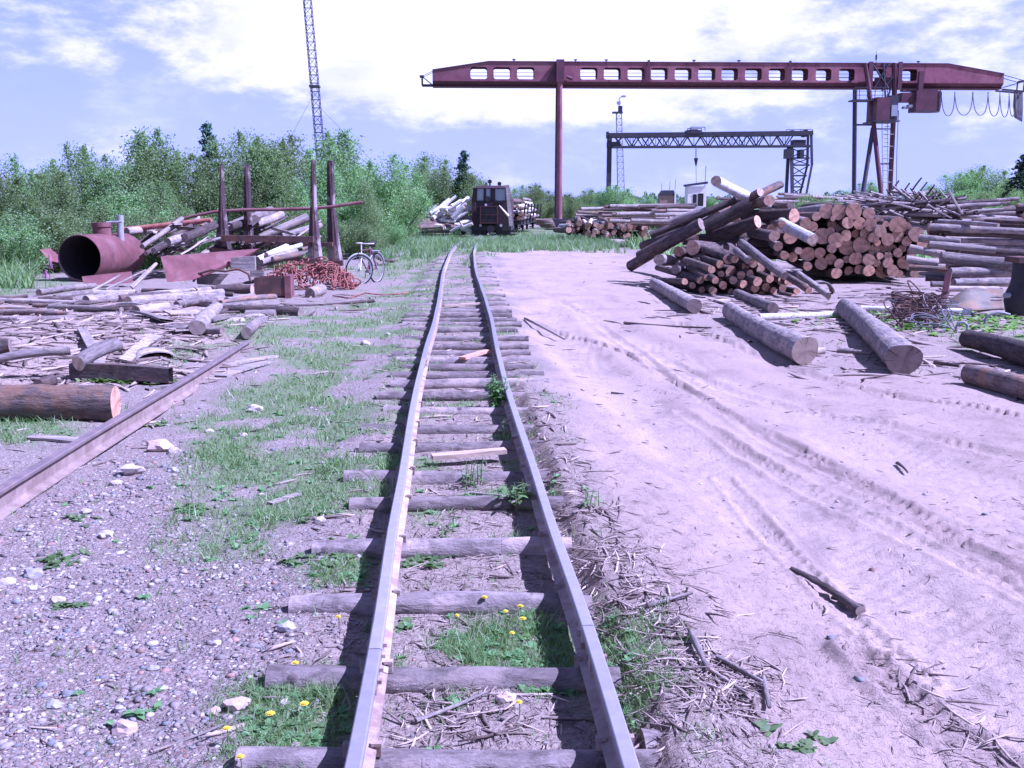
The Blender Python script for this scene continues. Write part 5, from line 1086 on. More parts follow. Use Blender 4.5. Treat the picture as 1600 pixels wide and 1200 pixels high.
for k in range(90):
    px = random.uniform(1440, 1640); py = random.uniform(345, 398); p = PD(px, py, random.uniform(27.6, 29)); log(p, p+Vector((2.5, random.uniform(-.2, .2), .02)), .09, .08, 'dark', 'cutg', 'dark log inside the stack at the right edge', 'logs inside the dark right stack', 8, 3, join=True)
for k in range(80):      # reddish far right pile
    px = 1525+random.uniform(0, 130); top = 322+max(0, (1575-px))*.55; py = random.uniform(top, 352); p = PD(px, py, random.uniform(33, 36)); a = random.gauss(0, .35); L = random.uniform(2, 4)
    log(p, p+Vector((L*math.cos(a), L*math.sin(a), random.uniform(-.15, .25))), .09, .08, random.choice(['pine', 'pine', 'dark']), 'cut', 'reddish brown log in the low pile at the far right edge', 'reddish logs of the far right pile', 8, 3, join=True)
# heap of weathered slabs behind the front stack
gw = 'weathered slabs heaped behind the front stack'
def slab(a, b, wpx, tpx, mat, label, group, roll=0):
    A = PD(*a); B = PD(*b); mb = MB(); w0 = S(wpx, A.y); t0 = S(tpx, A.y); d = (B-A); L = d.length; n = 5; bow = random.uniform(-.03, .03)*L
    for i in range(n):
        t = i/(n-1); z = bow*math.sin(math.pi*t); w1 = w0*(1-.25*t)*random.uniform(.9, 1.05)
        for q in ((-.5, 0), (-.3, .8), (.3, .8), (.5, 0)): mb.v.append((L*t, q[0]*w1, z+q[1]*t0))
    for i in range(n-1):
        for k in range(4): k2 = (k+1) % 4; mb.f.append((i*4+k, i*4+k2, i*4+4+k2, i*4+4+k)); mb.m.append(0); mb.sm.append(False)
    mb.poly(mb.v[0:4][::-1], 0); mb.poly(mb.v[-4:], 0); o = mb.build('wood_slab', M[mat]); o.location = A; o.rotation_mode = 'QUATERNION'
    from mathutils import Quaternion
    o.rotation_quaternion = d.to_track_quat('X', 'Z') @ Quaternion((1, 0, 0), roll); return tag(o, label, 'slab', group, 'thing')
for i, (x0, y0, x1, y1, Y, w_, mt, lb) in enumerate([(1333, 300, 1436, 315, 31, 5, 'slab', 'long grey slab on the left of the slab heap'), (1340, 306, 1425, 326, 30, 5, 'pale', 'pale slab sloping down over the slab heap'), (1345, 322, 1395, 316, 30, 5, 'slab', 'short grey slab at the left of the heap'), (1395, 291, 1422, 312, 31, 4, 'pale', 'upturned pale slab under the right crane leg'),
                     (1408, 296, 1430, 314, 31, 3.5, 'slab', 'second upturned slab beside the crane leg'), (1483, 299, 1504, 336, 29, 4.5, 'pale', 'lone pale plank standing upright at the heap right end'), (1450, 320, 1487, 342, 29, 5, 'slab', 'slanting slab left of the upright plank'), (1462, 322, 1500, 338, 30, 4, 'pale', 'thin board under the upright plank'),
                     (1352, 312, 1430, 327, 30.5, 4, 'pale', 'long narrow pale board across the heap'), (1390, 330, 1412, 340, 29, 4, 'pale', 'short bright board above the front stack'), (1378, 328, 1410, 324, 29.5, 4, 'slab', 'short board behind the front stack top'), (1436, 300, 1452, 318, 31, 4, 'slab', 'upturned slab in the middle of the heap'), (1447, 312, 1464, 301, 31, 3.5, 'slab', 'crossed slab in the middle of the heap'), (1466, 322, 1483, 309, 30.5, 3, 'slab', 'small tilted slab near the upright plank')]):
    slab((x0, y0, Y), (x1, y1, Y-.6), w_, 2.5, mt, lb, gw, random.uniform(-.4, .6))
for k in range(70):
    p = PD(random.uniform(1335, 1505), random.uniform(316, 352), random.uniform(30.5, 34)); log(p, p+Vector((random.uniform(1, 2.5), random.uniform(-.5, .5), random.uniform(-.25, .2))), .07, .06, random.choice(['dark', 'slab', 'greyb']), join=True)
for k in range(150):
    px = random.uniform(1325, 1500); top = 303+(8 if px < 1390 else 0)*random.random()+max(0, px-1450)*.25; py = random.uniform(top, 350); a = random.gauss(0, 13); L = random.uniform(16, 60); u = random.uniform(-.45, .6)
    slab((px-L/2, py-u*L*.3, random.uniform(30, 34)), (px+L/2, py+u*L*.3, random.uniform(30, 33)), random.uniform(3, 6), 2.5, random.choice(['slab', 'slab', 'pale', 'dark']), 'tangled weathered slab in the heap behind the front stack', gw, random.uniform(-.7, .7))
for k in range(26): 
    px = random.uniform(1385, 1480); py = random.uniform(294, 318); L = random.uniform(10, 26); s_ = random.choice([1, 1, -1]); slab((px, py, 32), (px+L*.6, py+L*.8*s_, 31.5), 3, 2, random.choice(['slab', 'dark', 'pale']), 'short slab sticking up out of the heap behind the front stack', gw, random.uniform(-.5, .5))
# stack left of the slanting logs: level logs above, small ends below
gm = 'logs of the middle stack by the red crane leg'
for r_ in range(8):
    for c_ in range(4):
        y = 322+r_*4.6; x0 = 896+random.uniform(0, 8)+c_*36+ (0 if r_ > 1 else 8); Y = 56+random.uniform(-.5, 1.5)+c_*1.2
        if r_ == 0 and c_ != 1: continue
        pl((x0, y+c_*.8, Y), (x0+random.uniform(55, 110), y+random.uniform(-2, 3)+c_*.8, Y+2), 2.6, random.choice(['greyb', 'pine', 'dark', 'slab']), 'cut', 'level weathered log in the upper part of the middle stack', gm, 8, 3, join=True)
for k in range(120):
    px = random.uniform(886, 1012); t = (px-886)/126; py = random.uniform(347+4*t, 366+6*t); pick = random.random()
    p = PD(px, py, random.uniform(51, 53)); log(p, p+Vector((random.uniform(-.6, .3), 2.0, random.uniform(-.1, .3))), random.uniform(.07, .15), None, 'birch' if pick > .72 else random.choice(['pine', 'dark']), 'cut' if pick < .7 else 'cutp', 'small log with its end facing the camera at the foot of the middle stack', gm, 8, 2, join=True)
for (x0, y0, x1, y1, lb) in [(900, 370, 952, 376, 'long low log lying in front of the middle stack'), (950, 378, 1005, 374, 'dark log end pointing at the middle stack'), (905, 381, 935, 384, 'thin pale board on the dirt before the middle stack')]:
    log(G(x0, y0, .1), G(x1, y1, .1), .14 if y0 < 380 else .05, None, 'greyb', 'cutg', lb, gm, 8, 4)
gm2 = 'long logs of the stack behind the slanting logs'
for k in range(40):
    px = random.uniform(950, 1060); t = (px-950)/120; py = random.uniform(321+3*t, 350); Y = random.uniform(44, 60); pl((px, py, Y), (px+random.uniform(50, 130), py+random.uniform(-3, 4), Y+1), 3, random.choice(['greyb', 'slab', 'pine', 'dark']), 'cut', 'long weathered log in the stack behind the slanting logs', gm2, 8, 3, join=True)
for k in range(26):
    px = random.uniform(1110, 1340); py = random.uniform(303+ (6 if px < 1180 else 0), 318); Y = random.uniform(60, 90); pl((px, py, Y), (px+random.uniform(30, 80), py+random.uniform(-2, 3), Y+2), 2.2, random.choice(['greyb', 'slab', 'dark']), 'cutg', 'distant weathered log in the low stacks beyond the front piles', 'distant low log stacks', 8, 2, join=True)
# birch pile left of the locomotive
gbp = 'white birch logs piled left of the locomotive'
for k in range(100):
    px = random.uniform(662, 724); top = 314+abs(px-712)*.42*(1 if px < 712 else .2); py = random.uniform(top, 362); Y = random.uniform(56.5, 59); a = random.uniform(-.3, .9)
    p = PD(px, py, Y); L = random.uniform(.5, .95); log(p, p+Vector((L*math.cos(a), random.uniform(-.2, 1.0), L*math.sin(a))), random.uniform(.08, .14), None, 'birch', 'cutp', '%s birch log in the tumbled pile left of the locomotive, %s' % ('bright' if py < 335 else 'shaded', ['far left side', 'left of its middle', 'right of its middle', 'side nearest the locomotive'][min(3, int((px-662)/15.6))]), gbp, 9, 3, join=k % 5 > 1)
for i in range(9):
    y = 345+i*1.4; pl((632+i*3, y, 56), (690+i*4, y-1.5, 57), 2, 'pine', 'cut', 'long brown log under the white birch pile', 'brown logs under the birch pile', 8, 3, join=True)
for k in range(10): 
    px, py = random.uniform(620, 642), random.uniform(345, 378); p = G(px, max(py, 366)); log(p+Vector((0, 0, .1)), p+Vector((random.uniform(-.5, .5), random.uniform(-.3, .5), random.uniform(.1, .9))), .06, .05, 'dark', 'cutg', 'dark broken branch at the end of the left tree row', 'broken branches at the tree row end', 7, 3)

# ------------------------------------------------------------------ locomotive and log wagon
YLo = 57.0; pc = PD(767.5, 372, YLo)
def rel(px, py): p = PD(px, py, YLo); return p.x-pc.x, p.z
loco = empty('locomotive', (pc.x, YLo, 0), 'small dark narrow gauge diesel locomotive facing the camera on the track', 'locomotive', rz=R(-2))
Z0 = RZ
bw0 = rel(798, 350)[0]; bw1 = rel(793.5, 291)[0]; zr = rel(767, 291)[1]; zf = rel(767, 352)[1]; zwl = rel(767, 312)[1]; zwt = rel(767, 295)[1]
mb = MB(); Lb = 4.6
# body shell: sides, roof, and a front of pillars and panels around three window openings
def wx(px): return rel(px, 330)[0]
mb.hexa([(-bw0, .08, zf), (bw0, .08, zf), (bw0, Lb, zf), (-bw0, Lb, zf), (-bw0*.985, .08, zwl-.05), (bw0*.985, .08, zwl-.05), (bw0*.985, Lb, zwl-.05), (-bw0*.985, Lb, zwl-.05)])
for sx in (-1, 1): mb.hexa([(sx*bw0*.985-.03, .08, zwl-.05), (sx*bw0*.985+.03, .08, zwl-.05), (sx*bw0*.985+.03, 2.2, zwl-.05), (sx*bw0*.985-.03, 2.2, zwl-.05), (sx*bw1-.03, .1, zr-.1), (sx*bw1+.03, .1, zr-.1), (sx*bw1+.03, 2.2, zr-.1), (sx*bw1-.03, 2.2, zr-.1)])
for a, b in ((738, 744.5), (755, 759), (766, 774), (790, 796)):
    xa, xb = wx(a)*.985, wx(b)*.985; mb.hexa([(xa, .07, zwl-.05), (xb, .07, zwl-.05), (xb, .17, zwl-.05), (xa, .17, zwl-.05), (xa*.97, .09, zwt), (xb*.97, .09, zwt), (xb*.97, .19, zwt), (xa*.97, .19, zwt)])
mb.box(-bw1, bw1, .09, .2, zwt, zr-.08); mb.box(-bw1, bw1, 2.1, 2.2, zwl-.05, zr-.08)
mb.build('body', M['loco'], loco)
mb = MB(); mb.hexa([(-bw1-.06, -.02, zr-.1), (bw1+.06, -.02, zr-.1), (bw1+.06, 2.35, zr-.1), (-bw1-.06, 2.35, zr-.1), (-bw1*.8, .1, zr+.04), (bw1*.8, .1, zr+.04), (bw1*.8, 2.3, zr+.04), (-bw1*.8, 2.3, zr+.04)]); mb.build('roof', M['loco'], loco)
for a, b, nm in ((744.5, 755, 'window'), (759, 766, 'window'), (774, 790, 'window')):
    xa, xb = wx(a)*.96, wx(b)*.96; mb = MB(); mb.box(xa, xb, .12, .135, zwl-.04, zwt); wo = mb.build('window', M['glass'], loco)
    mb = MB(); 
    for q in ((xa, xb, zwt, zwt+.04), (xa, xb, zwl-.08, zwl-.04)): mb.box(q[0], q[1], .05, .068, q[2], q[3])
    mb.build('window_frame', M['locod'], wo)
gx0, gx1 = wx(750.5), wx(778); gz0, gz1 = rel(0, 349)[1], rel(0, 322)[1]
mb = MB()
mb.box(gx0, gx1, -.30, .075, gz0, gz1); mb.build('hood', M['loco'], loco)
mb = MB(); t = .045
for q in ((gx0, gx1, gz0, gz0+t), (gx0, gx1, gz1-t, gz1), (gx0, gx0+t, gz0+t, gz1-t), (gx1-t, gx1, gz0+t, gz1-t), (gx0+t, gx1-t, (gz0+gz1)/2-.02, (gz0+gz1)/2+.02)): mb.box(q[0], q[1], -.335, -.303, q[2], q[3])
gf_ = mb.build('grille_frame', M['locor'], loco)
for k in range(9): z = gz0+.08+k*(gz1-gz0-.16)/8; mb = MB(); mb.box(gx0+.06, gx1-.06, -.325, -.303, z-.02, z+.02); mb.build('grille_slat', M['locod'], gf_)
for px, py in ((757, 336), (776, 337), (768, 337)): x, z = rel(px, py); mb = MB(); mb.box(x-.08, x+.08, -.345, -.337, z-.04, z+.04); mb.build('vent', M['black'], loco)
for px, py in ((765, 283.5), (780, 287)): x, z = rel(px, py); mb = MB(); mb.tube([(x, .3, z-.25), (x, .3, z)], .04, 6); mb.tube([(x, .15, z), (x, .35, z)], .11, 10); mb.build('headlight', M['locod'], loco)
x, z = rel(762, 311); mb = MB(); mb.tube([(x, -.05, z), (x, .1, z)], .15, 12); mb.build('headlight', M['locod'], loco); x, z = rel(759, 320); mb = MB(); mb.tube([(x, -.05, z), (x, .09, z)], .06, 10); mb.build('lamp', M['white'], loco)
mb = MB(); mb.box(-bw0-.02, bw0+.02, -.12, Lb+.1, zf-.28, zf-.004); mb.build('frame_beam', M['locod'], loco)
mb = MB(); mb.box(-bw0, -.25, -.02, .1, .25, zf-.28); mb.box(.25, bw0, -.02, .1, .25, zf-.28); mb.box(-.6, .6, .3, 4.2, .35, zf-.28); mb.build('underframe', M['locod'], loco)
for y in (.9, 2.2, 3.4):
    for sx in (-1, 1): mb = MB(); mb.tube([(sx*.36, y, RZ+.28), (sx*.46, y, RZ+.28)], .28, 16); mb.build('wheel', M['locod'], loco)
mb = MB(); mb.tube([(0, -.12, zf-.2), (0, -.5, zf-.2)], .07, 8); mb.tube([(0, -.5, zf-.2), (0, -.56, zf-.2)], .2, 12); mb.build('coupler', M['locod'], loco)
for px in (751, 783): x, z = rel(px, 352); mb = MB(); mb.tube([(x, -.13, z), (x, -.2, z)], .08, 10); mb.build('buffer_lamp', M['white'] if px == 783 else M['grey'], loco)
for px in (741, 794): 
    x = rel(px, 0)[0]; mb = MB(); mb.tube([(x, -.02, zf+.1), (x, -.09, zf+.15), (x, -.09, zwl-.2), (x, -.02, zwl-.15)], .015, 5); mb.build('handrail', M['locod'], loco)
mb = MB(); a = Vector((*rel(792, 290), 0)); A_ = rel(792.5, 289); B_ = rel(798.5, 353); mb.beam((A_[0], -.14, A_[1]), (B_[0], -.3, B_[1]), .2, .05, up=(0, 1, 0)); o = mb.build('grey_board', M['slab'], None); o.location = (pc.x, YLo, 0); tag(o, 'grey board leaning against the right corner of the locomotive', 'board')
mb = MB(); A_ = rel(780, 321); B_ = rel(794.5, 337.5); mb.tube([(A_[0], -.2, A_[1]), (B_[0], -.32, B_[1])], [.03, .06], 7); o = mb.build('white_stick', M['white'], None); o.location = (pc.x, YLo, 0); tag(o, 'white stick slanting across the front of the locomotive', 'stick')
# log wagon behind, turned with the curve
def wagon(x, y, ang, label, nlogs, L=6.0):
    r = empty('log_wagon', (x, y, 0), label, 'log wagon', 'log wagons behind the locomotive', rz=ang)
    mb = MB(); mb.box(-.75, .75, 0, L, .65, .85); mb.build('bed', M['locod'], r)
    for yy2 in (.6, 2.9, 5.3):
        for sx in (-1, 1): mb = MB(); mb.beam((sx*.8, yy2, .7), (sx*.93, yy2, 1.9), .09, .09); mb.build('stake', M['locod'], r)
    for yy2 in (.9, 4.8):
        for sx in (-1, 1): mb = MB(); mb.tube([(sx*.33, yy2, .45), (sx*.45, yy2, .45)], .26, 14); mb.build('wheel', M['locod'], r)
    m_ = r.matrix_basis.copy(); m_ = Matrix.Translation(r.location) @ Matrix.Rotation(ang, 4, 'Z')
    for k in range(nlogs):
        a = random.uniform(-.76, .76); z = .95+random.random()*(1.25 if abs(a) < .5 else .8); y0 = random.uniform(-.3, .8); p = m_ @ Vector((a, y0, z)); q = m_ @ Vector((a+random.gauss(0, .05), y0+random.uniform(4, 5.2), z+random.gauss(0, .05)))
        pk = random.random(); log(p, q, random.uniform(.08, .15), None, 'birch' if pk > .7 else random.choice(['pine', 'dark', 'greyb']), 'cut', '%s log loaded between the stakes of the %s wagon behind the locomotive' % ('upper' if z > 1.6 else 'lower', 'near' if y < 66 else 'far'), 'logs loaded on the log wagons', 9, 3, join=True)
wx0 = PD(806, 350, 64).x; wx1 = PD(838, 350, 88).x
wagon(PD(795, 350, 63).x, 63, -math.atan2(PD(828, 350, 78).x-PD(795, 350, 63).x, 15), 'log wagon with dark stakes coupled behind the locomotive', 42)
wagon(PD(812, 350, 70.5).x, 70.5, -math.atan2(PD(845, 350, 86).x-PD(812, 350, 70.5).x, 15), 'second log wagon curving away to the right behind the locomotive', 34)
for i in range(7): pl((836+i*1.5, 343+i*1.9, 72+i*.3), (862+i, 343+i*1.9, 74), 1.5, 'pine', 'cut', 'brown log in the low pile right of the wagons', 'logs in the low pile right of the wagons', 8, 3, join=True)

# ------------------------------------------------------------------ left side: tank, bunks, plate, chain heap, bicycle
ct = G(126, 442); YT = ct.y; rT = S(35, YT)
ax = Vector((.12, .99, 0)).normalized(); cT = PD(124, 403, YT); LT = 2.4
tank = empty('rusty_tank', (cT.x, cT.y, 0), 'large rusty open ended steel tank lying on its side', 'tank')
cl_ = cT-Vector((cT.x, cT.y, 0)); up = Vector((0, 0, 1)); sd = ax.cross(up)
mb = MB(); n = 40
def ring(c, r): return [c+(up*math.sin(2*math.pi*k/n)*r+sd*math.cos(2*math.pi*k/n)*r) for k in range(n)]
prof = [(0, rT*.97), (0, rT), (.02, rT*1.02), (.05, rT), (LT*.42, rT), (LT*.425, rT*1.012), (LT*.445, rT*1.012), (LT*.45, rT*.995), (LT*.9, rT*.98), (LT, rT*.86), (LT*1.05, rT*.55), (LT*1.06, .01)]
prof_in = [(LT*.98, .01), (LT*.97, rT*.8), (LT*.9, rT*.95), (.0, rT*.97)]
pf = prof_in+prof[1:]; rg_ = [ring(cl_+ax*a, r) for a, r in pf]
for rr in rg_: mb.v += [tuple(p) for p in rr]
for i in range(len(pf)-1):
    for k in range(n):
        k2 = (k+1) % n; mb.f.append((i*n+k, i*n+k2, (i+1)*n+k2, (i+1)*n+k)); mb.m.append(0); mb.sm.append(i not in (3, 4))
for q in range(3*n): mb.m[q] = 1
mb.build('shell', [M['rust'], M['tankshade']], tank)
nc = cl_+ax*1.15+up*rT*.9; mb = MB(); 
mb.tube([nc, nc+up*.30], S(14.5, YT), 24); mb.tube([nc+up*.22, nc+up*.32], S(16, YT), 24); mb.build('neck', M['rust'], tank)
mb = MB(); mb.tube([nc+up*.32+Vector((.12, 0, 0)), nc+up*.34+Vector((.5, 0, 0))], .03, 8); mb.build('handle', M['grey'], tank)
a = PD(188, 362, YT+1.4); mb = MB(); mb.tube([a-Vector((0, 0, .8)), a, PD(187.5, 336, YT+1.4)], .085, 12); tag(mb.build('grey_post', M['grey'], loc=a), 'short grey pipe post standing behind the rusty tank', 'post')
# folded sheet left of tank
def sheet(name, pts, Y, mat, label, cat='metal sheet', th=.02, ys=None):
    P = [PD(a, b, Y if ys is None else ys[i]) for i, (a, b) in enumerate(pts)]; mb = MB(); off = Vector((.0, th, 0)); n = len(P)
    mb.poly(P); mb.poly([p+off for p in P][::-1])
    for i in range(n): j = (i+1) % n; mb.poly([P[i], P[i]+off, P[j]+off, P[j]])
    return tag(mb.build(name, M[mat], loc=P[0]), label, cat)
sheet('rusty_sheet', [(62, 390), (78, 388), (92, 400), (92, 416), (82, 412)], YT+.4, 'rust', 'bent rusty sheet sticking out left of the tank opening', ys=[YT+.3, YT+.5, YT+.8, YT+.5, YT+.2])
sheet('rusty_sheet', [(128, 432), (205, 424), (207, 442), (131, 446)], YT-1.2, 'rust', 'low rusty sheet lying in front of the tank', ys=[YT-1.3, YT-.9, YT-1.2, YT-1.5])
# tapered plate wedge
YP = 21.6
wd = MB(); A = [PD(251, 401, YP), PD(404, 389, YP+1.6), PD(372, 412, YP+1.2), PD(300, 438, YP+.2), PD(261, 441, YP-.1)]
offv = Vector((-.02, .28, .0))
wd.poly(A); wd.poly([p+offv for p in A][::-1])
for i in range(5): j = (i+1) % 5; wd.poly([A[i], A[i]+offv, A[j]+offv, A[j]])
tag(wd.build('tapered_steel_plate', M['rust'], loc=A[0]), 'tapering rusty steel plate box leaning across the boards', 'steel plate')
# log bunks with tall tapered stakes
def bunk(pl_, pr_, Y, topL, topR, baseL, baseR, beam, label):
    c = PD((baseL[0]+baseR[0])/2, 412, Y); r = empty('log_bunk', (c.x, Y, 0), label, 'log bunk', 'steel log bunks with tapered stakes')
    def q(px, py, dy=0): p = PD(px, py, Y+dy); return Vector((p.x-c.x, dy, p.z))
    for (t0, t1, ty), (b0, b1, by) in ((topL, baseL), (topR, baseR)):
        mb = MB(); m0 = (t0+t1)/2; t0 += .6; t1 -= .6
        # a folded channel: narrow at the top, flaring at the foot
        lev = [(ty, t0, t1), (ty+(by-ty)*.45, t0+(b0-t0)*.16, t1+(b1-t1)*.12), (ty+(by-ty)*.8, t0+(b0-t0)*.6, t1+(b1-t1)*.6), (by, b0, b1)]
        for (y0, a0, a1), (y1, c0_, c1) in zip(lev[:-1], lev[1:]):
            fr = [q(c0_, y1), q(c1, y1), q(a1, y0), q(a0, y0)]; k0 = .05+.2*(y0-ty)/(by-ty); k1 = .05+.2*(y1-ty)/(by-ty)
            bk = [fr[0]+Vector((.02, k1, 0)), fr[1]+Vector((.05, k1, 0)), fr[2]+Vector((.05, k0, 0)), fr[3]+Vector((.02, k0, 0))]
            mb.hexa([fr[0], fr[1], bk[1], bk[0], fr[3], fr[2], bk[2], bk[3]])
        mb.build('stake', M['rustbunk'], r)
        mb = MB(); mb.beam(q((t0+t1)/2, ty+3, -.02), q((b0+b1)/2+1, by, -.04), .035, .05, up=(0, 1, 0)); mb.build('stake_flange', M['rustd'], r)
    mb = MB(); mb.beam(q(baseL[0]-6, baseL[2]-1, -.05), q(baseR[1]+4, baseR[2]-1, -.05), .2, .16); mb.build('sill', M['rustd'], r)
    if beam: mb = MB(); mb.beam(q(*beam[0], -.16), q(*beam[1], -.16), .22, S(beam[2], Y)); mb.build('crossbeam', M['rustd'], r)
    return r
bunk(0, 0, 29.5, (343, 346.5, 257), (485, 490.5, 250), (334, 356, 392), (479, 500, 411), ((344, 372), (490, 374), 9), 'nearer rusty log bunk with two tapered stakes and a crossbeam')
bunk(0, 0, 31.0, (380, 388, 257), (510, 519, 251), (381, 397, 420), (512, 532, 412), ((385, 380), (520, 382), 6), 'farther rusty log bunk with sunlit patches painted on its stakes')
mb = MB(); pts = [PD(*p, 30.2) for p in [(170, 368), (215, 361), (260, 350), (300, 338), (335, 331), (380, 328), (430, 327.5), (480, 326), (520, 323), (545, 319), (566, 316)]]; mb.tube(pts, .045, 8); tag(mb.build('bent_pipe', M['rust'], loc=pts[0]), 'long bent rusty pipe lying across the bunks and boards', 'pipe')
mb = MB(); pts = [PD(*p, 28) for p in [(185, 360), (250, 353), (330, 344)]]; mb.tube(pts, .07, 8); tag(mb.build('rusty_pipe', M['rusto'], loc=pts[0]), 'straight rusty pipe lying just under the bent pipe', 'pipe')
# junk wood around tank and bunks
gj = 'grey boards and logs heaped round the bunks'
for a, b, rp, kd, lb in [((222, 385, 26), (284, 342, 28), 4, 'pale', 'bright ended pole rising from behind the tank'), ((228, 396, 25.5), (300, 352, 28), 3.5, 'dark', 'grey pole parallel to the bright ended pole'), ((240, 392, 25.4), (330, 350, 28.5), 4.5, 'dark', 'grey log sloping up to the left stake'), ((262, 378, 26), (320, 362, 28), 6, 'greyb', 'pale log end left of the left stake'),
                         ((288, 372, 26.5), (335, 352, 28), 7, 'dark', 'hollow looking grey log by the left stake'), ((345, 360, 31), (425, 330, 33), 7, 'greyb', 'grey log between the stakes on top of the heap'), ((400, 350, 31.5), (440, 335, 33), 6, 'pale', 'bright chunk on top of the heap'), ((405, 372, 32), (480, 340, 33), 7, 'slab', 'long slab leaning right of the second stake'),
                         ((250, 365, 27), (310, 345, 29), 5, 'slab', 'slab near the top of the board heap'), ((198, 362, 27.5), (262, 358, 29), 6, 'pale', 'pale board behind the tank neck'), ((360, 355, 30.5), (400, 342, 32), 6, 'dark', 'dark log chunk between the first two stakes'), ((430, 372, 31.2), (500, 352, 33), 5, 'greyb', 'thin grey log behind the crossbeam')]: pl(a, b, rp, kd, 'cutg', lb, gj, 12, 6)
for k in range(120):
    px = random.uniform(215, 490); lo_ = 405 if px < 330 else 398; py = random.uniform(346+(14 if px > 440 else 0)+max(0, 300-px)*.2, lo_); L = random.uniform(12, 48); s_ = random.uniform(-.3, .7); Y = random.uniform(26.5, 30.0) if px < 330 else random.uniform(30.6, 33.5)
    slab((px-L/2, py+s_*L/2, Y-.5), (px+L/2, py-s_*L/2, Y+.6), random.uniform(3, 8), 3, random.choice(['slab', 'dark', 'dark', 'greyb', 'pine', 'slab', 'dark']), 'grey board tangled in the heap between tank and stakes', gj, random.uniform(-.9, .9))
for a, b, rp, kd, lb in [((402, 406, 24.8), (448, 386, 26.5), 5, 'birch', 'white birch log in the shade behind the chain heap'), ((408, 410, 24.6), (462, 392, 26.5), 4.5, 'greyb', 'pale grey birch log behind the chain heap'), ((416, 398, 25), (470, 383, 27), 3.5, 'birch', 'thin white birch log beneath the crossbeam'), ((425, 405, 25), (473, 396, 26), 4, 'pine', 'reddish log beside the white birch logs'), ((404, 418, 24.6), (440, 405, 26), 4.5, 'dark', 'dark log under the pale grey one behind the chain heap')]: pl(a, b, rp, kd, 'cutg', lb, 'birch logs behind the chain heap', 12, 6)
slab((142, 455, 22), (188, 430, 22.4), 5, 2, 'pale', 'curved pale board edge in front of the tank', None, 1.0); slab((165, 452, 21.8), (228, 422, 22.6), 4, 2, 'slab', 'bluish board in front of the tank', None, .9); slab((205, 450, 21.5), (244, 412, 22.5), 8, 3, 'pale', 'broad pale split board standing before the tank', None, .8)
for pts, lb in [([(306, 428), (356, 428), (340, 446), (308, 444)], 'pale flat board before the tapered plate'), ([(360, 402), (398, 400), (399, 420), (362, 421)], 'pale block wall piece right of the tapered plate'), ([(390, 424), (412, 423), (412, 432), (391, 433)], 'small pink board left of the rusty box')]: sheet('pale_board', pts, 22.5, 'slab', lb, 'board', .08)
mb = MB(); pts = [PD(*p, 22) for p in [(302, 440), (310, 428), (330, 422), (352, 424), (372, 420), (388, 428), (392, 440)]]; mb.tube(pts, .025, 7); tag(mb.build('bent_rod', M['rustd'], loc=pts[0]), 'bent dark rod looping over the boards beside the tapered plate', 'rod')
# steel box in front of the chain heap
bx0 = G(398, 464); pr = PD(397, 434, bx0.y); pq = PD(444, 433, bx0.y)
box = empty('steel_box', (bx0.x, bx0.y, 0), 'open dark steel box with right end coloured as sunlit before the chain heap', 'box', rz=R(4))
w_, h_, d_ = pq.x-pr.x, pr.z, .5
mb = MB(); mb.box(0, w_, 0, .03, .02, h_); mb.box(0, w_, d_-.03, d_, .02, h_); mb.box(0, .03, .03, d_-.03, .02, h_); mb.box(0, w_, .03, d_-.03, 0.0, .03); mb.build('sides', M['rustd'], box)
mb = MB(); mb.box(w_-.0, w_+.12, -.02, d_, -.05, h_+.04); mb.build('sunlit_end_plate', M['rust'], box)  # dark sides and lighter end carry the box's shade and sun as colour
# chain heap
def chain_heap():
    c = G(482, 452); YH = c.y+.5; rg = np.random.default_rng(3); mb = MB(); X0, X1 = PD(408, 440, YH).x, PD(556, 440, YH).x; mid = (X0+X1)/2; hw = (X1-X0)/2
    for k in range(230):
        u = rg.uniform(-1, 1); v = rg.uniform(-1, 1); x = mid+u*hw*.95; y = YH+v*.55; prof = (1-abs(u)**2.6)*(1-v*v*.5); hmax = (.66 if u > -.55 else .66-.30*(-.55-u)/.45)*prof; z = hmax*rg.uniform(.35, 1)
        a = rg.uniform(0, 6.28); rr = rg.uniform(.05, .16); tilt = rg.uniform(-1, 1); n = 9; pts = []
        m_ = Matrix.Rotation(a, 3, 'Z') @ Matrix.Rotation(tilt*1.4, 3, 'X'); arc = rg.uniform(2.5, 5.5)
        for q in range(n):
            t = q/(n-1)*arc; pts.append(Vector((x, y, max(z, .03)))+m_ @ Vector((math.cos(t)*rr*1.4, math.sin(t)*rr*.8, rg.normal()*.012)))
        for p in pts: p.z = max(p.z, .015)
        mb.tube(pts, rg.uniform(.010, .019), 5, caps=True)
    for k in range(26):
        x = mid+rg.uniform(-.9, .95)*hw; pts = [Vector((x, YH-.35+rg.normal()*.05, rg.uniform(.3, .5)))]; 
        for q in range(4): pts.append(pts[-1]+Vector((rg.normal()*.06, -.07, -.1)))
        for p in pts: p.z = max(p.z, .02)
        mb.tube(pts, .018, 5)
    tag(mb.build('rusty_chain_heap', M['rusto'], loc=(mid, YH, 0)), 'heap of tangled orange rusty chain beside the bicycle', 'chain heap')
    mb = MB(); pts = [G(*p, .02) for p in [(520, 462), (545, 466), (570, 458), (600, 461), (640, 458)]]; mb.tube(pts, .015, 5); tag(mb.build('rusty_wire', M['rusto'], loc=pts[0]), 'rusty wire trailing from the chain heap over the ground', 'wire')
chain_heap()
o = pl((484, 459, 21.2), (503, 452, 21.8), 8.5, 'pale', 'cutg', 'pale log butt lying before the chain heap', None, 14, 5)
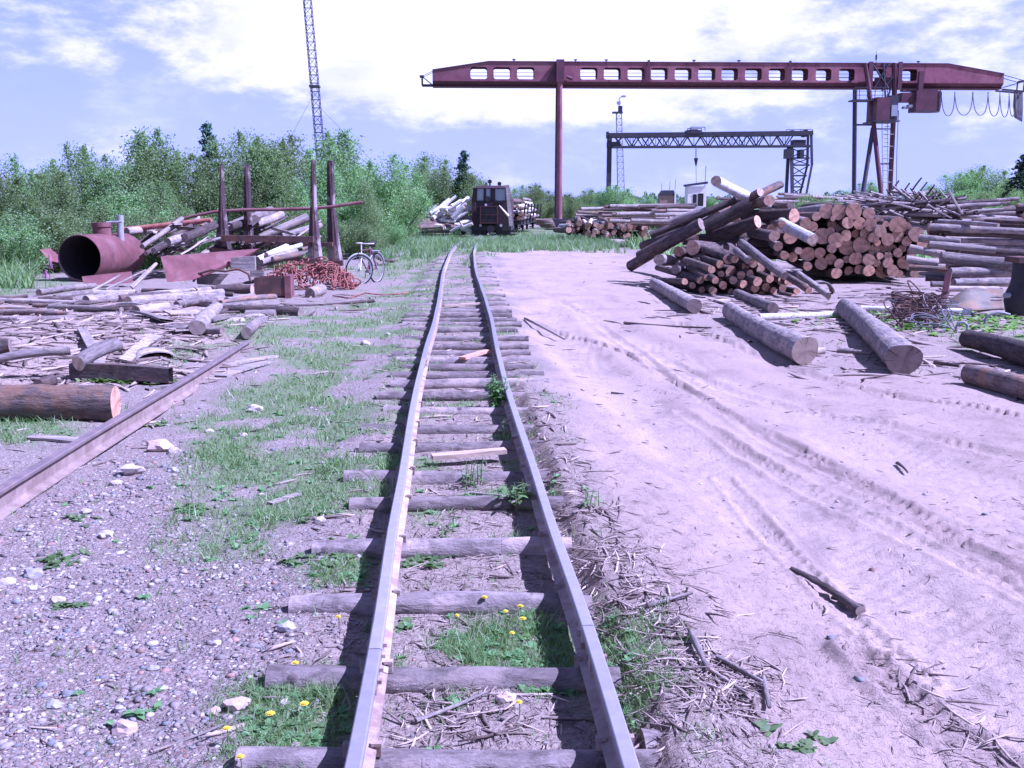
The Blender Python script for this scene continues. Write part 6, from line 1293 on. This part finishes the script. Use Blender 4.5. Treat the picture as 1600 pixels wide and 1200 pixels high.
# bicycle
def bicycle():
    f0 = G(562, 445); b = empty('bicycle', (f0.x, f0.y, 0), 'old pale bicycle parked beside the rusty chain heap', 'bicycle', rz=0); rw = .34; rel2 = lambda v: Vector(v)
    fwd = Vector((-.38, -.92, 0)).normalized(); side = Vector((fwd.y, -fwd.x, 0)); rear = Vector((.30, .78, 0)); front = Vector((0, 0, 0)); steer = Vector((-.80, -.6, 0)).normalized()
    for c, d, nm in ((front, steer, 'front'), (rear, fwd, 'rear')):
        cc = c+Vector((0, 0, rw)); n = 28; pts = [cc+(d*math.cos(2*math.pi*k/n)+Vector((0, 0, 1))*math.sin(2*math.pi*k/n))*rw for k in range(n+1)]
        w = bpy.data.objects.new('wheel', None); COL.objects.link(w); w.parent = b
        mb = MB(); mb.tube(pts, .021, 8, caps=False); mb.build('tyre', M['black'], w)
        mb = MB(); mb.tube([cc+(p-cc)*.93 for p in pts], .012, 6, caps=False); mb.build('rim', M['grey'], w)
        mb = MB()
        for k in range(14): a = 2*math.pi*k/14; mb.tube([cc, cc+(d*math.cos(a)+Vector((0, 0, 1))*math.sin(a))*rw*.93], .003, 3)
        mb.build('spokes', M['grey'], w)
        sdn = d.cross(Vector((0, 0, 1))); mb = MB(); mb.tube([cc-sdn*.05, cc+sdn*.05], .022, 8); mb.build('hub', M['grey'], w)
        mb = MB(); pp = [cc+(d*math.cos(a)+Vector((0, 0, 1))*math.sin(a))*(rw+.035) for a in np.linspace(.35 if nm == 'front' else .6, 2.9, 12)]; mb.tube(pp, .02, 6); mb.build('mudguard', M['grey'], b)
    F0 = front+Vector((0, 0, rw)); R0 = rear+Vector((0, 0, rw)); bb = rear*.48+Vector((0, 0, .28)); head = front+(rear-front)*.14+Vector((0, 0, .78)); seat = rear*.66+Vector((0, 0, .80)); headl = front+(rear-front)*.08+Vector((0, 0, .62))
    mb = MB()
    for p, q in ((head, seat), (headl, bb), (bb, seat), (bb, R0), (seat, R0), (headl, head)): mb.tube([p, q], .017, 8)
    mb.build('frame', M['craned'], b)
    mb = MB(); sdn = steer.cross(Vector((0, 0, 1)))
    for s_ in (-1, 1): mb.tube([F0+sdn*.05*s_, headl+sdn*.04*s_, head], .013, 6)
    mb.build('fork', M['white'], b)
    ht = head+Vector((0, 0, .16)); mb = MB(); mb.tube([head, ht], .014, 8); mb.tube([ht-sdn*.28-steer*.18, ht-sdn*.25, ht, ht+sdn*.25, ht+sdn*.28-steer*.18], .013, 8); mb.build('handlebar', M['white'], b)
    st = seat+Vector((0, 0, .12)); mb = MB(); mb.tube([seat, st], .013, 8); mb.build('seat_post', M['grey'], b); mb = MB(); mb.tube([st+fwd*.15, st, st-fwd*.11], [.025, .06, .085], 10); mb.build('saddle', M['black'], b)
    mb = MB(); mb.tube([bb-side*.06, bb+side*.06], .03, 8); mb.tube([bb+side*.07, bb+side*.07+Vector((0, 0, -.17))], .01, 5); mb.tube([bb-side*.07, bb-side*.07+Vector((0, 0, .17))], .01, 5); mb.build('crank', M['grey'], b)
    mb = MB(); c = rear*.95+Vector((0, 0, .74)); mb.box(c.x-.08, c.x+.08, c.y-.17, c.y+.17, c.z, c.z+.015); mb.tube([c, R0], .008, 5); mb.build('rack', M['grey'], b)
bicycle()
log(G(576, 388, .5), G(616, 408, .1), .07, .05, 'dark', 'cutg', 'dark bent branch lying beyond the bicycle', 'scattered branches beside the tree row', 10, 8, bend=.15)
log(G(612, 400, .08), G(632, 396, .1), .06, .05, 'greyb', 'cutg', 'short grey branch at the edge of the grass', 'scattered branches beside the tree row', 10, 6)
log(G(588, 412, .06), G(622, 404, .08), .06, .05, 'pine', 'cutg', 'pinkish log piece in the grass right of the bicycle', 'scattered branches beside the tree row', 10, 6)

# ------------------------------------------------------------------ left side: logs and slabs in the foreground litter
gl2 = 'logs and boards lying on the left side of the yard'
def gl_(x0, y0, x1, y1, r, kd, ct, lb, sides=14, rings=10, z0=None, z1=None, rb=None, **kw):
    a = G(x0, y0, 0); b = G(x1, y1, 0); rb = rb or r
    a = G(x0, y0, (Hs(a.x, a.y)+r*.85) if z0 is None else z0); b = G(x1, y1, (Hs(b.x, b.y)+rb*.85) if z1 is None else z1)
    return log(a, b, r, rb, kd, ct, lb, gl2, sides, rings, **kw)
gl_(-90, 628, 181, 630, .155, 'pine', 'cut', 'thick dark log with orange cut end beside the single rail', 26, 22, rough=.06)
gl_(134, 470, 196, 463, .10, 'greyb', 'cutg', 'grey log left of the long pale log in front of the tank'); gl_(200, 471, 346, 458, .095, 'greyb', 'cutp', 'long pale log lying before the tapered plate'); gl_(212, 487, 262, 481, .10, 'pale', 'cutg', 'short pale log with black left end'); gl_(282, 474, 346, 466, .09, 'greyb', 'cutg', 'grey log right of the short pale log')
gl_(340, 451, 394, 452, .10, 'dark', 'cutp', 'dark log with pale round end left of the steel box'); gl_(-40, 468, 126, 474, .05, 'pale', 'cutg', 'long pale pole along the far left edge'); gl_(3, 498, 112, 501, .05, 'pale', 'cutg', 'bleached pole left of the black ended log'); gl_(110, 508, 176, 497, .09, 'pale', 'cutg', 'pale log with black end in the bark litter')
gl_(118, 484, 190, 485, .06, 'dark', 'cutg', 'dark log half buried in the litter'); gl_(308, 512, 338, 482, .11, 'greyb', 'cutg', 'thick grey stump log pointing away from the camera'); gl_(122, 568, 182, 538, .075, 'greyb', 'cutp', 'grey branching log on the bark mound', bend=.08); gl_(-14, 543, 16, 540, .09, 'dark', 'cutg', 'dark log end at the left edge above the thick log')
gl_(60, 602, 82, 594, .06, 'dark', 'cutg', 'small black log end behind the thick log'); gl_(0, 560, 110, 548, .045, 'greyb', 'cutg', 'thin grey branch on the bark mound', bend=.06); gl_(232, 500, 330, 492, .05, 'greyb', 'cutg', 'thin grey pole on the bark mound'); gl_(150, 482, 232, 479, .035, 'dark', 'cutg', 'thin dark branch in front of the pale logs', bend=.05)
gl_(380, 478, 585, 470, .035, 'dark', 'cutg', 'long thin dark pole lying before the chain heap', 8, 16, bend=.05, rough=.12); gl_(352, 484, 470, 489, .085, 'dark', 'cutg', 'dark log with pinkish end beneath the long thin pole'); gl_(385, 520, 412, 500, .07, 'greyb', 'cutg', 'grey log stub just beyond the rail end'); gl_(355, 470, 395, 463, .07, 'greyb', 'cutg', 'grey log between the steel box and the stump log')
gl_(20, 516, 60, 505, .05, 'greyb', 'cutg', 'grey branch at the left of the bark mound'); gl_(300, 474, 372, 468, .05, 'pale', 'cutg', 'thin bleached pole before the dark log'); gl_(222, 462, 330, 452, .07, 'greyb', 'cutg', 'grey log resting behind the long pale log'); gl_(180, 497, 232, 503, .04, 'dark', 'cutg', 'dark stick beside the black ended log')
for k in range(50):
    px = random.uniform(-40, 400); py = random.uniform(452, 512) if px > 60 else random.uniform(462, 515); L = random.uniform(25, 110); sl_ = random.gauss(-.06, .09)
    if px+L > 430: L = 430-px
    r_ = random.choice([.03, .04, .05, .07]); gl_(px, py, px+L, py+sl_*L, r_, random.choice(['dark', 'dark', 'greyb', 'slab', 'pine', 'tie']), 'cutg', 'weathered pole lying flat among the others in the left yard litter', 8, 5, bend=.03)
def board(x0, y0, x1, y1, w_, t_, mat, lb, zo=.0, tilt=0, name='board', cat='board'):
    a = G(x0, y0); b = G(x1, y1); a.z = Hs(a.x, a.y)+t_/2+zo; b.z = Hs(b.x, b.y)+t_/2+zo; mb = MB(); d = b-a; up = Vector((math.sin(tilt)*.8, -math.sin(tilt)*.5, math.cos(tilt))); n = 6; L = d.length; dn = d.normalized(); sx = dn.cross(up).normalized(); uz = sx.cross(dn)
    for i in range(n):
        t = i/(n-1); c = a+d*t+uz*(.012*L*math.sin(math.pi*t)); ww = w_*random.uniform(.88, 1.05)/2
        for q in ((-1, -.5), (1, -.5), (1, .5), (-1, .5)): mb.v.append(tuple(c+sx*q[0]*ww+uz*q[1]*t_))
    for i in range(n-1):
        for k in range(4): k2 = (k+1) % 4; mb.f.append((i*4+k, i*4+k2, i*4+4+k2, i*4+4+k)); mb.m.append(0); mb.sm.append(False)
    mb.poly(mb.v[0:4][::-1]); mb.poly(mb.v[-4:]); return tag(mb.build(name, M[mat], loc=a), lb, cat, None)
board(113, 600, 268, 604, .10, .15, 'dark', 'thick dark squared beam lying behind the rail', .02); board(46, 684, 122, 688, .13, .02, 'slab', 'flat grey plank on the gravel left of the rail'); board(422, 790, 468, 776, .05, .012, 'pale', 'pale wood chip board in the grass between the tracks', .005)
board(345, 592, 420, 570, .14, .02, 'slab', 'decayed plank beside the single rail'); board(355, 578, 432, 562, .12, .02, 'slab', 'second decayed plank beside the single rail'); board(230, 612, 290, 604, .1, .02, 'slab', 'grey board between the beam and the rail'); board(196, 578, 245, 552, .14, .02, 'slab', 'broad bark slab on the mound near the rail', .02, .3); board(215, 522, 262, 536, .2, .03, 'slab', 'tilted grey slab on the bark mound', .05, .5)
board(262, 520, 322, 512, .18, .02, 'pale', 'bright split slab on the bark mound', .04, .3); board(270, 548, 330, 540, .16, .02, 'pale', 'pinkish split slab near the rail end', .03, -.2); board(100, 520, 150, 508, .05, .02, 'pale', 'thin bright board before the black ended log'); board(300, 588, 350, 575, .1, .015, 'slab', 'thin board just left of the rail'); board(325, 528, 372, 512, .2, .03, 'greyb', 'flat weathered bark slab near the rail end', .02)
board(130, 552, 160, 590, .12, .02, 'pale', 'pale bark strip on the mound', .04, .2)
for i, (cx, cy, rx, lb) in enumerate([(240, 570, 30, 'curled bark sheet arching beside the rail'), (232, 590, 22, 'smaller curled bark sheet under the arching one')]):
    c = G(cx, cy); mb = MB(); wv = S(rx, c.y); n = 9
    for a in np.linspace(.15, math.pi-.15, n):
        for yv in (-.22, 0, .25): mb.v.append((math.cos(a)*wv, yv, math.sin(a)*wv*.42*(1-.25*abs(yv))))
    b0 = len(mb.v)
    for v in list(mb.v): mb.v.append((v[0]*.96, v[1], v[2]-.012))
    for k in range(n-1):
        for j in range(2): a_ = k*3+j; mb.f += [(a_, a_+1, a_+4, a_+3), (b0+a_+3, b0+a_+4, b0+a_+1, b0+a_)]; mb.m += [0, 0]; mb.sm += [True, True]
    for k in range(n-1): a_ = k*3; mb.f += [(a_, a_+3, b0+a_+3, b0+a_), (a_+2, b0+a_+2, b0+a_+5, a_+5)]; mb.m += [0, 0]; mb.sm += [False, False]
    o = mb.build('bark_sheet', M['slab']); o.location = (c.x, c.y, Hs(c.x, c.y)+.0); o.rotation_euler = (0, 0, .5-i*.4); tag(o, lb, 'bark')

# ------------------------------------------------------------------ right side: wire tangle, sheet, machine column, hoses
def tangle(cx, cy, wx_, wy_, n, mat, rad, label, name, cat, hmax=.35, rr0=(.10, .32), seed=5):
    rg = np.random.default_rng(seed); c = G(cx, cy); mb = MB()
    for k in range(n):
        p = G(cx+np.clip(rg.normal(), -1.5, 1.5)*wx_*.9, cy+np.clip(rg.normal(), -1.5, 1.5)*wy_); z = abs(rg.normal())*hmax*.4+.03; rr = rg.uniform(*rr0); m_ = Matrix.Rotation(rg.uniform(0, 6.28), 3, 'Z') @ Matrix.Rotation(rg.normal()*.7, 3, 'X'); arc = rg.uniform(2, 9); pts = []
        for q in range(14): t = q/13*arc; r2 = rr*(1+.2*math.sin(t*1.7+k)); v = Vector((p.x, p.y, z))+m_ @ Vector((math.cos(t)*r2, math.sin(t)*r2*.8, t*.012)); v.z = max(v.z, .015); pts.append(v)
        mb.tube(pts, rad*rg.uniform(.8, 1.3), 5)
    return tag(mb.build(name, M[mat], loc=c), label, cat)
tangle(1430, 500, 26, 9, 60, 'rustd', .010, 'tangle of rusty wire rope loops lying before the right logs', 'wire_tangle', 'wire tangle')
tangle(1452, 505, 30, 9, 16, 'cable', .009, 'loops of pale wire mixed through the rusty tangle', 'wire_coil', 'wire coil', .3, (.15, .35), 8)
mb = MB(); c = G(1503, 520); pts = [PD(*p, c.y) for p in [(1494, 524), (1494, 512), (1498, 504), (1506, 503), (1512, 508), (1511, 516), (1503, 522)]]; mb.tube(pts, .02, 7); tag(mb.build('hose_loop', M['foam'], loc=c), 'pale hose loop beside the dark log at the right', 'hose')
mb = MB(); c = G(1545, 508); pts = [PD(*p, c.y) for p in [(1538, 508), (1540, 498), (1548, 491), (1558, 488), (1568, 489), (1578, 492)]]; mb.tube(pts, .022, 8); tag(mb.build('hose_arc', M['foam'], loc=c), 'pale hose arching out of the weeds at the right', 'hose')
def torn_sheet():
    Yt = G(1520, 487).y; mb = MB(); 
    nu, nv = 14, 6
    pts = {}
    for i in range(nu):
        for j in range(nv):
            u = i/(nu-1); v = j/(nv-1); px = 1474+u*98; py = (486-u*4)-v*(10+26*math.sin(min(u*2.2, 1)*math.pi/2)*(1-.25*u)); p = PD(px, py, Yt+v*.7-.15*math.sin(u*5)); pts[i, j] = len(mb.v); mb.v.append(tuple(p+Vector((0, .04*math.sin(u*9+v*3), 0))))
    for i in range(nu-1):
        for j in range(nv-1):
            if i in (10, 11) and j == 2: continue
            mb.f.append((pts[i, j], pts[i+1, j], pts[i+1, j+1], pts[i, j+1])); mb.m.append(0); mb.sm.append(True)
    o = tag(mb.build('torn_metal_sheet', M['greenpaint'], loc=mb.v[0]), 'crumpled faded metal sheet with a window hole lying by the logs', 'metal sheet'); md = o.modifiers.new('thickness', 'SOLIDIFY'); md.thickness = .015
    mb = MB(); mb.beam(PD(1483, 425, Yt-.2), PD(1474, 470, Yt-.4), .10, .04); mb.beam(PD(1474, 470, Yt-.4), PD(1462, 474, Yt-.5), .06, .05); tag(mb.build('rusty_bracket', M['rust'], loc=PD(1474, 470, Yt-.4)), 'bent rusty bracket standing left of the crumpled sheet', 'bracket')
torn_sheet()
cM = G(1592, 494); YMc = cM.y; mc = empty('machine_column', (cM.x, YMc, 0), 'dark rusty machine column standing at the right edge', 'machine')
def mq(px, py): p = PD(px, py, YMc); return p.x-cM.x, p.z
mb = MB(); lev = [(1572, 1612, 495, .16), (1572, 1612, 486, .2), (1570, 1614, 470, .26), (1573, 1612, 458, .26), (1580, 1612, 446, .24), (1583, 1612, 435, .23), (1585, 1612, 412, .22), (1586, 1612, 404, .2)]
n = 18
for (a, b, py, dp) in lev:
    x0, z = mq(a, py); x1, _ = mq(b, py); 
    for k in range(n): t = 2*math.pi*k/n; mb.v.append(((x0+x1)/2+math.cos(t)*(x1-x0)/2, math.sin(t)*dp, max(z, 0)))
for i in range(len(lev)-1):
    for k in range(n): k2 = (k+1) % n; mb.f.append((i*n+k, i*n+k2, (i+1)*n+k2, (i+1)*n+k)); mb.m.append(0); mb.sm.append(True)
mb.poly([mb.v[(len(lev)-1)*n+k] for k in range(n)]); mb.build('column', M['locod'], mc)
mb = MB(); x0, z = mq(1581, 403); x1, z1 = mq(1612, 410); mb.box(x0, x1, -.26, .26, z1, z+.02); mb.build('cap_plate', M['rustd'], mc)
mb = MB(); x0, z = mq(1567, 461); mb.tube([(x0-.02, -.1, z), (x0+.2, -.05, z)], .045, 10); mb.build('bolt', M['grey'], mc)
# curved bark / hose piece at 1280,440
c = G(1282, 458); mb = MB(); wv = S(20, c.y)
for a in np.linspace(.1, math.pi-.3, 9):
    for yv in (-.12, .18): mb.v.append((math.cos(a)*wv, yv, math.sin(a)*wv*.95))
for k in range(8): mb.f.append((k*2, k*2+1, k*2+3, k*2+2)); mb.m.append(0); mb.sm.append(True)
o = mb.build('curled_bark', M['slab']); o.location = (c.x, c.y, 0); o.modifiers.new('thickness', 'SOLIDIFY').thickness = .03; tag(o, 'curled grey bark piece arching at the foot of the poles', 'bark')
gp2 = 'bark and slab pieces before the front stack'
for (x0, y0, x1, y1, w_, mt, lb) in [(1300, 458, 1390, 452, .08, 'pale', 'long pinkish slab lying before the front stack'), (1310, 468, 1400, 466, .06, 'slab', 'thin slab before the front stack'), (1342, 444, 1420, 450, .07, 'slab', 'grey slab at the foot of the front stack'), (1405, 466, 1470, 468, .06, 'pale', 'white splintered board before the level logs'), (1220, 505, 1270, 498, .06, 'slab', 'grey board beside the smooth log'), (1190, 506, 1240, 512, .05, 'slab', 'thin board by the long smooth log'), (1110, 470, 1140, 478, .08, 'slab', 'short board left of the long smooth log'), (1060, 460, 1100, 466, .06, 'slab', 'flat board by the pale lone log'), (1240, 520, 1310, 512, .05, 'pale', 'pale strip behind the knotty log')]: board(x0, y0, x1, y1, w_, .03, mt, lb)

# ------------------------------------------------------------------ foreground sticks, rocks, flowers and weeds
gst = 'sticks lying on the sandy road'
log(GH(1236, 890, .008), GH(1345, 950, .016), .010, .024, 'dark', 'cutg', 'dark forked stick lying on the sandy road in the foreground', gst, 10, 12, bend=.03, rough=.2, name='stick', cat='stick')
log(GH(1300, 926, .014), GH(1350, 946, .02), .008, .010, 'dark', 'cutg', 'thin twig alongside the dark forked stick', gst, 7, 6, name='stick', cat='stick')
for x0, y0, x1, y1, r, kd, lb in [(1402, 716, 1418, 734, .012, 'dark', 'short dark stick pointing down the middle of the road'), (1078, 1032, 1104, 1100, .014, 'greyb', 'grey stick pointing at the camera in the bark strips'), (1190, 1100, 1200, 1148, .012, 'greyb', 'short stick at the edge of the bark strips'), (590, 1088, 736, 1086, .014, 'greyb', 'pale straight stick just behind the near sleeper'), (650, 1142, 760, 1106, .009, 'greyb', 'thin crooked stick inside the near rails'), (670, 1076, 720, 1060, .008, 'dark', 'small twig leaning on the near sleeper'), (735, 780, 800, 790, .010, 'pale', 'thin pale stick between sleepers'), (1010, 990, 1080, 975, .011, 'greyb', 'grey twig right of the near rail'), (975, 1050, 1060, 1010, .010, 'dark', 'dark twig among bark strips'), (1120, 1070, 1190, 1110, .013, 'greyb', 'grey branch across the bark strips'), (1095, 1085, 1165, 1130, .010, 'pale', 'pale twig across the bark strips'), (240, 1182, 350, 1150, .006, 'pale', 'thin pale twig on the gravel in the foreground'), (620, 608, 650, 604, .015, 'pale', 'pale stick near the left rail'), (955, 610, 975, 612, .01, 'dark', 'tiny dark stick on the road edge'), (1000, 1180, 1035, 1140, .008, 'dark', 'dark twig beside the right rail'), (820, 500, 882, 530, .02, 'slab', 'grey lath beside the track on the sand')]:
    a = G(x0, y0); b = G(x1, y1); log((a.x, a.y, Hs(a.x, a.y)+r+.006), (b.x, b.y, Hs(b.x, b.y)+r+.012), r, r*.6, kd, 'cutg', lb, gst, 8, 8, bend=.02*min((b-a).length, .5), rough=.15, name='stick', cat='stick')
o = log(G(1004, 1172, .03), G(1180, 1166, .03), .065, .06, 'tie', 'cutg', 'x', None, 16, 10, name='sleeper', parent=track)
def rock(px, py, rp, label, colr, flat=.6, group='loose rocks on the gravel left of the track'):
    p = G(px, py); r = S(rp, p.y)*1.0; bm = bmesh.new(); bmesh.ops.create_icosphere(bm, subdivisions=2, radius=1); s0 = random.uniform(0, 99)
    from mathutils import noise as mn
    for v in bm.verts: k = 1+.5*(mn.noise(v.co*1.1+Vector((s0, 0, 0))))+.35*mn.noise(v.co*2.3+Vector((0, s0, 0))); v.co = Vector((v.co.x*k*r, v.co.y*k*r*.8, v.co.z*k*r*flat))
    me = bpy.data.meshes.new('rock'); bm.to_mesh(me); bm.free(); me.materials.append(M[colr]); o = bpy.data.objects.new('rock', me); COL.objects.link(o); o.location = (p.x, p.y, Hs(p.x, p.y)+r*flat*.45); o.rotation_euler = (0, 0, random.uniform(-.4, .4)); tag(o, label, 'rock', group)
    for f in me.polygons: f.use_smooth = False
M['rockw'] = simple('pale_rock', (.42, .37, .34), .9, .12, 20, bumps=.4); M['rockg'] = simple('grey_rock', (.30, .29, .29), .9, .2, 20, bumps=.4); M['rockp'] = simple('pinkish_rock', (.44, .34, .31), .9, .2, 20, bumps=.4)
for a in [(208, 743, 18, 'large pale rock beside the rail on the left', 'rockw'), (252, 703, 20, 'large pinkish rock left of the grass', 'rockp'), (165, 834, 12, 'white rock left of centre on the gravel', 'rockw'), (134, 801, 9, 'small white rock near the rail', 'rockw'), (88, 937, 13, 'white rock beside the small green weed', 'rockw'), (12, 913, 15, 'white rock at the left picture edge', 'rockw'), (50, 898, 17, 'grey rock beside the white edge rock', 'rockg'), (50, 918, 8, 'small white rock under the grey rock', 'rockw'), (448, 997, 14, 'smooth bluish grey rock near the near sleepers', 'rockg'), (372, 1117, 22, 'pinkish rock touching the near grass clump', 'rockp'), (335, 1122, 12, 'rounded pinkish rock left of the larger one', 'rockp'),
          (86, 1106, 14, 'rounded grey rock in the lower left gravel', 'rockg'), (42, 1114, 8, 'small white rock at lower left', 'rockw'), (187, 1108, 10, 'oval bluish pebble rock in the lower gravel', 'rockg'), (195, 1140, 22, 'flat pinkish rock in the lower gravel', 'rockp'), (500, 826, 9, 'white rock beside the leafy weeds', 'rockw'), (182, 756, 9, 'pale rock just left of the large pale rock', 'rockw'), (530, 663, 0.1, 'tiny', 'rockw'), (398, 640, 12, 'white rock in the grass between the tracks', 'rockw'), (328, 671, 7, 'small white rock left in the grass', 'rockw'), (380, 681, 7, 'small white rock in the middle of the grass', 'rockw'), (464, 1183, 9, 'pink pebble rock beside the near rail', 'rockp'), (790, 1112, 17, 'round pinkish rock between the near rails', 'rockp'), (240, 692, 9, 'grey pinkish rock above the large pinkish one', 'rockp'), (570, 538, 8, 'pale rock left of the track in the grass', 'rockw'), (606, 525, 4, 'small white rock beside the sleepers', 'rockw'), (1080, 862, 0.1, 'tiny', 'rockw'), (272, 708, 10, 'pale rock right of the large pinkish rock', 'rockw'), (340, 1010, 8, 'pale flat pebble rock on the gravel', 'rockw'), (240, 1045, 10, 'brownish grey pebble rock on the gravel', 'rockg'), (300, 1085, 9, 'dark pebble rock on the gravel', 'rockg'), (270, 740, 10, 'greyish rock between the large pale rock and the grass', 'rockg'), (445, 1118, 10, 'pale pebble rock hidden in the near grass clump', 'rockw')]:
    if a[2] > 1: rock(*a)
M['barkp'] = M['slab']
def dandelion(px, py, z, r, mat, lb, grp='yellow flowers beside the rails', name='dandelion', tilt=.3):
    g = G(px, py, z+.03); mb = MB(); n = 14; root = empty(name, (g.x, g.y, max(0, Hs(g.x, g.y))+.01), lb, 'flower', grp)
    for lay, (rr, zz_, nn) in enumerate(((1, 0, 14), (.75, .004, 11), (.45, .007, 8))):
        for k in range(nn):
            a = 2*math.pi*(k+lay*.4)/nn; d = Vector((math.cos(a), math.sin(a), .18)); s_ = Vector((-math.sin(a), math.cos(a), 0))*.0045; c = Vector((0, 0, z+zz_)); mb.poly([c-s_*.5, c+d*r*rr*.6-s_, c+d*r*rr, c+d*r*rr*.6+s_, c+s_*.5])
    mb.build('petals', M[mat], root); mb = MB(); mb.tube([(0, 0, 0), (.003, 0, z*.6), (0, 0, z)], .0022, 5); mb.build('stem', M['grey'] if False else M['stem'], root)
M['stem'] = simple('green_stem', (.12, .19, .07), .6, .1, 20)
for px, py, r, lb in [(476, 1110, .018, 'yellow dandelion in the near grass clump, rightmost bloom'), (423, 1124, .018, 'yellow dandelion in the middle of the near grass clump'), (355, 1145, .016, 'yellow dandelion at the left of the near grass clump'), (376, 1192, .014, 'yellow dandelion cut by the bottom picture edge'), (462, 1043, .016, 'yellow bloom lying on the near sleeper left end'), (529, 972, .014, 'yellow bloom left of the rail shadow'), (757, 940, .016, 'yellow bloom above the second near sleeper'), (714, 965, .011, 'small yellow bloom in the middle between the rails'), (790, 958, .013, 'yellow bloom left of the little cluster'), (813, 952, .017, 'upper bloom of the yellow cluster beside the right rail'), (817, 967, .017, 'lower bloom of the yellow cluster beside the right rail'), (800, 989, .013, 'yellow bloom below the cluster near the right rail'), (811, 1108, .013, 'yellow bloom near the round rock between rails')]:
    dandelion(px, py, .06 if px > 550 else .05, r, 'yellow', lb)
def weedplant(px, py, h, n, sp, lb, seed):
    g = G(px, py); root = empty('weed_plant', (g.x, g.y, Hs(g.x, g.y)), lb, 'weed', 'tall leafy weeds growing against the right rail'); rg = random.Random(seed)
    for s_ in range(n):
        ox, oy = rg.gauss(0, .03), rg.gauss(0, .05); lean = Vector((rg.gauss(0, .12), rg.gauss(0, .12), 1)); hh = h*rg.uniform(.6, 1); mb = MB(); mb.tube([(ox, oy, 0), Vector((ox, oy, 0))+lean*hh*.5, Vector((ox, oy, 0))+lean*hh], [.004, .003, .0015], 5); mb.build('stem', M['stem'], root)
        V = []; Fs = []; C = []
        for k in range(int(hh/.018)):
            t = .15+.85*k/(hh/.018); c = Vector((ox, oy, 0))+lean*hh*t; a = k*2.4+rg.uniform(-.3, .3); L = sp*(.6+.5*math.sin(math.pi*min(t*.9+.1, 1)))*rg.uniform(.8, 1.1)*(1 if t < .85 else .6); d = Vector((math.cos(a), math.sin(a), rg.uniform(.1, .8))).normalized(); sd_ = Vector((-math.sin(a), math.cos(a), 0)); b = len(V)
            for u, wv in ((0, .15), (.35, 1), (.7, .8), (1, .05)): p = c+d*L*u+Vector((0, 0, -.35*L*u*u)); V += [tuple(p-sd_*wv*L*.13), tuple(p+sd_*wv*L*.13)]; q = rg.uniform(.85, 1.3); C += [(q, q*.98, q*.9)]*2
            for i in range(3): Fs.append((b+2*i, b+2*i+1, b+2*i+3, b+2*i+2))
        o = npmesh('leaves', np.array(V), np.array(Fs), M['weed'], 'col', np.array(C)); o.parent = root
weedplant(777, 645, .36, 15, .115, 'bushy green weed against the right rail in the middle distance', 3)
weedplant(816, 806, .20, 6, .11, 'small leafy weed plant against the right rail', 4)
weedplant(792, 690, .16, 4, .05, 'thin dry weed beside the right rail', 5)
weedplant(738, 765, .2, 9, .05, 'feathery weed growing from a sleeper between the rails', 6)
weedplant(920, 820, .12, 6, .05, 'grassy weed outside the right rail', 7)
weedplant(700, 845, .12, 4, .05, 'low weed on the sleeper between the rails', 8)
def fireweed(px, py, h, lb):
    g = G(px, py); root = empty('fireweed', (g.x, g.y, 0), lb, 'flower', 'purple flower spikes'); mb = MB(); mb.tube([(0, 0, 0), (.02, 0, h)], .008, 5); mb.build('stem', M['stem'], root); mb = MB()
    for k in range(40): t = k/40; a = k*2.4; c = Vector((.02*t, 0, h*(.6+.4*t))); d = Vector((math.cos(a), math.sin(a), .2)); s_ = Vector((-math.sin(a), math.cos(a), .3))*.02; L = .07*(1.1-t); mb.poly([c, c+d*L-s_, c+d*L*1.3, c+d*L+s_])
    mb.build('flower_spike', M['purple'], root)
fireweed(79, 452, .75, 'purple flower spike standing left of the rusty tank'); fireweed(72, 458, .5, 'smaller purple flower spike lower left of the tank')
fireweed(1462, 388, 1.0, 'purple flower spike between the front stack and level logs'); fireweed(1550, 398, .7, 'purple flower spike above the large grey log')
po = POOL.build('distant_logs', [M[k] for k in PKIND]+[M['cutfar']]); tag(po, 'masses of small logs in the distant stacks and deep inside the near piles', 'logs', kind='stuff')
print('OBJS', len(bpy.data.objects), 'TRIS', sum(len(o.data.polygons) for o in bpy.data.objects if o.type == 'MESH'))
